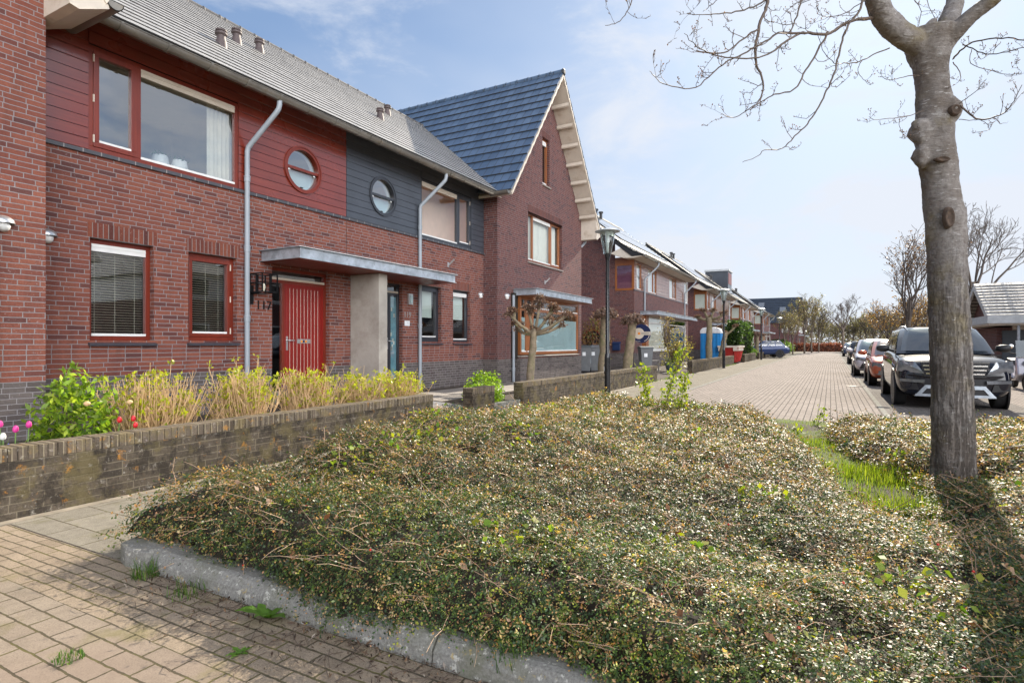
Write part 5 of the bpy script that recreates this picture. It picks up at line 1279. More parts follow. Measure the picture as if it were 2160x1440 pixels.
def branches_mesh(name, B, mat, parent, nside=5, loc=None):
    m = MB()
    for pts, rad in B: m.tube(pts, rad, nside if rad[0] > .03 else 4 if rad[0] > .012 else 3, False)
    return m.build(name, mat, parent, smooth=True, loc=loc)

# ------------------------------------------------------------------ the big tree in the foreground
D0 = 4.80
TR = thing('street_tree', tuple(at(2020, 1060, D0)), 'big bare grey-barked tree with knotty trunk in the right foreground', 'tree')
prof = [(1110,1950,2096),(1085,1960,2082),(1060,1968,2072),(1030,1973,2065),(1000,1975,2062),(950,1977,2060),(900,1977,2058),(800,1975,2054),(700,1972,2050),(600,1970,2045),(540,1968,2043),(500,1966,2043),(470,1964,2042),(450,1962,2039),(420,1960,2033),(400,1958,2027),(370,1955,2026),(350,1951,2024),(335,1946,2022),(310,1943,2017),(290,1940,2015),(270,1940,2015),(250,1942,2018),(229,1943,2016),(208,1943,2012),(175,1942,2006),(146,1937,2005),(125,1929,2007),(105,1922,2012),(85,1918,2020),(70,1917,2026)]
nr = 40; rows = []; m = MB()
prof2 = []
for (a, b) in zip(prof, prof[1:]):
    for k in range(4):
        f = k/4; prof2.append(tuple(a[i]+(b[i]-a[i])*f for i in range(3)))
prof2.append(prof[-1])
for v, ul, ur in prof2:
    c = at((ul+ur)/2-8, v, D0); r = (ur-ul)/2/FOC*D0*.935; row = []
    for j in range(nr):
        a = 2*math.pi*j/nr; rr_ = r*(1 + .020*math.sin(3*a+v*.01)+.014*math.sin(7*a+v*.03) + .012*math.sin(v*.13+2*a))
        row.append((c.x + rr_*math.cos(a), c.y + rr_*math.sin(a), c.z))
    rows.append(row + [row[0]])
m.grid(rows)
R_ = Vector((RX, RY, 0)); FW = Vector((FX, FY, 0))
def knob(u, v, r, dz=1.0, toward=0.0, collar=True):
    c = at(u, v, D0 - toward)
    P = [(r*.15,-r*1.0),(r*.75,-r*.72),(r*1.0,-r*.1),(r*.92,r*.45),(r*.6,r*.78),(r*.25,r*.84)]
    b = len(m.v); m.lathe(P, tuple(c), 14)
    for i in range(b, len(m.v)):
        x, y, z = m.v[i]; s = 1 + .10*math.sin(x*60)+.08*math.sin(z*75+y*40); m.v[i] = (c.x+(x-c.x)*s, c.y+(y-c.y)*s, c.z+(z-c.z)*s*dz)
m.add(rows[0][:-1], [tuple(range(nr))]); m.add(rows[-1][:-1], [tuple(range(nr))])
knob(1945, 280, .098, 1.1, .03); knob(1944, 328, .075, 1.35, .03); knob(1936, 263, .05, 1, .06); knob(2006, 232, .085, 1.3, .08); knob(1955, 304, .09, 1.2, .03)
TM = m
# cut branch scars
def scar(u, v, r, out, mat, h=1.0):
    c = at(u, v, D0 - out); mm = MB(); N = -FW; U = Vector((0,0,1)); S = R_
    for k, (rr_, off) in enumerate(((1.0,0),(.78,.03),(.45,.012),(.0,.004))): pass
    P = []
    for rr_, off in ((1.15,-.03),(1.0,.004),(.78,.006),(.66,-.002),(.3,-.004),(.02,-.004)):
        P.append([tuple(c + S*(r*rr_*math.cos(a)) + U*(r*h*rr_*math.sin(a)) + N*off) for a in np.linspace(0, 2*math.pi, 19)])
    return mm.grid(P).build('branch_scar', M[mat], TR, smooth=True)
scar(2017, 231, .042, .165, 'scar'); scar(2004, 458, .038, .158, 'scar', 2.1); scar(1990, 335, .055, .150, 'scar', .35)
# limbs above the fork
def pl(pts, d0, d1, ox=1260, sc=2.4, oy=0):
    n = len(pts); return [at(ox + x/sc, oy + y/sc, d0 + (d1-d0)*i/(n-1)) for i, (x, y) in enumerate(pts)]
LB = []
def limb(pts, widths, d0, d1, n=3):
    P = pl(pts, d0, d1); Rr = [w/2/2.4/FOC*D0 for w in widths]
    # smooth
    Q, S = [], []
    for i in range(len(P)-1):
        p0, p1, p2, p3 = P[max(i-1,0)], P[i], P[i+1], P[min(i+2,len(P)-1)]
        for k in range(n):
            t = k/n; Q.append(.5*((2*p1)+(p2-p0)*t+(2*p0-5*p1+4*p2-p3)*t*t+(3*p1-p0-3*p2+p3)*t**3)); S.append(Rr[i]+(Rr[i+1]-Rr[i])*t)
    Q.append(P[-1]); S.append(Rr[-1]); LB.append(([arr(q) for q in Q], S)); return Q, S
limb([(1650,240),(1600,212),(1520,160),(1450,85),(1415,0),(1385,-130),(1320,-300),(1200,-480),(1040,-640)], [105,112,112,104,98,92,80,62,45], D0, D0-.5)
limb([(1715,250),(1752,190),(1785,90),(1812,0),(1830,-150),(1860,-350),(1840,-600)], [120,112,92,84,80,64,45], D0, D0+.4)
limb([(1745,235),(1805,165),(1890,85),(1990,5),(2100,-110),(2200,-260),(2330,-420)], [95,85,74,68,62,50,36], D0-.05, D0-.5)
limb([(1660,230),(1672,170),(1700,120),(1712,112)], [110,75,50,44], D0-.02, D0-.02)
for pts, rad in LB: TM.tube(pts, rad, 20)
tk = TM.build('trunk', M['bark'], TR, smooth=True)
rm_ = tk.modifiers.new('blend', 'REMESH'); rm_.mode = 'VOXEL'; rm_.voxel_size = .011; rm_.use_smooth_shade = True
rm_ = tk.modifiers.new('soften', 'SMOOTH'); rm_.factor = .5; rm_.iterations = 7
for i_, (ns_, st_) in enumerate(((.11, .020), (.022, .007))):
    tx = bpy.data.textures.new('bark_relief', 'CLOUDS'); tx.noise_scale = ns_; tx.noise_depth = 3; dm = tk.modifiers.new('relief', 'DISPLACE'); dm.texture = tx; dm.strength = st_; dm.mid_level = .5; dm.texture_coords = 'LOCAL'
# hanging branches
tr_rng = np.random.default_rng(5)
TW = []; BUD = []
def twigs(Q, S, k, L):
    for i in range(k):
        f = tr_rng.uniform(.12, 1.0)*(len(Q)-1); a = int(min(f, len(Q)-2)); p = arr(Q[a]) + (arr(Q[a+1])-arr(Q[a]))*(f-a); d = arr(Q[a+1])-arr(Q[a]); d /= np.linalg.norm(d)+1e-9
        o = np.cross(d, tr_rng.normal(size=3)); o /= np.linalg.norm(o); nd = d*.6+o*.9; ln = L*tr_rng.uniform(.4, 1.25); pts = [p.copy()]; 
        for s in range(5):
            nd = nd + np.array([0,0,.16]) + tr_rng.normal(size=3)*.28; nd /= np.linalg.norm(nd); p = p + nd*ln/5; pts.append(p.copy())
            if s > 0:
                e = tr_rng.normal(size=3); e[2] = abs(e[2]); e /= np.linalg.norm(e); q = p + e*tr_rng.uniform(.012, .03); TW.append(([p, q], [.0017, .0010])); BUD.append(q)
                if tr_rng.random() < .25:
                    q2 = p + (nd*.5+e)*ln*.22; TW.append(([p, (p+q2)/2+np.array([0,0,.004]), q2], [.0018,.0016,.0011])); BUD.append(q2)
        r = min(S[a]*.55, .0031); TW.append((pts, [r, r*.9, r*.8, r*.7, r*.55, .0014])); BUD.append(pts[-1])
def hang(pts, w0, w1, d0, d1, k, L=.16):
    P = pl(pts, d0, d1); Q, S = [], []; n = 4; r0, r1 = w0*.85/2/2.4/FOC*D0, w1*.7/2/2.4/FOC*D0; T = (len(P)-1)*n
    for i in range(len(P)-1):
        p0, p1, p2, p3 = P[max(i-1,0)], P[i], P[i+1], P[min(i+2,len(P)-1)]
        for q in range(n):
            t = q/n; Q.append(.5*((2*p1)+(p2-p0)*t+(2*p0-5*p1+4*p2-p3)*t*t+(3*p1-p0-3*p2+p3)*t**3)); S.append(r0+(r1-r0)*(i*n+q)/T)
    Q.append(P[-1]); S.append(r1)
    j = [arr(q) + (tr_rng.normal(size=3)*.0025 if 0 < i < len(Q)-1 else 0) for i, q in enumerate(Q)]
    TW.append((j, S)); twigs(j, S, k, L)
hang([(1400,92),(1290,105),(1220,140),(1165,175),(1090,168),(1020,172),(950,215),(880,265),(790,295),(650,290),(560,270),(500,255)], 22, 4, D0-.2, D0-1.1, 16)
hang([(1165,175),(1130,230),(1090,300),(1040,380),(995,455),(900,480),(830,515),(750,565),(690,595),(625,580)], 13, 4, D0-.45, D0-.9, 13)
hang([(1050,170),(920,168),(870,200),(800,240),(710,290),(650,315),(580,375),(500,440),(380,440),(300,400),(265,360)], 13, 3.5, D0-.6, D0-1.3, 14)
hang([(1360,-160),(1350,-60),(1330,50),(1270,130),(1240,210),(1215,310),(1190,400),(1150,480),(1110,560),(1060,630),(1000,690),(960,735),(910,762),(850,760),(800,800),(735,822)], 15, 3.5, D0-.3, D0-1.0, 14)
hang([(960,-560),(900,-300),(870,-100),(860,0),(850,50),(820,130),(800,260),(805,330),(838,410),(830,490),(800,530),(775,560)], 24, 4, D0-.55, D0-1.0, 11)
hang([(815,150),(740,200),(660,260),(580,270),(500,235),(440,170)], 11, 3.5, D0-.9, D0-1.3, 10)
hang([(1060,-330),(1040,-100),(1030,0),(1010,80),(970,165),(905,172),(850,220),(770,245)], 12, 4, D0-.5, D0-1.2, 10)
hang([(880,-420),(860,-120),(850,0),(770,40),(680,65),(600,70),(530,80),(455,68)], 12, 3, D0-.6, D0-1.5, 12)
hang([(1480,245),(1400,275),(1340,310),(1250,322),(1200,320),(1140,250),(1110,150)], 9, 3.5, D0-.1, D0-.6, 8)
hang([(1340,310),(1320,345),(1335,390),(1385,430)], 5, 3, D0-.3, D0-.4, 4, .1)
hang([(1800,300),(1850,245),(1920,210),(2050,195),(2160,205),(2300,250)], 12, 6, D0-.05, D0-.9, 8)
hang([(1850,225),(1900,245),(1970,275),(2080,260),(2160,240),(2300,230)], 8, 4, D0-.2, D0-.9, 7)
hang([(1895,250),(1890,320),(1985,355),(2075,375),(2150,370)], 5, 3, D0-.3, D0-.7, 6, .12)
hang([(1632,385),(1570,385),(1500,405),(1430,390)], 7, 3, D0-.1, D0-.3, 7, .12)
hang([(1650,562),(1560,590),(1480,600),(1400,605),(1375,590)], 6, 3, D0-.1, D0-.4, 8, .12)
hang([(1530,600),(1532,640),(1545,680),(1600,712)], 4, 3, D0-.2, D0-.2, 5, .10)
hang([(1840,535),(1900,590),(1960,605),(2060,570),(2110,510),(2150,430)], 13, 4, D0-.2, D0-.7, 10)
hang([(1830,525),(1880,490),(1930,450),(1970,400)], 5, 3, D0-.2, D0-.4, 6, .12)
hang([(1830,605),(1900,608),(1950,610),(1985,655),(1900,672)], 5, 3, D0-.2, D0-.3, 5, .10)
hang([(1800,315),(1835,370),(1838,400),(1820,420)], 7, 3, D0-.15, D0-.2, 3, .10)
hang([(300,-300),(230,-120),(175,0),(140,80),(90,120),(40,130)], 8, 3, D0-.9, D0-1.4, 5)
hang([(1500,-200),(1560,-60),(1640,60),(1600,170),(1570,120)], 8, 3, D0+.2, D0+.3, 7)
hang([(1700,-250),(1660,-60),(1690,60),(1720,110)], 7, 3, D0+.3, D0+.2, 6)
hang([(1450,-60),(1330,20),(1230,80),(1150,85),(1135,70)], 8, 3, D0-.2, D0-.6, 9)
hang([(1300,-250),(1200,-100),(1100,-20),(1000,20),(930,90)], 9, 3, D0-.4, D0-.8, 10)
hang([(760,-250),(700,-90),(620,-10),(560,40),(535,60)], 8, 3, D0-.7, D0-1.3, 9)
branches_mesh('twigs', TW, M['twig'], TR)
C = np.array(BUD); leaves('buds', C, tr_rng.uniform(.010,.018,len(C)), mixcols(len(C), [(.16,.10,.07),(.22,.15,.08)], [2,1], tr_rng), M['dryleaf'], TR, tr_rng, .5, 0, np.array([0,0,.6]))
# crown above the picture, for the shadow and the reflections
g2 = np.random.default_rng(9); B = []
for (pt, dr_) in (((1040,-640),(-.7,-.1,.5)),((1840,-600),(.1,.2,1)),((2330,-420),(.7,.1,.6)),((1320,-300),(-.3,.5,.8)),((2100,-110),(.3,-.4,.9)),((1412,-40),(-.4,-.5,.8)),((1860,-350),(-.2,.6,.8))):
    c = pl([pt, pt], D0, D0)[0]; grow(g2, arr(c), dr_, 1.9, .05, 2, (5,7), (.5,.9), .6, .04, .1, .004, B)
branches_mesh('upper_crown', B, M['twig'], TR)
# cut stems lying beside the trunk
t = tag(MB().tube([(1.35,5.9,.42),(1.75,5.75,.46),(2.1,5.9,.40)], .016, 6).tube([(1.6,5.5,.40),(1.9,5.9,.5),(2.3,6.1,.46)], .013, 6).tube([(1.3,6.5,.40),(1.55,6.2,.52)], .012, 6).build('cut_branch', simple('bleached_wood', (.5,.45,.38), .8), None, loc=(1.7,5.8,.42)), 'bleached cut branches lying on the bed to the right of the trunk', 'branch')

# ------------------------------------------------------------------ pollards
def pollard(x, y, z0, h, r, head, label, lean=(0,0), arms=None):
    t = thing('pollard_tree', (x, y, z0), label, 'tree', 'pollarded trees in the front gardens'); g = np.random.default_rng(int(y*100)); m = MB()
    top = Vector((x+lean[0], y+lean[1], z0+h)); n = 10
    pts = [Vector((x,y,z0-.1)).lerp(top, i/n) + Vector((g.normal()*.01, g.normal()*.01, 0)) for i in range(n+1)]
    m.tube(pts, [r*(1.12-.25*i/n+.05*math.sin(i*2.1)) for i in range(n+1)], 14); heads = [(top, head)]
    if arms:
        for (dx, dy, dz, L, hr) in arms:
            a = top + Vector((0,0,-.15)); e = a + Vector((dx,dy,dz)).normalized()*L; md = a.lerp(e,.5)+Vector((0,0,-.05)); m.tube([a, md, e], [r*.55, r*.4, r*.38], 8); heads.append((e, hr))
            for q in range(2):
                b = a.lerp(e, g.uniform(.5,.9)); e2 = b + Vector((g.normal()*.1+dx*.1, g.normal()*.1, .12+g.random()*.12)); m.tube([b, e2], [r*.3, r*.25], 6); heads.append((e2, hr*.6))
    m.build('trunk', M['pollard'], t, smooth=True); hm = MB(); C = []
    for c, hr in heads:
        for i in range(int(110*max(.3, hr/.3))):
            d = g.normal(size=3); d /= np.linalg.norm(d); d[2] = abs(d[2])*.9-.25; p = arr(c)+d*hr*g.uniform(.55,.95)*np.array([1,1,.85]); s = hr*g.uniform(.08,.16)
            hm.lathe([(0,-s),(s*.8,-s*.4),(s,.2*s),(s*.5,s*.8),(0,s)], tuple(p), 5); C += [p + d*s*1.0 + g.normal(size=3)*.02 for _ in range(3)]
    hm.build('knuckles', simple('pollard_knuckle', (.12,.075,.055), .9, var=.5, vscale=14), t); C = np.array(C)
    leaves('twigs', C, g.uniform(.04,.10,len(C)), mixcols(len(C), [(.20,.125,.08),(.12,.075,.055),(.32,.22,.15)], [3,3,1], g), M['dryleaf'], t, g, .35, 0)
pollard(-6.0, 16.55, .12, 2.05, .155, .42, 'thick pollarded trunk with knobbly head left of the lamp post', (.10,.0))
pollard(-6.0, 18.75, .12, 1.95, .155, .45, 'thick leaning pollarded trunk with knobbly head by the agent sign', (.22,.1))
pollard(-6.8, 13.25, .16, 1.55, .095, .10, 'slender candelabra pollard with many stubby arms before the bay window', (.10,.1),
        [(-.9,-.3,.75,.85,.13),(-.3,.1,1,.75,.17),(.15,.1,1,.85,.18),(.6,.2,.9,.85,.17),(.9,.3,.55,.95,.16),(1,.4,.35,.75,.10),(-1,.1,.25,.55,.08)])
pollard(-5.95, 33.6, .1, 2.7, .17, .12, 'tall knotted pollard with spread arms in front of the toilet cabin', (.0,.1), [(-.5,0,.9,.6,.16),(.4,.2,.9,.6,.16),(.8,0,.3,.9,.15),(-.8,0,.2,.7,.14),(.7,.1,-.1,.8,.13)])
pollard(-5.8, 36.0, .1, 1.9, .15, .12, 'leaning grey trunk between the toilet cabin and the lamp post', (.35,.2), [(.6,.2,.6,.8,.14),(-.4,.2,.8,.6,.14)])
pollard(-5.9, 57.2, .1, 2.05, .17, .42, 'round-headed pollard in front of the blue car'); pollard(-5.75, 60.0, .1, 2.05, .17, .36, 'smaller round-headed pollard next to the blue car')

# ------------------------------------------------------------------ far trees
def far_tree(seed, h, r, levels=3, kids=(5,7), spread=(.45,.8), trunk=.30, minr=.012, leafs=0, pal=None, lsize=.12):
    g = np.random.default_rng(seed); B = []; tips = []
    tp = np.array([0,0,h*trunk]); B.append(([np.array([0,0,-.2]), tp*.5+g.normal(size=3)*.03, tp, tp+np.array([0,0,h*.22])], [r, r*.85, r*.72, r*.55]))
    for i in range(g.integers(6, 8)):
        a = 2.4*i + g.uniform(-.3,.3); th = g.uniform(*spread) if i else .1; d = np.array([math.cos(a)*math.sin(th), math.sin(a)*math.sin(th), math.cos(th)])
        grow(g, tp + np.array([0,0,h*.20*i/7]), d, h*.48*g.uniform(.8,1.1), r*.42, levels-1, kids, (.4,.75), .6, .05, .10, minr, B, tips)
    return B, np.array(tips), g
PROTO = {}
def tree_proto(key, *a, trunkmat='trunk_far', **kw):
    leafs = kw.pop('leafs', 0); pal = kw.pop('pal', None); ls = kw.pop('lsize', .12); B, tips, g = far_tree(*a, **kw)
    t = thing('bare_tree', (0,0,0), 'tree', 'tree'); m = MB(); pts, rad = B[0]; m.tube(pts, rad, 8); m.build('trunk', M[trunkmat], t, smooth=True)
    branches_mesh('crown', B[1:], M['twig_far'], t)
    if leafs:
        i = g.integers(0, len(tips), leafs); C = tips[i] + g.normal(size=(leafs,3))*.08
        leaves('young_leaves', C, g.uniform(.6,1.3,leafs)*ls, mixcols(leafs, pal[0], pal[1], g), M['leaf'], t, g, .55, .2)
    PROTO[key] = [t, False]; return t
def plant_tree(key, u, Y, label, group=None, X=None, s=1.0, rz=0.0, z=0.0, name='bare_tree', sz=1.0):
    t, used = PROTO[key]; o = copy_tree(t) if used else t; PROTO[key][1] = True
    if X is None:
        c = (u-PCX)/FOC; X = Y*(FX+RX*c)/(FY+RY*c)
    o.location = (X, Y, z); o.rotation_euler = (0,0,rz); o.scale = (s,s,s*sz); o['label'] = label; o.name = name
    if group: o['group'] = group
    elif 'group' in o: del o['group']
    return o
OR = ([(.30,.15,.06),(.22,.11,.05),(.34,.20,.09)], [3,2,2])
tree_proto('bud', 31, 7.6, .15, 3, (6,8), (.25,.55), .27, .010, leafs=800, pal=([(.20,.10,.06),(.12,.06,.045),(.26,.15,.08)], [3,2,1]), lsize=.12)
tree_proto('big', 32, 9.0, .21, 4, (4,6), (.45,.95), .34, .011)
tree_proto('amber', 33, 4.6, .10, 3, (6,8), (.35,.8), .22, .010, leafs=900, pal=OR, lsize=.12)
tree_proto('wide', 34, 8.4, .24, 4, (4,6), (.5,1.0), .30, .016)
tree_proto('spring', 35, 7.5, .13, 3, (6,8), (.15,.45), .25, .014, leafs=1700, pal=([(.24,.16,.06),(.17,.13,.07),(.22,.21,.07)], [3,2,2]), lsize=.15)
tree_proto('grey', 36, 6.5, .14, 3, (6,8), (.4,.8), .25, .022, leafs=700, pal=([(.22,.19,.10),(.2,.15,.1)], [2,1]), lsize=.25)
plant_tree('bud', 1917, 38, 'young tree with dark budding twigs rising behind the dark SUV')
plant_tree('big', 2053, 45, 'wide bare tree half hidden by the foreground trunk, above the pale roofs', rz=1.0, s=1.02)
GA = 'amber-leaved small trees behind the cars'
plant_tree('amber', 1893, 46, 'amber-leaved small tree left of the budding tree', GA, rz=.4); plant_tree('amber', 1936, 50, 'amber-leaved small tree between the budding tree and the trunk', GA, rz=2.4, s=1.15); plant_tree('amber', 1975, 56, 'amber-leaved small tree hidden partly by the foreground trunk', GA, rz=4.1, s=1.2); plant_tree('amber', 1872, 60, 'amber-leaved small tree behind the orange car', GA, rz=5.0, s=1.1)
plant_tree('wide', 1778, 104, 'round-crowned bare tree at the end of the street behind the copper hedge')
GS = 'spring trees along the far left pavement'
plant_tree('spring', 1697, 88, 'slim spring tree beside the dark gabled house', GS); plant_tree('spring', 1712, 96, 'tallest slim spring tree left of the street end', GS, rz=1.3, s=1.05); plant_tree('spring', 1727, 104, 'slim spring tree nearest the street end', GS, rz=2.6, s=.95)
plant_tree('spring', 1655, 70, 'low spring tree between two lamp posts on the left', GS, rz=3.6, s=.62); plant_tree('spring', 1672, 80, 'spring tree in front of the dark gabled house', GS, rz=4.4, s=.68)
GB = 'bare trees of the park beyond the street'
far = [(1800,128),(1815,132),(1828,122),(1842,134),(1857,126),(1872,138),(1789,150),(1884,128),(1903,140),(1765,165),(1748,170),(1733,160),(1920,120),(1945,130),(1700,172)]
for i, (u, Y) in enumerate(far): plant_tree('grey', u, Y, 'grey-brown bare tree in the park row beyond the street end', GB, rz=i*1.7, s=.95+.25*((i*37) % 10)/10)
# far woodland: nobody could count it
g = np.random.default_rng(77); n = 26000; x = g.uniform(-60, 120, n); y = 185 + g.normal(size=n)*6; hh = 5.0 + 1.6*fbm(x, x*0, .12, 3)+.6*fbm(x, x*0, .7, 4); z = hh*g.random(n)**.8
o = leaves('woodland', np.stack([x,y,np.maximum(z,.1)],1), g.uniform(.5,1.2,n), mixcols(n, [(.20,.17,.10),(.15,.13,.08),(.24,.22,.10),(.12,.13,.06)], [3,3,2,2], g), M['dryleaf'], rng=g, ratio=.35, up=.1); tag(o, 'hazy brown-green woodland closing the view beyond the street', 'woodland', kind='stuff')
def hedge_box(name, x0, x1, y0, y1, z0, z1, n, size, pal, wts, label, cut=None, stem=True, cat='hedge', group=None, mat='leaf'):
    t = thing(name, ((x0+x1)/2, (y0+y1)/2, z0), label, cat, group); g = np.random.default_rng(int(abs(x0*7+y0*13)*10)); C = g.random((n,3)); f = g.integers(0, 6, n)
    for k in range(3):
        lo, hi = f == 2*k, f == 2*k+1; C[lo,k] = g.random(lo.sum())**2*.15; C[hi,k] = 1-g.random(hi.sum())**2*.15
    C = np.array([x0,y0,z0]) + C*np.array([x1-x0,y1-y0,z1-z0]) + g.normal(size=(n,3))*size*.5; C = C[C[:,2] > z0]
    if cut is not None: C = C[cut(C)]
    leaves('foliage', C, g.uniform(.6,1.4,len(C))*size, mixcols(len(C), pal, wts, g), M[mat], t, g, .6, .2); return t
IV = ([(.03,.06,.015),(.055,.10,.02),(.10,.15,.03),(.02,.035,.012)], [3,3,1,2])
ha = hedge_box('arched_hedge', -6.5, -5.7, 43.6, 51.5, .1, 2.85, 15000, .16, *IV, 'dark green ivy hedge clipped into an arch', cut=lambda C: ~((C[:,1] > 45.6) & (C[:,1] < 48.6) & (C[:,2] < 1.95)))
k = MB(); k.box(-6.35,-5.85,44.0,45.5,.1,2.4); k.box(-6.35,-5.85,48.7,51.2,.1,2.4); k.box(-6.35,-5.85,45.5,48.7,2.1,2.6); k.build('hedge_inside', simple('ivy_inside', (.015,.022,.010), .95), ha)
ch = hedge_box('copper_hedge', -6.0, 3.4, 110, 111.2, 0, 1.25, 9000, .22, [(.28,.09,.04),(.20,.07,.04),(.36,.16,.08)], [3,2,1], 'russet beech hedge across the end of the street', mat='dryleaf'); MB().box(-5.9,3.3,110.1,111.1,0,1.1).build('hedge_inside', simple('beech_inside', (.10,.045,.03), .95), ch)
hedge_box('clipped_hedge', -8.6, -6.6, 106, 109, 0, 1.9, 3000, .2, *IV, 'dark clipped hedge at the far left street corner')
YB = [(.42,.38,.02),(.30,.30,.03),(.14,.2,.03)]
bush('yellow_shrub', (-6.15, 26.6, 1.05), (.75,.95,.95), 1500, .085, [(.34,.27,.06),(.22,.2,.05),(.4,.3,.12)], [3,2,2], 'loose yellow-leaved shrub between the bench and the brick wall', stems=46, shell=.9, stem='twig')
bush('yellow_shrub', (-6.4, 26.0, 2.0), (.5,.6,.8), 260, .075, [(.34,.24,.06),(.3,.2,.1)], [3,2], 'thin upper sprays of twigs above the yellow shrub', stems=24, shell=.95)
bush('forsythia', (-5.7, 79, .75), (.8,1.6,.75), 900, .2, YB, [4,1,1], 'bright yellow forsythia beside the far lamp posts', stems=8); bush('yellow_green_bush', (-5.9, 68, .7), (.6,1.0,.7), 600, .16, YB, [1,3,1], 'yellow-green bush behind the far low wall', stems=8); bush('green_bush', (-5.2, 88, .8), (.9,2.0,.8), 900, .2, [(.16,.24,.03),(.09,.15,.03)], [2,2], 'mixed green bush near the end of the left pavement', stems=8); bush('green_bush', (-5.9, 53, .6), (.4,.6,.5), 500, .12, [(.14,.24,.03),(.09,.15,.03)], [2,2], 'small green bush right of the arched hedge', stems=8)
# ------------------------------------------------------------------ street lamps
def lamp_proto():
    t = thing('street_lamp', (0,0,0), 'lamp', 'street lamp', 'street lamps along the left pavement')
    m = MB(); m.lathe([(.075,-.1),(.075,.95),(.078,.98),(.062,1.05),(.052,1.08),(.05,2.2),(.045,3.45),(.05,3.47),(.055,3.5),(.085,3.62),(.088,3.64),(.05,3.645)], n=20); m.build('post', M['lamp_black'], t, ang=40)
    MB().box(-.079,-.06,-.03,.03,.55,.80).build('hatch', M['black'], t)
    MB().lathe([(.10,3.63),(.205,4.20),(.20,4.20),(.095,3.64)], n=24).build('glass_cone', M['lamp_glass'], t, smooth=True)
    k = MB()
    for a in (0.6, 2.7, 4.8): k.tube([(.085*math.cos(a),.085*math.sin(a),3.64),(.215*math.cos(a),.215*math.sin(a),4.21)], .007, 6)
    k.build('stay', M['galv'], t)
    MB().lathe([(.20,4.19),(.32,4.205),(.325,4.215),(.20,4.26),(.12,4.285),(.0,4.29)], n=28).build('canopy', M['galv'], t, ang=30)
    MB().lathe([(.0,3.66),(.035,3.66),(.04,3.9),(.05,3.95),(.05,4.1),(.16,4.17),(.17,4.19)], n=14).build('lamp_unit', M['white'], t, smooth=True)
    return t
lp = lamp_proto()
spots = [(14.25,'nearest black lamp post, standing in front of the low brick wall'),(32.8,'second lamp post, in front of the wall by the toilet cabin'),(52.0,'third lamp post, at the end of the arched hedge'),(71.5,'fourth lamp post, just past the blue car'),(90.5,'fifth lamp post, against the dark gabled house'),(110,'sixth lamp post, by the yellow forsythia'),(129,'seventh lamp post, among the spring trees'),(148,'farthest lamp post before the woodland')]
for i, (y, lab) in enumerate(spots):
    o = lp if i == 0 else copy_tree(lp); o.location = (-5.04, y, 0); o.rotation_euler = (0,0,i*.7); o['label'] = lab
st = MB().lathe([(.0445,-.05),(.0465,-.05),(.0465,.05),(.0445,.05)], (-5.04,14.25,2.10), 16).build('number_band', simple('yellow_band',(.65,.42,.02),.5), lp); 
st.location = (0,0,0); me = st.data; me.transform(Matrix.Translation((5.04,-14.25,0))); ORG[st.name] = Vector((0,0,0))
o = MB().box(-.082,-.074,-.04,.04,.62,.74).box(-.052,-.047,-.02,.02,1.45,1.55).build('sticker', M['sticker'], lp); me = o.data; me.transform(Matrix.Translation((5.04,-14.25,0)) @ Matrix.Translation((-5.04,14.25,0)))

# ------------------------------------------------------------------ bins, sign, bench, box
def bin_(x, y, z, lid, label, rz=0.0, blue=False):
    t = thing('wheelie_bin', (0,0,0), label, 'bin', 'wheeled refuse bins by the houses'); m = MB()
    a, b = [(-.21,-.25),(.21,-.25),(.21,.22),(-.21,.22)], [(-.28,-.33),(.28,-.33),(.28,.36),(-.28,.36)]
    m.add([(*p,.06) for p in a] + [(*p,.98) for p in b], [(3,2,1,0),(4,5,6,7)] + [(i,(i+1)%4,4+(i+1)%4,4+i) for i in range(4)]); m.box(-.295,.295,-.345,.375,.95,.985)
    m.build('body', M['bin'], t, bevel=.02)
    MB().prism([(-.36,.985),(.40,.985),(.40,1.03),(.1,1.07),(-.34,1.04)], 'x', -.30, .30).build('lid', M[lid], t, bevel=.012)
    for s in (-1,1): MB().lathe([(.0,-.02),(.1,-.02),(.1,.02),(.0,.02)], (s*.24,.30,.10), 14, 'x').build('wheel', M['tyre'], t)
    MB().tube([(-.2,.42,.97),(.2,.42,.97)], .018, 8).build('handle', M['bin_lid'], t)
    MB().box(-.13,.02,-.316,-.312,.66,.80).build('sticker', M['sticker'], t); MB().box(.246,.25,-.05,.05,.35,.75).build('recycling_label', M['sticker'], t)
    if blue: MB().box(.2505,.2525,-.02,.03,.40,.70).build('label_band', M['sky_sticker'], t)
    t.location = (x,y,z); t.rotation_euler = (0,0,rz); t.scale = (.84,.84,1)
    return t
bin_(-8.40, 21.2, .2, 'bin_lid', 'dark grey bin with blue label, nearer of the pair beside the bay window', .35, True); bin_(-8.24, 21.8, .2, 'bin', 'paler grey bin behind the first one beside the bay window', .3)
bin_(-6.22, 21.9, .16, 'bin_lid', 'grey bin standing behind the agent sign before the brown-framed window', .5); bin_(-6.15, 42.6, .12, 'bin', 'pale-lidded bin between the red skip and the arched hedge', .2)

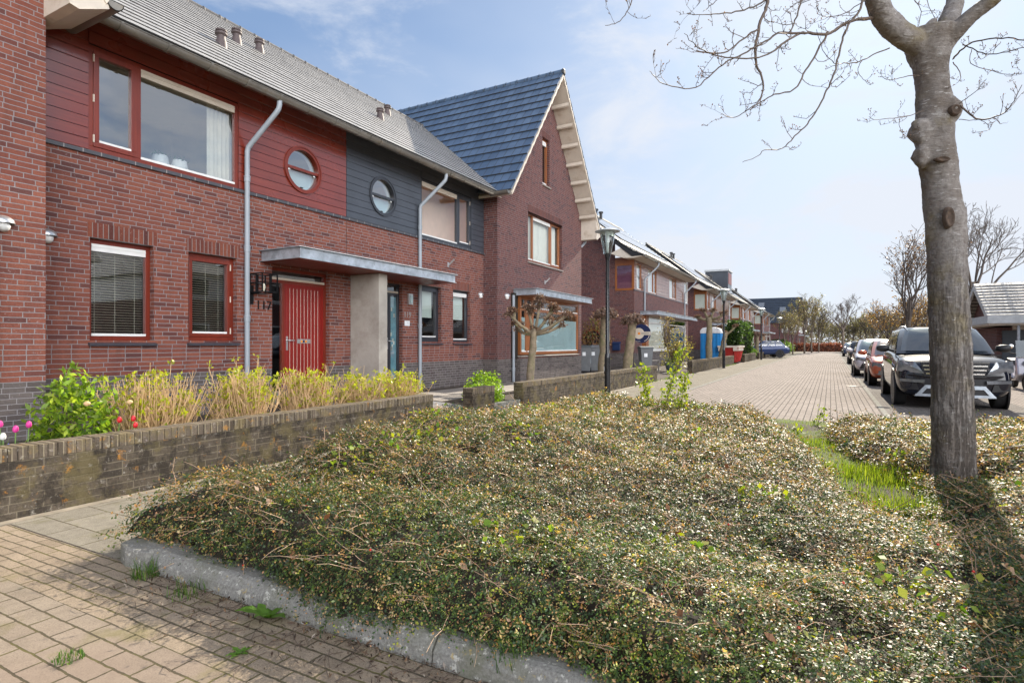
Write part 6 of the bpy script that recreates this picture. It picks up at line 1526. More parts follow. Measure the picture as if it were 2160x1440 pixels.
t = thing('agent_sign', (-5.85, 19.65, .1), 'round navy and cream estate agent sign on a leaning white post', 'sign')
sx, sy, sz = -5.75, 19.75, 1.68
MB().box(-.035,.035,-.03,.03,0,1.75).build('post', M['white'], t, bevel=.004)
p = kids(t)[0]; p.data.transform(Matrix.Rotation(R(6), 4, 'Y'))
rs = .33
def plate(name, pts, y0, y1, mat): MB().prism([(sx+a, sz+b) for a, b in pts], 'y', sy+y0, sy+y1).build(name, M[mat], t)
circ = lambda r, cx=0, cz=0, n=36: [(cx+r*math.cos(2*math.pi*i/n), cz+r*math.sin(2*math.pi*i/n)) for i in range(n)]
plate('disc', circ(rs), -.012, .012, 'sign_navy'); plate('cream_disc', circ(.19, -.09), -.015, -.012, 'soffit'); plate('cream_bar', [(-.05,-.055),(.325,-.055),(.325,.06),(-.05,.06)], -.017, -.0125, 'soffit'); plate('orange_dot', circ(.045, -.08, .0, 20), -.020, -.017, 'sign_orange')
text_mesh('lettering', 'MAKELAAR', .058, M['sign_ink'], facing_my(sx+.135, sy-.0185, sz-.002), .001, t)
text_mesh('small_lettering', 'te koop', .05, M['soffit'], facing_my(sx-.12, sy-.0135, sz-.27), .001, t)
arc = [(sx+.285*math.cos(a), sz+.285*math.sin(a)) for a in np.linspace(-1.2,-.25,12)]; MB().tube([(x, sy-.013, z) for x, z in arc], .010, 5).build('arc_mark', M['soffit'], t)

tag(None or MB().box(-9.30,-8.92,26.98,27.08,1.0,1.34).prism([(26.96,1.34),(27.1,1.34),(27.1,1.43)], 'x', -9.32, -8.9).build('letterbox', M['post_blue'], None, bevel=.02, loc=(-9.1,27.03,1.2)), 'dark blue letterbox on the brick side wall', 'letterbox')
b = thing('garden_bench', (-6.75, 24.6, .15), 'weathered wooden bench in front of the brown-framed window', 'bench'); m = MB()
for k in range(4): m.box(-6.95+.11*k,-6.86+.11*k,23.9,25.3,.58,.61)
m.build('seat', M['greywood'], b); m = MB()
for k in range(3): m.box(-7.02,-6.99,23.9,25.3,.72+.11*k,.80+.11*k)
m.build('backrest', M['greywood'], b)
for y in (24.0,25.2):
    for x in (-6.98,-6.58): MB().box(x-.03,x+.03,y-.03,y+.03,.12,.58 if x > -6.8 else 1.04).build('leg', M['greywood'], b)
pt = thing('plant_pot', (-6.2,25.6,.12), 'dark conical plant pot beside the bench', 'plant pot'); MB().lathe([(.12,0),(.22,.38),(.20,.38),(.18,.33)], (-6.2,25.6,.12), 16).build('pot', M['bin_lid'], pt); C = np.array([-6.2,25.6,.56])+rng.normal(size=(90,3))*[.1,.1,.08]; leaves('foliage', C, .08, mixcols(90, [(.2,.22,.05),(.1,.14,.03)], [1,1], rng), M['leaf'], pt)
for i, (x, y) in enumerate(((-6.0,24.3),(-5.9,24.9),(-6.1,25.2))):
    tag(MB().box(x-.12,x+.12,y-.35,y+.25,.06,.11).build('log', M['greywood'], None, bevel=.02, loc=(x,y,.08)), ['split log on the gravel, nearest the wall end','split log on the gravel, middle of three','split log on the gravel, nearest the plant pot'][i], 'log', 'split logs on the gravel')

# ------------------------------------------------------------------ toilet cabin and skip
t = thing('toilet_cabin', (-7.0, 41.2, .08), 'blue portable toilet cabin with white rounded roof', 'toilet cabin')
x0,x1,y0,y1 = -7.75,-6.45,40.6,41.9; m = MB(); m.box(x0,x1,y0,y1,.1,2.02)
for k in range(5): m.box(x0+.08+k*.24,x0+.2+k*.24,y0-.025,y0,.2,1.95)
m.build('cabin_body', M['toilet_blue'], t, bevel=.02)
MB().box(x1,x1+.03,y0+.12,y1-.12,.2,1.95).build('door', M['toilet_blue'], t, bevel=.01)
rp = [(x0-.04,2.02),(x1+.04,2.02),(x1+.02,2.22),(x1-.12,2.38),(x1-.4,2.44),(x0+.4,2.44),(x0+.12,2.38),(x0-.02,2.22)]
MB().prism(rp, 'y', y0-.04, y1+.04).build('roof', M['toilet_white'], t, bevel=.04)
MB().box(x0+.35,x0+.62,y0-.028,y0-.026,.95,1.1).build('sticker', M['sticker'], t)
t = thing('waste_skip', (-5.8, 41.2, .05), 'red waste skip with cream rim panels behind the second lamp post', 'skip')
sk = [(-5.55,1.15),(-5.75,.12),(-7.2,.12),(-7.4,1.15)]
m = MB(); m.add([(-6.55,40.4,1.12),(-5.35,40.4,1.12),(-5.55,40.7,.1),(-6.45,40.7,.1),(-6.55,43.4,1.12),(-5.35,43.4,1.12),(-5.55,42.6,.1),(-6.45,42.6,.1)], [(0,1,2,3),(1,5,6,2),(5,4,7,6),(4,0,3,7),(3,2,6,7)])
m.build('body', M['skip_red'], t); rb = MB()
for yy in (40.9,41.5,42.1,42.7): rb.tube([(-5.33,yy+.35*(yy-41.7)/1.2,1.1),(-5.52,yy,.12)], .045, 4)
for xx in (-6.35,-5.55): rb.tube([(xx,40.38,1.1),(xx*.98-.12,40.67,.12)], .05, 4)
rb.build('rib', M['skip_red'], t)
r_ = MB(); r_.box(-6.6,-5.3,40.33,40.43,1.08,1.2); r_.box(-5.42,-5.28,40.4,43.45,1.08,1.2); r_.box(-6.6,-6.5,40.4,43.45,1.08,1.2); r_.box(-6.55,-6.28,40.34,40.40,.85,1.08); r_.box(-5.62,-5.36,40.34,40.40,.85,1.08); r_.box(-5.40,-5.31,40.6,43.0,.86,1.08); r_.build('rim', M['soffit'], t)

# ------------------------------------------------------------------ cars
def car(label, name, paint, L=4.8, W=1.93, H=1.72, hood=1.10, belt=1.16, cowl=1.05, nose=.78, wheel=.37, kind='suv', rear=False):
    """local frame: x across, front at y=0 facing -y, length along +y. Body lofted from cross sections."""
    t = thing(name, (0,0,0), label, 'car'); hw = W/2
    st = [(-.02,.30,nose-.04,.60,.80),(.04,.26,nose,.76,.90),(.16,.24,nose+.10,.87,.96),(.45,.22,nose+.19,.94,.995),(.9,.22,hood-.07,.97,1.0),(cowl+.15,.22,hood,.98,1.0),(L*.42,.22,belt-.02,.98,1.0),(L*.62,.22,belt,.98,1.0),(L*.84,.24,belt+.02,.96,.99),(L-.22,.28,belt-.02,.92,.96),(L-.04,.36,belt-.12,.82,.90),(L,.44,belt-.3,.72,.84)]
    P = []
    for y, zb, zt, wb, wm in st:
        wb *= hw; wm *= hw; hgt = zt-zb
        half = [(0,zb),(wb*.8,zb),(wb,zb+.05),(wm,zb+hgt*.32),(wm,zb+hgt*.58),(wm*.985,zb+hgt*.80),(wm*.93,zt-.035),(wm*.80,zt),(wm*.45,zt+.025),(0,zt+.03)]
        P.append([(x, y, z) for x, z in half] + [(-x, y, z) for x, z in half[::-1][1:-1]] + [(half[0][0], y, half[0][1])])
    m = MB(); m.grid(P); m.add(P[0][:-1], [tuple(range(len(P[0])-1))]); m.add(P[-1][:-1], [tuple(range(len(P[0])-1))[::-1]])
    bm = m.build('body', M[paint], t, smooth=True); 
    bb = bmesh.new(); bb.from_mesh(bm.data); bmesh.ops.remove_doubles(bb, verts=bb.verts, dist=.0005); bmesh.ops.recalc_face_normals(bb, faces=bb.faces); bb.to_mesh(bm.data); bb.free()
    s = bm.modifiers.new('sub','SUBSURF'); s.levels = 2; s.render_levels = 2
    # greenhouse: rings from the belt to the roof
    yr = L-.25 if kind == 'suv' else L-.30; rows = []
    z0 = belt-.06
    for f, fr, rr_, w in ((0,0,0,.90),(.5,.5,.42,.83),(.90,.92,.84,.735),(1.0,1.12,1.1,.66)):
        a = cowl + fr*(.98 if kind == 'suv' else 1.05); b = yr - rr_*(.42 if kind == 'suv' else .55); z = z0 + (H-z0)*f; q = hw*w; row = []
        c = .16 if f < 1 else .22
        for px, py in ((-q+c,a),(q-c,a),(q,a+c*1.1),(q,b-c),(q-c,b),(-q+c,b),(-q,b-c),(-q,a+c*1.1)): row.append((px, py - (.10*(1-(px/q)**2) if py == a else 0), z))
        rows.append(row)
    m = MB(); m.grid([r_ + [r_[0]] for r_ in rows]); top = rows[-1]; cz = H+.018
    m.add(top + [(0,(top[0][1]+top[4][1])/2,cz)], [(i,(i+1)%8,8) for i in range(8)])
    cab = m.build('cabin', M[paint], t, smooth=True, ang=35)
    def pane(nm, i0, i1, f0, f1, s0, s1, off):
        def pt(i, f):
            k = min(int(f*3), 2); g = f*3-k; return Vector(rows[k][i]).lerp(Vector(rows[k+1][i]), g)
        G = []
        for f in np.linspace(f0, f1, 6):
            a, b = pt(i0, f), pt(i1, f); row = []
            for q in np.linspace(s0, s1, 7):
                p = a.lerp(b, q)
                if nm in ('windscreen',): p.y -= .035*(1-((q-.5)*2)**2)
                row.append(p + Vector(off))
            G.append(row)
        return MB().grid(G).build(nm, M['car_glass'], t, smooth=True)
    pane('windscreen', 0, 1, .05, .80, -.07, 1.07, (0,-.022,.016)); pane('rear_window', 4, 5, .30, .86, .02, .98, (0,.018,.01))
    for s_, (i0, i1) in ((1,(2,3)),(-1,(7,6))):
        pane('side_window', i0, i1, .10, .74, .04, .36, (s_*.014,0,.004)); pane('side_window', i0, i1, .10, .74, .40, .66, (s_*.014,0,.004)); pane('side_window', i0, i1, .14, .72, .70, .95, (s_*.014,0,.004))
    # dark interior behind the glass
    MB().box(-hw*.70,hw*.70,cowl+.55,yr-.3,belt-.12,belt+.02).build('interior', M['trim'], t)
    for yy in (wheel+.48, L-wheel-.62):
        for s_ in (-1,1):
            x = s_*(hw-.11)
            ar = MB().lathe([(.0,-.02),(wheel+.055,-.02),(wheel+.055,.012),(.0,.012)], (s_*(hw*.985),yy,wheel), 28, 'x').build('wheel_arch', M['trim'], t)
            w_ = MB().lathe([(wheel*.62,-.115),(wheel*.96,-.115),(wheel,-.07),(wheel,.07),(wheel*.96,.115),(wheel*.62,.115)], (x,yy,wheel), 28, 'x').build('wheel', M['tyre'], t, ang=30)
            rm = MB().lathe([(.0,s_*.09),(wheel*.2,s_*.10),(wheel*.22,s_*.07),(wheel*.62,s_*.105),(wheel*.66,s_*.118),(wheel*.68,s_*.09)], (x,yy,wheel), 24, 'x')
            rm.build('rim', M['rim'], w_, ang=30)
    for s_ in (-1,1):
        mm = MB().lathe([(.0,-.13),(.06,-.12),(.095,-.04),(.10,.05),(.075,.12),(.0,.135)], (s_*(hw+.13),cowl+.62,belt+.05), 14, 'x'); 
        mr = mm.build('wing_mirror', M['trim' if paint == 'navy' else paint], t, smooth=True); mr.data.transform(Matrix.Translation((s_*(hw+.13),cowl+.62,belt+.05)) @ Matrix.Diagonal((1,.9,.85,1)) @ Matrix.Translation((-s_*(hw+.13),-cowl-.62,-belt-.05)))
        MB().tube([(s_*hw*.9,cowl+.62,belt-.02),(s_*(hw+.06),cowl+.62,belt+.02)], .025, 6).build('mirror_arm', M['trim'], t)
    return t, hw, st
def front_patch(t, name, mat, pts, y, curve, hw, thick=.03, bulge=0.0, n=10):
    "panel on the nose: polygon in x,z (4 corners), following the plan curve of the nose"
    a, b, c, d = [Vector((p[0],0,p[1])) for p in pts]; G = []
    for i in range(n//2+1):
        row = []; l, r_ = a.lerp(d, i/(n//2)), b.lerp(c, i/(n//2))
        for j in range(n+1):
            p = l.lerp(r_, j/n); yy = y + curve*(abs(p.x)/hw)**2.6 - bulge*math.sin(math.pi*j/n)*math.sin(math.pi*i/(n//2)); row.append((p.x, yy, p.z))
        G.append(row)
    back = [[(p[0], p[1]+thick, p[2]) for p in row] for row in G]; m = MB(); m.grid(G)
    rim = lambda k: [row[k] for row in G]
    m.grid([G[0], back[0]]); m.grid([G[-1], back[-1]]); m.grid([rim(0), [r_[0] for r_ in back]]); m.grid([rim(-1), [r_[-1] for r_ in back]])
    return m.build(name, M[mat], t, smooth=False, ang=40)
# dark SUV
suv, hw, st = car('dark navy SUV parked nose-on behind the bed, half hidden by the trunk', 'parked_car', 'navy', H=1.70, nose=.86, hood=1.12, belt=1.17)
front_patch(suv, 'grille', 'trim', [(-.50,.66),(.50,.66),(.56,.95),(-.56,.95)], -.055, .20, hw)
for z, w in ((.71,.47),(.79,.50),(.87,.52)): front_patch(suv, 'grille_bar', 'chrome', [(-w,z),(w,z),(w,z+.022),(-w,z+.022)], -.075, .20, hw, .02)
MB().lathe([(.0,-.02),(.085,-.02),(.095,.0),(.095,.02)], (0,-.085,.80), 24, 'y').build('badge_disc', M['chrome'], suv, ang=30)
for s in (-1,1):
    front_patch(suv, 'headlight', 'headlamp', [(s*.50,.72),(s*.95,.76),(s*.93,.98),(s*.66,.965)], -.125, .27, hw, .09, .02)
    front_patch(suv, 'fog_strip', 'headlamp', [(s*.50,.53),(s*.90,.55),(s*.90,.605),(s*.49,.595)], -.125, .22, hw, .03)
    front_patch(suv, 'bumper_vent', 'trim', [(s*.58,.38),(s*.88,.40),(s*.90,.52),(s*.62,.52)], -.095, .22, hw, .03)
    MB().tube([(s*.60,1.95,1.63),(s*.615,2.15,1.725),(s*.60,3.2,1.745),(s*.585,4.0,1.70),(s*.58,4.15,1.63)], .022, 8).build('roof_rail', M['alu'], suv, smooth=True)
front_patch(suv, 'bumper_intake', 'trim', [(-.50,.47),(.50,.47),(.56,.62),(-.56,.62)], -.060, .20, hw, .03)
for pts in ([(-.66,.26),(.66,.26),(.63,.31),(-.63,.31)],[(-.46,.42),(.46,.42),(.48,.49),(-.48,.49)],[(-.66,.26),(-.58,.26),(-.40,.49),(-.48,.49)],[(.58,.26),(.66,.26),(.48,.49),(.40,.49)]): front_patch(suv, 'skid_plate', 'galv', pts, -.085, .18, hw, .05)
front_patch(suv, 'lower_intake', 'trim', [(-.55,.30),(.55,.30),(.45,.43),(-.45,.43)], -.065, .18, hw, .03)
suv.location = (2.16,14.35,0)
oc, hw2, _ = car('orange-red hatchback parked between the pale car and the dark SUV', 'parked_car', 'orange', L=4.05, W=1.75, H=1.44, hood=.96, belt=.98, cowl=.92, nose=.70, wheel=.31, kind='hatch')
front_patch(oc, 'grille', 'trim', [(-.40,.60),(.40,.60),(.42,.70),(-.42,.70)], -.055, .2, hw2); front_patch(oc, 'grille_bar', 'chrome', [(-.40,.645),(.40,.645),(.40,.66),(-.40,.66)], -.07, .2, hw2, .015)
for s in (-1,1):
    front_patch(oc, 'headlight', 'headlamp', [(s*.42,.60),(s*.82,.62),(s*.80,.76),(s*.44,.70)], -.11, .25, hw2, .05, .01); front_patch(oc, 'fog_light', 'headlamp', [(s*.48,.36),(s*.76,.38),(s*.68,.50),(s*.52,.49)], -.10, .22, hw2, .03)
front_patch(oc, 'lower_intake', 'trim', [(-.62,.26),(.62,.26),(.60,.30),(-.60,.30)], -.055, .2, hw2, .03); front_patch(oc, 'lower_intake', 'trim', [(-.40,.36),(.40,.36),(.36,.52),(-.36,.52)], -.06, .2, hw2, .03)
oc.location = (1.93,20.9,0)
sc_, hw3, _ = car('pale silver car parked behind the orange hatchback', 'parked_car', 'silver', L=4.2, W=1.78, H=1.50, hood=.98, belt=1.0, cowl=.95, nose=.72, wheel=.32, kind='hatch')
for s in (-1,1):
    front_patch(sc_, 'headlight', 'headlamp', [(s*.40,.62),(s*.83,.66),(s*.81,.80),(s*.50,.72)], -.11, .25, hw3, .05, .01); front_patch(sc_, 'bumper_vent', 'trim', [(s*.52,.34),(s*.72,.34),(s*.60,.56),(s*.58,.56)], -.10, .22, hw3, .03)
front_patch(sc_, 'grille', 'trim', [(-.36,.36),(.36,.36),(.42,.60),(-.42,.60)], -.055, .2, hw3)
sc_.location = (1.72,26.9,0)
def far_car(src, paint, label, loc, rz=0.0, s=1.0):
    o = copy_tree(src); o.location = loc; o.rotation_euler = (0,0,rz); o['label'] = label; o.scale = (s,s,s)
    for c in kids(o):
        if c.data and c.name.split('.')[0] in ('body','cabin'):
            c.data = c.data.copy(); c.data.materials.clear(); c.data.materials.append(M[paint])
    return o
far_car(sc_, 'dark_car', 'black car with red rear lights farther along the parking strip', (1.9,47.5,0), math.pi)
far_car(oc, 'dark_car', 'dark car behind the pale silver car with a flat dark roof', (2.5,33.5,0), 0, 1.06)
far_car(oc, 'blue_car', 'small blue car at the far end of the parking strip', (2.0,70,0))
far_car(oc, 'red_car', 'red car between the black and the blue car on the parking strip', (2.6,60,0))
far_car(sc_, 'blue_car', 'dark blue car parked on the left beyond the arched hedge', (-7.4,57.5,.1), -1.2)
far_car(sc_, 'blue_car', 'second blue car half hidden by the pollards on the left', (-8.2,62.5,.1), -1.4)
def scooter(u, Y):
    c_ = (u-PCX)/FOC; X = Y*(FX+RX*c_)/(FY+RY*c_); t = thing('motor_scooter', (X,Y,0), 'pale motor scooter parked before the garage at the right edge', 'scooter')
    for dy in (-.62,.62): MB().lathe([(.16,-.05),(.24,-.055),(.26,0),(.24,.055),(.16,.05)], (X,Y+dy,.26), 20, 'x').build('wheel', M['tyre'], t)
    MB().prism([(Y-.62,.42),(Y-.45,.95),(Y-.36,.98),(Y-.30,.40),(Y+.05,.34),(Y+.2,.72),(Y+.85,.80),(Y+.92,.62),(Y+.5,.35),(Y+.1,.24),(Y-.35,.26)], 'x', X-.2, X+.2).build('bodywork', M['silver'], t, bevel=.05)
    MB().prism([(Y+.12,.74),(Y+.85,.81),(Y+.8,.90),(Y+.2,.84)], 'x', X-.15, X+.15).build('seat', M['trim'], t, bevel=.03)
    MB().prism([(Y-.52,.95),(Y-.42,1.42),(Y-.41,1.42),(Y-.48,.95)], 'x', X-.2, X+.2).build('windscreen', M['car_glass'], t)
    for s_ in (-1,1):
        MB().tube([(X,Y-.42,.98),(X+s_*.32,Y-.38,1.06)], .018, 8).build('handlebar', M['trim'], t); MB().lathe([(0,-.015),(.06,-.01),(.06,.01),(0,.015)], (X+s_*.30,Y-.42,1.25), 12, 'y').build('mirror', M['chrome'], t)
    MB().lathe([(0,-.02),(.07,0),(.07,.03)], (X,Y-.58,.78), 14, 'y').build('headlight', M['headlamp'], t)
scooter(2152, 22)
for nm in ('wheel',): pass

# right side bits
dc = tag(MB().lathe([(.0,.006),(.30,.006),(.31,.012),(.27,.012),(.265,.009),(.0,.009)], (.70,20.9,0), 24).build('drain_cover', M['rim'] if False else simple('rusty_iron',(.12,.075,.05),.7,var=.4,vscale=14), None, loc=(.70,20.9,0)), 'round rusty drain cover in the paving beside the orange car', 'drain cover')
tag(MB().box(5.05,5.35,20.4,20.7,0,.95).build('bollard', M['concrete'], None, bevel=.02, loc=(5.2,20.5,0)), 'square concrete post beyond the mirror of the dark SUV', 'post')
t = thing('firewood_stack', (5.2, 17.4, 0), 'low stack of split firewood at the right edge', 'firewood'); m = MB(); g = np.random.default_rng(3)
for i in range(9):
    for j in range(6): m.lathe([(.0,-.5),(.055,-.5),(.058,0),(.055,.5),(.0,.5)], (4.95+.115*i+g.normal()*.01, 17.5+g.normal()*.03, .06+.108*j), 7, 'y')
m.build('logs', simple('cut_firewood', (.42,.27,.12), .8, var=.4, vscale=9), t)
# ------------------------------------------------------------------ the farther rows of houses on the left
def row_block(XF, y0, y1, label, detail=2, panels=True, dormer=False):
    h = thing('terraced_house', (XF, (y0+y1)/2, GZ), label, 'house', 'terraced houses farther down the left side'); W = y1-y0; z1 = 3.9
    b0, b1 = y0+1.3, y1-1.4
    wb = MB(); wall_x(wb, XF, y0, y1, -.1, z1, [(b0, b1, .9, 2.74)], .1)
    wb.quad((XF,y0,-.1),(-18,y0,-.1),(-18,y0,z1),(XF,y0,z1)); wb.quad((XF,y1,-.1),(-18,y1,-.1),(-18,y1,z1),(XF,y1,z1))
    zr = lambda x: min(5.42 + (XF+.64-x)*.745 - .2, 9.0)
    wb.add([(XF-.95,y0,z1),(-18,y0,z1),(XF-4.5,y0,zr(XF-4.5)),(XF-.95,y0,zr(XF-.95))], [(0,1,2,3)])
    wb.build('brick_wall', M['brick_b'], h)
    MB().box(XF-.05, XF+.03, y0-.02, y1+.02, z1, z1+.04).build('ledge', M['sill'], h)
    # boarded upper storey with windows
    wins = [(y0+.38, y0+1.2), (y0+W*.20, y0+W*.34), (y0+W*.58, y0+W*.72), (y1-1.1, y1-.1)]
    boards(h, XF, y0+.02, y1-.02, z1+.04, 5.42, 'brown_clad', holes=[(a, b, z1, 5.25) for a, b in wins], pitch=.16)
    wall_x(MB(), XF-.024, y0, y1, z1, 5.42, [(a, b, z1+.04, 5.25) for a, b in wins], .08).build('cladding_backing', M['trim'], h)
    nt = lambda w_, X, a, b, c, d: drape(w_, X-.03, a-.02, b+.02, c, d-.0, 'net_curtain', 'net', 4, .012)
    for i, (a, b) in enumerate(wins):
        window_x(h, XF, a, b, z1+.05, 5.25, 'oak' if i < 3 else 'white', ((a*.35+b*.65),) if i in (1,2) else (), fw=.06, dep=.02, glass='glass_hi', inner=[{'add': [nt]}]*2, roomm=None if detail < 2 else 'room_dark', roomdep=.8)
        if detail < 2: MB().box(XF-.3, XF-.29, a, b, z1+.04, 5.25).build('window_backing', M['room'], h)
    # side of the upper storey: corner window and brown panel
    s = MB(); s.box(XF-.95, XF-.86, y0-.012, y0+.02, z1, 5.5); s.box(XF-.12, XF, y0-.012, y0+.02, z1, 5.42); s.box(XF-.86, XF-.12, y0-.012, y0+.02, 5.1, 5.5); s.box(XF-.86, XF-.12, y0-.012, y0+.02, z1, z1+.1)
    s.build('corner_panel', M['oak'], h)
    MB().quad((XF-.86,y0-.006,z1+.1),(XF-.12,y0-.002,z1+.1),(XF-.12,y0-.002,5.1),(XF-.86,y0-.002,5.1)).build('corner_pane', M['glass_lo'], h); MB().box(XF-.86, XF-.12, y0+.03, y0+.04, z1+.1, 5.1).build('corner_curtain', simple('plum_curtain', (.16,.05,.09), .8) if detail == 2 else M['net'], h)
    # bay
    MB().box(XF-.02, XF+.16, b0, b1, -.1, .9).build('bay_plinth', M['brick_b'], h); MB().box(XF-.02, XF+.2, b0-.02, b1+.02, .9, .95).build('bay_sill', M['concrete'], h)
    mid = (b0+b1)/2
    window_x(h, XF+.16, b0+.5, mid-.25, .95, 2.74, 'white', (), fw=.07, dep=.01, trans=2.4, inner=[{'add': [nt]}], roomm='room_dark', roomdep=1.0, name='bay_window'); window_x(h, XF+.16, mid+.25, b1, .95, 2.74, 'white', (), fw=.07, dep=.01, trans=2.4, inner=[{}], roomm='room_dark', roomdep=1.0, name='bay_window')
    MB().box(XF+.0, XF+.2, b0, b0+.5, .2, 2.74).build('door_post', M['oak'], h); boards(h, XF+.16, mid-.25, mid+.25, .95, 2.74, 'brown_clad', pitch=.2, name='bay_boards')
    canopy(h, XF+.002, XF+.85, b0-.3, b1+.1, 2.75, 2.94, 'oak', 'bay_canopy')
    # roof with a flared eave
    ex, ez = XF+.66, 5.46; a = [(ex, ez), (ex-.5, ez+.22), (ex-1.0, ez+.56)]; rx, rz_ = XF-4.45, 9.2
    p2 = (ex-1.0, ez+.56); Ls = math.hypot(rx-p2[0], rz_-p2[1])
    roof = roof_slope('roof', M['tile'], h, (p2[0], y0-.75, p2[1]), (0,1,0), W+.75, ((rx-p2[0])/Ls,0,(rz_-p2[1])/Ls), Ls, .30, .03, int(y0) % 17)
    for (u0, u1) in zip(a, a[1:]):
        L1 = math.hypot(u1[0]-u0[0], u1[1]-u0[1]); roof_slope('roof_flare', M['tile'], h, (u0[0], y0-.75, u0[1]), (0,1,0), W+.75, ((u1[0]-u0[0])/L1,0,(u1[1]-u0[1])/L1), L1, .28, .03, 3)
    MB().prism([(ex,ez-.03),(ex-.5,ez+.17),(ex-1.0,ez+.50),(rx,rz_-.06),(rx-5,ez),(rx-5,ez-.15),(rx,rz_-.25),(ex-1.0,ez+.30),(XF+.1,ez-.05)], 'y', y0-.73, y1-.01).build('roof_deck', M['trim'], roof)
    MB().prism([(ex-.06,ez-.06),(ex-.5,ez+.14),(ex-1.0,ez+.42),(XF-.96,ez-.02+.18),(XF-.3,ez-.1),(XF+.2,ez-.12)], 'y', y0-.70, y0-.02).build('eave_end', M['soffit'], h)
    rd = MB().tube([(rx,y0-.75,rz_+.01),(rx,y1,rz_+.01)], .08, 8); rd.build('ridge_tile', M['tile'], roof)
    MB().box(XF, ex-.05, y0-.02, y1, ez-.10, ez-.07).build('eave_soffit', M['soffit'], h)
    gutter(h, ex+.03, y0-.72, y1-.02, ez-.01, .085, True, .6)
    downpipe(h, XF, y0+1.55, GZ, 4.55, ex+.03, y0+1.85, ez-.06); 
    if detail: downpipe(h, XF, y1-1.25, GZ, 4.55, ex+.03, y1-.95, ez-.06)
    if panels:
        U = Vector(((rx-p2[0])/Ls,0,(rz_-p2[1])/Ls)); Nn = Vector((-U.z,0,U.x)); Nn = Nn if Nn.z > 0 else -Nn
        pm = MB()
        for r_ in range(2):
            for k in range(int((W-2.2)/1.04)):
                o = Vector((p2[0],y0+.9+k*1.04,p2[1])) + U*(.8+r_*1.75) + Nn*.09; q = [o, o+Vector((0,1.0,0)), o+Vector((0,1.0,0))+U*1.65, o+U*1.65]
                pm.add([tuple(v) for v in q]+[tuple(v-Nn*.04) for v in q], [(0,1,2,3),(4,7,6,5),(0,4,5,1),(1,5,6,2),(2,6,7,3),(3,7,4,0)])
        pm.build('solar_panel', M['panel'], roof)
    for k in (.45, .52):
        MB().lathe([(.09,-.3),(.09,.25),(.15,.27),(.13,.36),(.0,.38)], (rx+.5, y0+W*k, rz_-.25), 10).build('roof_vent', M['trim'], roof)
    if dormer:
        d = MB().box(rx-.6, rx+2.0, y0+W*.70, y0+W*.95, 7.6, 10.0).build('dormer', M['dark_wood'], h); MB().box(rx-.7, rx+2.12, y0+W*.70-.12, y0+W*.95+.12, 10.0, 10.22).build('dormer_roof', M['fascia_grey'], d); MB().box(rx+2.0, rx+2.03, y0+W*.73, y0+W*.92, 8.5, 9.8).build('dormer_window', M['red_frame'], d)
    return h
C1 = row_block(-8.24, 27.1, 39.0, 'brick house beyond the gable with corner window and flared tiled roof', 2)
# round window on the side wall of the first block
w = MB(); n = 28
for r0, r1, y_ in ((.42,.52,27.04),):
    ring = []
    for r in (r0, r1): ring.append([(-10.35+r*math.cos(2*math.pi*i/n), 27.06, 1.55+r*math.sin(2*math.pi*i/n)) for i in range(n+1)])
    w.grid(ring); w.grid([[(p[0], 27.11, p[2]) for p in ring[0]], ring[0]]); w.grid([ring[1], [(p[0], 27.11, p[2]) for p in ring[1]]])
w = w.build('round_window', M['red_frame'], C1); MB().add([(-10.35+.43*math.cos(2*math.pi*i/n), 27.08, 1.55+.43*math.sin(2*math.pi*i/n)) for i in range(n)], [tuple(range(n))]).build('pane', M['panel'], w); MB().box(-10.78,-9.92,27.05,27.075,1.53,1.57).box(-10.37,-10.33,27.05,27.075,1.12,1.98).build('glazing_bar', M['red_frame'], w)
row_block(-8.24, 45.6, 57.5, 'second far brick house, behind the toilet cabin and skip', 1); row_block(-8.24, 64.3, 76.2, 'third far brick house with a flat-topped dormer above the arched hedge', 1, dormer=True); row_block(-8.0, 83, 95, 'fourth far brick house, last before the dark gabled roof', 1)
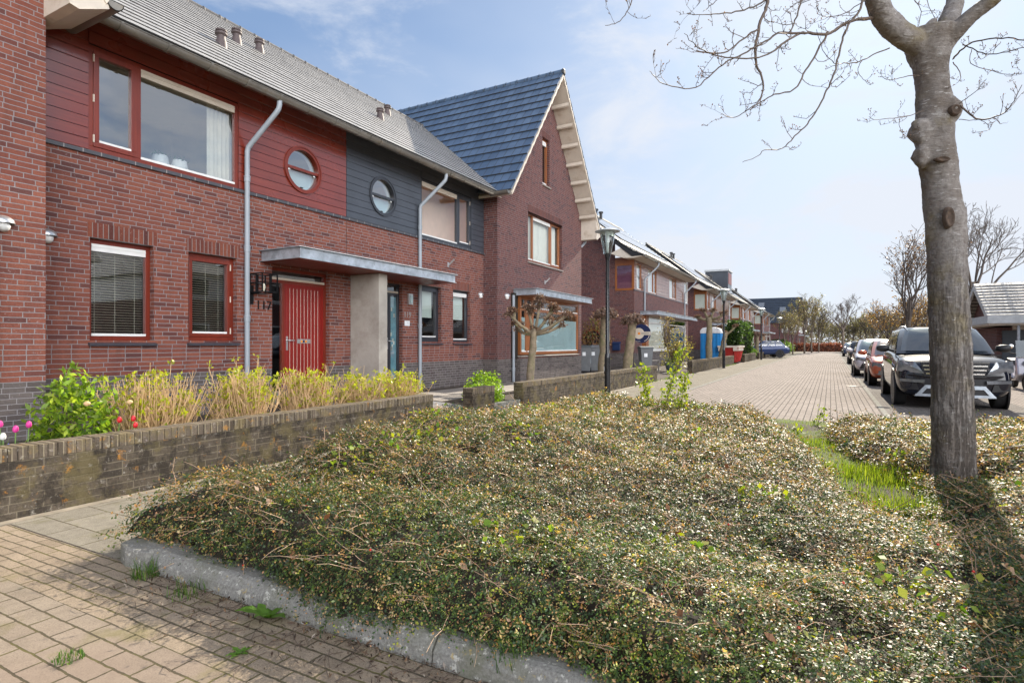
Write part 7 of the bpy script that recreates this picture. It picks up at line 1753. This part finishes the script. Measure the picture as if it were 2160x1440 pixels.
def dark_gable(x1, y0, y1, label, top=9.6, z0=5.0):
    h = thing('gable_house', (x1, (y0+y1)/2, .2), label, 'house', 'dark roofed gable houses at the far left'); mid = (y0+y1)/2; Ls = math.hypot(mid-y0+.3, top-z0)
    m = MB(); m.add([(x1,y0,0),(x1,y1,0),(x1,y1,z0),(x1,mid,top-.2),(x1,y0,z0),(-18,y0,0),(-18,y1,0),(-18,y1,z0),(-18,mid,top-.2),(-18,y0,z0)], [(0,1,2,3,4),(0,4,9,5),(1,6,7,2)]); m.build('brick_wall', M['brick_b'], h)
    r1 = roof_slope('roof', M['tile_dark'], h, (x1+.5, y0-.3, z0), (-1,0,0), 14, (0,(mid-y0+.3)/Ls,(top-z0)/Ls), Ls, .42, .05, 4); roof_slope('roof', M['tile_dark'], h, (x1+.5, y1+.3, z0), (-1,0,0), 14, (0,-(mid-y0+.3)/Ls,(top-z0)/Ls), Ls, .42, .05, 5)
    MB().prism([(y0-.3,z0-.05),(mid,top-.06),(y1+.3,z0-.05),(y1+.2,z0-.2),(mid,top-.3),(y0-.2,z0-.2)], 'x', x1+.48, x1-.1).build('verge_board', M['soffit'], h)
    for k, (xx, f) in enumerate(((x1-2.6,.52),(x1-6.2,.72))):
        yy, zz = y0-.3+(mid-y0+.3)*f, z0+(top-z0)*f; MB().prism([(yy-.45,zz-.58),(yy+.25,zz+.55-.2),(yy+.2,zz+.47),(yy-.55,zz-.45)], 'x', xx-.5, xx+.5).build('roof_window', M['headlamp'], r1)
    for a in (.25,.62):
        yy = y0+(y1-y0)*a; MB().box(x1, x1+.05, yy, yy+1.3, 3.4, 4.8).build('window', M['white'], h); MB().box(x1, x1+.06, yy, yy+1.3, .9, 2.4).build('window', M['panel'], h)
    MB().box(x1, x1+.8, y0+1, y1-1, 2.75, 2.95).build('bay_canopy', M['galv'], h); 
    for a in (.25,.6): MB().box(x1-3.6+a*4, x1-2.6+a*4, y0-.04, y0, 3.3, 4.6).build('side_window', M['white'], h)
    return h
dark_gable(-4.9, 112, 120, 'house with large dark blue roof at the far end of the row', 9.7); dark_gable(-4.5, 124, 131, 'farther dark gabled house just behind the first one', 9.7)

# ------------------------------------------------------------------ houses on the right
def pale_house(x0, x1, y0, y1, z0, zt, label, dormer=False):
    h = thing('pale_roof_house', (x0, y0, 0), label, 'house', 'pale tiled houses at the right edge'); mid = (y0+y1)/2; Ls = math.hypot(mid-y0+.3, zt-z0); hh = mid-y0+.3
    MB().add([(x0,y0,0),(x0,y1,0),(x0,y1,z0),(x0,mid,zt-.15),(x0,y0,z0),(x1,y0,0),(x1,y1,0),(x1,y1,z0),(x1,mid,zt-.15),(x1,y0,z0)], [(0,1,2,3,4),(0,5,9,4),(1,6,7,2),(5,6,7,8,9)]).build('brick_wall', M['brick_b'], h)
    r = roof_slope('roof', M['tile_pale'], h, (x0-.5,y0-.3,z0), (1,0,0), x1-x0+1, (0,hh/Ls,(zt-z0)/Ls), Ls, .34, .05, 5); roof_slope('roof', M['tile_pale'], h, (x0-.5,y1+.3,z0), (1,0,0), x1-x0+1, (0,-hh/Ls,(zt-z0)/Ls), Ls, .34, .06, 6)
    MB().prism([(y0-.3,z0-.02),(mid,zt-.03),(y1+.3,z0-.02),(y1+.3,z0-.3),(mid,zt-.35),(y0-.3,z0-.3)], 'x', x0-.48, x0-.38).build('verge_board', M['fascia_grey'], h); MB().prism([(y0-.25,z0-.04),(mid,zt-.05),(mid,zt-.2),(y0-.1,z0-.2)], 'x', x0-.4, x0+.1).build('verge_soffit', M['soffit'], h)
    if dormer:
        d = MB().box(x0+3.0, x0+6.5, y0+.1, y0+2.2, z0+.2, zt-.5).build('dormer', M['garage'], h); MB().box(x0+3.5, x0+5.9, y0+.06, y0+.1, zt-1.35, zt-.75).build('dormer_window', M['teal_film'], d); MB().box(x0+3.3, x0+6, y0+.03, y0+.1, z0+.25, z0+.7).build('lower_window', M['white'], d)
    return h
def onY(u, Y):
    c = (u-PCX)/FOC; return Y*(FX+RX*c)/(FY+RY*c)
pale_house(onY(2112,36), 24, 36, 43, 2.35, 4.55, 'pale tiled house with slate dormer behind the garage', True); pale_house(onY(2080,44), 20, 44, 51, 2.35, 4.35, 'second pale tiled house, stepping back behind the first'); pale_house(onY(2040,54), 20, 54, 62, 2.35, 4.2, 'farthest pale tiled house, beside the wide bare tree')
gx = onY(2102, 31); g_ = thing('garage', (gx, 31, 0), 'garage with slate-grey door and flat pale-edged canopy roof', 'garage')
MB().box(gx, 18, 31, 36, 0, 2.0).build('brick_wall', M['brick_b'], g_); MB().box(gx+.18, 18, 30.97, 31.0, .05, 1.88).build('garage_door', M['garage'], g_); MB().box(gx-.55, 18, 29.6, 36, 2.14, 2.46).build('roof_fascia', M['fascia_grey'], g_); MB().box(gx-.5, 18, 29.7, 35.9, 2.07, 2.14).build('canopy_soffit', M['soffit'], g_); MB().box(gx+.5, 18, 30.9, 31, 1.9, 2.07).build('fascia_board', M['soffit'], g_)
MB().tube([(gx+.45,29.8,0),(gx+.45,29.8,2.14)], .05, 8).build('post', M['galv'], g_)

# houses across the street: outside the view, they stand in the window reflections
def opposite_house(y0, y1, label):
    h = thing('opposite_house', (14.5, (y0+y1)/2, 0), label, 'house'); X = 14.5
    MB().box(X, X+9, y0, y1, 0, 3.9).build('brick_wall', M['brick_b'], h); MB().box(X, X+9, y0, y1, 3.9, 5.5).build('cladding', M['fascia_grey'], h)
    w = y0+.8
    while w < y1-1.6:
        for za, zb in ((.9, 2.5), (4.05, 5.2)):
            f = MB().box(X-.05, X, w, w+1.5, za, zb).build('window', M['white'], h); MB().box(X-.06, X-.05, w+.1, w+1.4, za+.1, zb-.1).build('pane', M['panel'], f)
        w += 2.7
    MB().prism([(X-.5, 5.4), (X+4.5, 9.0), (X+9.5, 5.4)], 'y', y0-.3, y1+.3).build('roof', M['tile'], h)
opposite_house(3, 15, 'brick house with pale boarding across the street, nearest the camera'); opposite_house(19, 33, 'brick house with pale boarding across the street, farther along')
SUNS, SKYS, CLOUD, KNEE, FILL_BANK, EXPO = 5.0, 0.105, 4.9, 9.0, 40.0, 0.74
# ------------------------------------------------------------------ sky, sun, camera
EL, AZ = R(33.5), R(4)                    # the sun stands down the street, a little to the right
W = bpy.data.worlds.new('World'); sc.world = W; W.use_nodes = True; nt = W.node_tree; nt.nodes.clear()
out = nt.nodes.new('ShaderNodeOutputWorld'); bg = nt.nodes.new('ShaderNodeBackground'); sky = nt.nodes.new('ShaderNodeTexSky')
sky.sky_type = 'NISHITA'; sky.sun_disc = False; sky.sun_elevation = EL; sky.sun_rotation = AZ; sky.air_density = 1.0; sky.dust_density = 1.2; sky.ozone_density = 1.6; sky.altitude = 0
tc = nt.nodes.new('ShaderNodeTexCoord'); mp = nt.nodes.new('ShaderNodeMapping'); mp.inputs['Scale'].default_value = (1.0, 1.0, 2.6); mp.inputs['Location'].default_value = (.35, .1, .2)
nt.links.new(tc.outputs['Generated'], mp.inputs['Vector'])
def nz(scale, detail, rough, dist=0.0):
    n = nt.nodes.new('ShaderNodeTexNoise'); n.inputs['Scale'].default_value = scale; n.inputs['Detail'].default_value = detail; n.inputs['Roughness'].default_value = rough; n.inputs['Distortion'].default_value = dist
    nt.links.new(mp.outputs[0], n.inputs['Vector']); return n.outputs['Fac']
def rp(x, a, b, hi=1.0):
    r = nt.nodes.new('ShaderNodeMapRange'); r.interpolation_type = 'SMOOTHSTEP'; r.inputs[1].default_value = a; r.inputs[2].default_value = b; r.inputs[4].default_value = hi; nt.links.new(x, r.inputs[0]); return r.outputs[0]
def mt(op, a, b):
    m = nt.nodes.new('ShaderNodeMath'); m.operation = op
    for i, x in enumerate((a, b)):
        if isinstance(x, (int, float)): m.inputs[i].default_value = x
        else: nt.links.new(x, m.inputs[i])
    return m.outputs[0]
sep = nt.nodes.new('ShaderNodeSeparateXYZ'); nt.links.new(tc.outputs['Generated'], sep.inputs[0])
low = rp(sep.outputs[2], .42, -.02)                                # thin veil thickens to the horizon
puff = mt('MULTIPLY', rp(nz(3.0, 7, .62, .5), .43, .68), .75)
veil = mt('MULTIPLY', rp(nz(1.1, 4, .5, .6), .36, .68), .30)
c = mt('ADD', mt('ADD', puff, veil), mt('MULTIPLY', low, .40)); c = mt('MINIMUM', c, .92)
def vm(op, a, b):
    v = nt.nodes.new('ShaderNodeVectorMath'); v.operation = op
    for i, x in enumerate((a, b)):
        if isinstance(x, tuple): v.inputs[i].default_value = x
        else: nt.links.new(x, v.inputs[i])
    return v
# the glare round the sun is held down by a soft limit on the sky brightness
soft = vm('DIVIDE', sky.outputs[0], vm('ADD', vm('DIVIDE', sky.outputs[0], (KNEE,)*3).outputs[0], (1.0, 1.0, 1.0)).outputs[0]).outputs[0]
soft = vm('MULTIPLY', soft, (.80, .98, 1.22)).outputs[0]
# bright cloud bank added out of view to light the house fronts
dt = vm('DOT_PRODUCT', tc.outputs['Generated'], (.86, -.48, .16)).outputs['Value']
fill_bank = mt('MULTIPLY', rp(dt, .55, .92), rp(nz(1.6, 6, .55, .3), .30, .60))
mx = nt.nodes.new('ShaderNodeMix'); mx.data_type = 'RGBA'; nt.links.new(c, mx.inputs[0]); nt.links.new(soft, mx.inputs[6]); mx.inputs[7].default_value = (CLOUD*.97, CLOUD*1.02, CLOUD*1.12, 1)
mb = nt.nodes.new('ShaderNodeMix'); mb.data_type = 'RGBA'; nt.links.new(fill_bank, mb.inputs[0]); nt.links.new(mx.outputs[2], mb.inputs[6]); mb.inputs[7].default_value = (FILL_BANK, FILL_BANK, FILL_BANK*1.03, 1)
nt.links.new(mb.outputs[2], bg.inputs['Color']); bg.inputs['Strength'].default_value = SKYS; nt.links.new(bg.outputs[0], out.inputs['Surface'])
L = bpy.data.lights.new('sun', 'SUN'); L.energy = SUNS; L.angle = R(.53); L.color = (1.0, .90, .75); so = bpy.data.objects.new('sun', L); COL.objects.link(so)
so.rotation_euler = Vector((-math.sin(AZ)*math.cos(EL), -math.cos(AZ)*math.cos(EL), -math.sin(EL))).to_track_quat('-Z', 'Y').to_euler()
cam = bpy.data.cameras.new('camera'); co = bpy.data.objects.new('camera', cam); COL.objects.link(co); sc.camera = co
co.location = (0, 0, CAMH); co.rotation_euler = (R(90), 0, YAW); cam.sensor_width = 36; cam.lens = FOC/2160*36; cam.shift_y = (HOR-720)/2160; cam.clip_end = 3000; cam.clip_start = .05
sc.view_settings.view_transform = 'Standard'; sc.view_settings.look = 'None'; sc.view_settings.gamma = 1; sc.view_settings.exposure = EXPO
sc.render.resolution_x, sc.render.resolution_y = 1024, 682
try:
    sc.cycles.max_bounces = 8; sc.cycles.transparent_max_bounces = 16; sc.cycles.sample_clamp_indirect = 6; sc.cycles.caustics_reflective = False; sc.cycles.caustics_refractive = False; sc.cycles.use_denoising = True
except Exception: pass
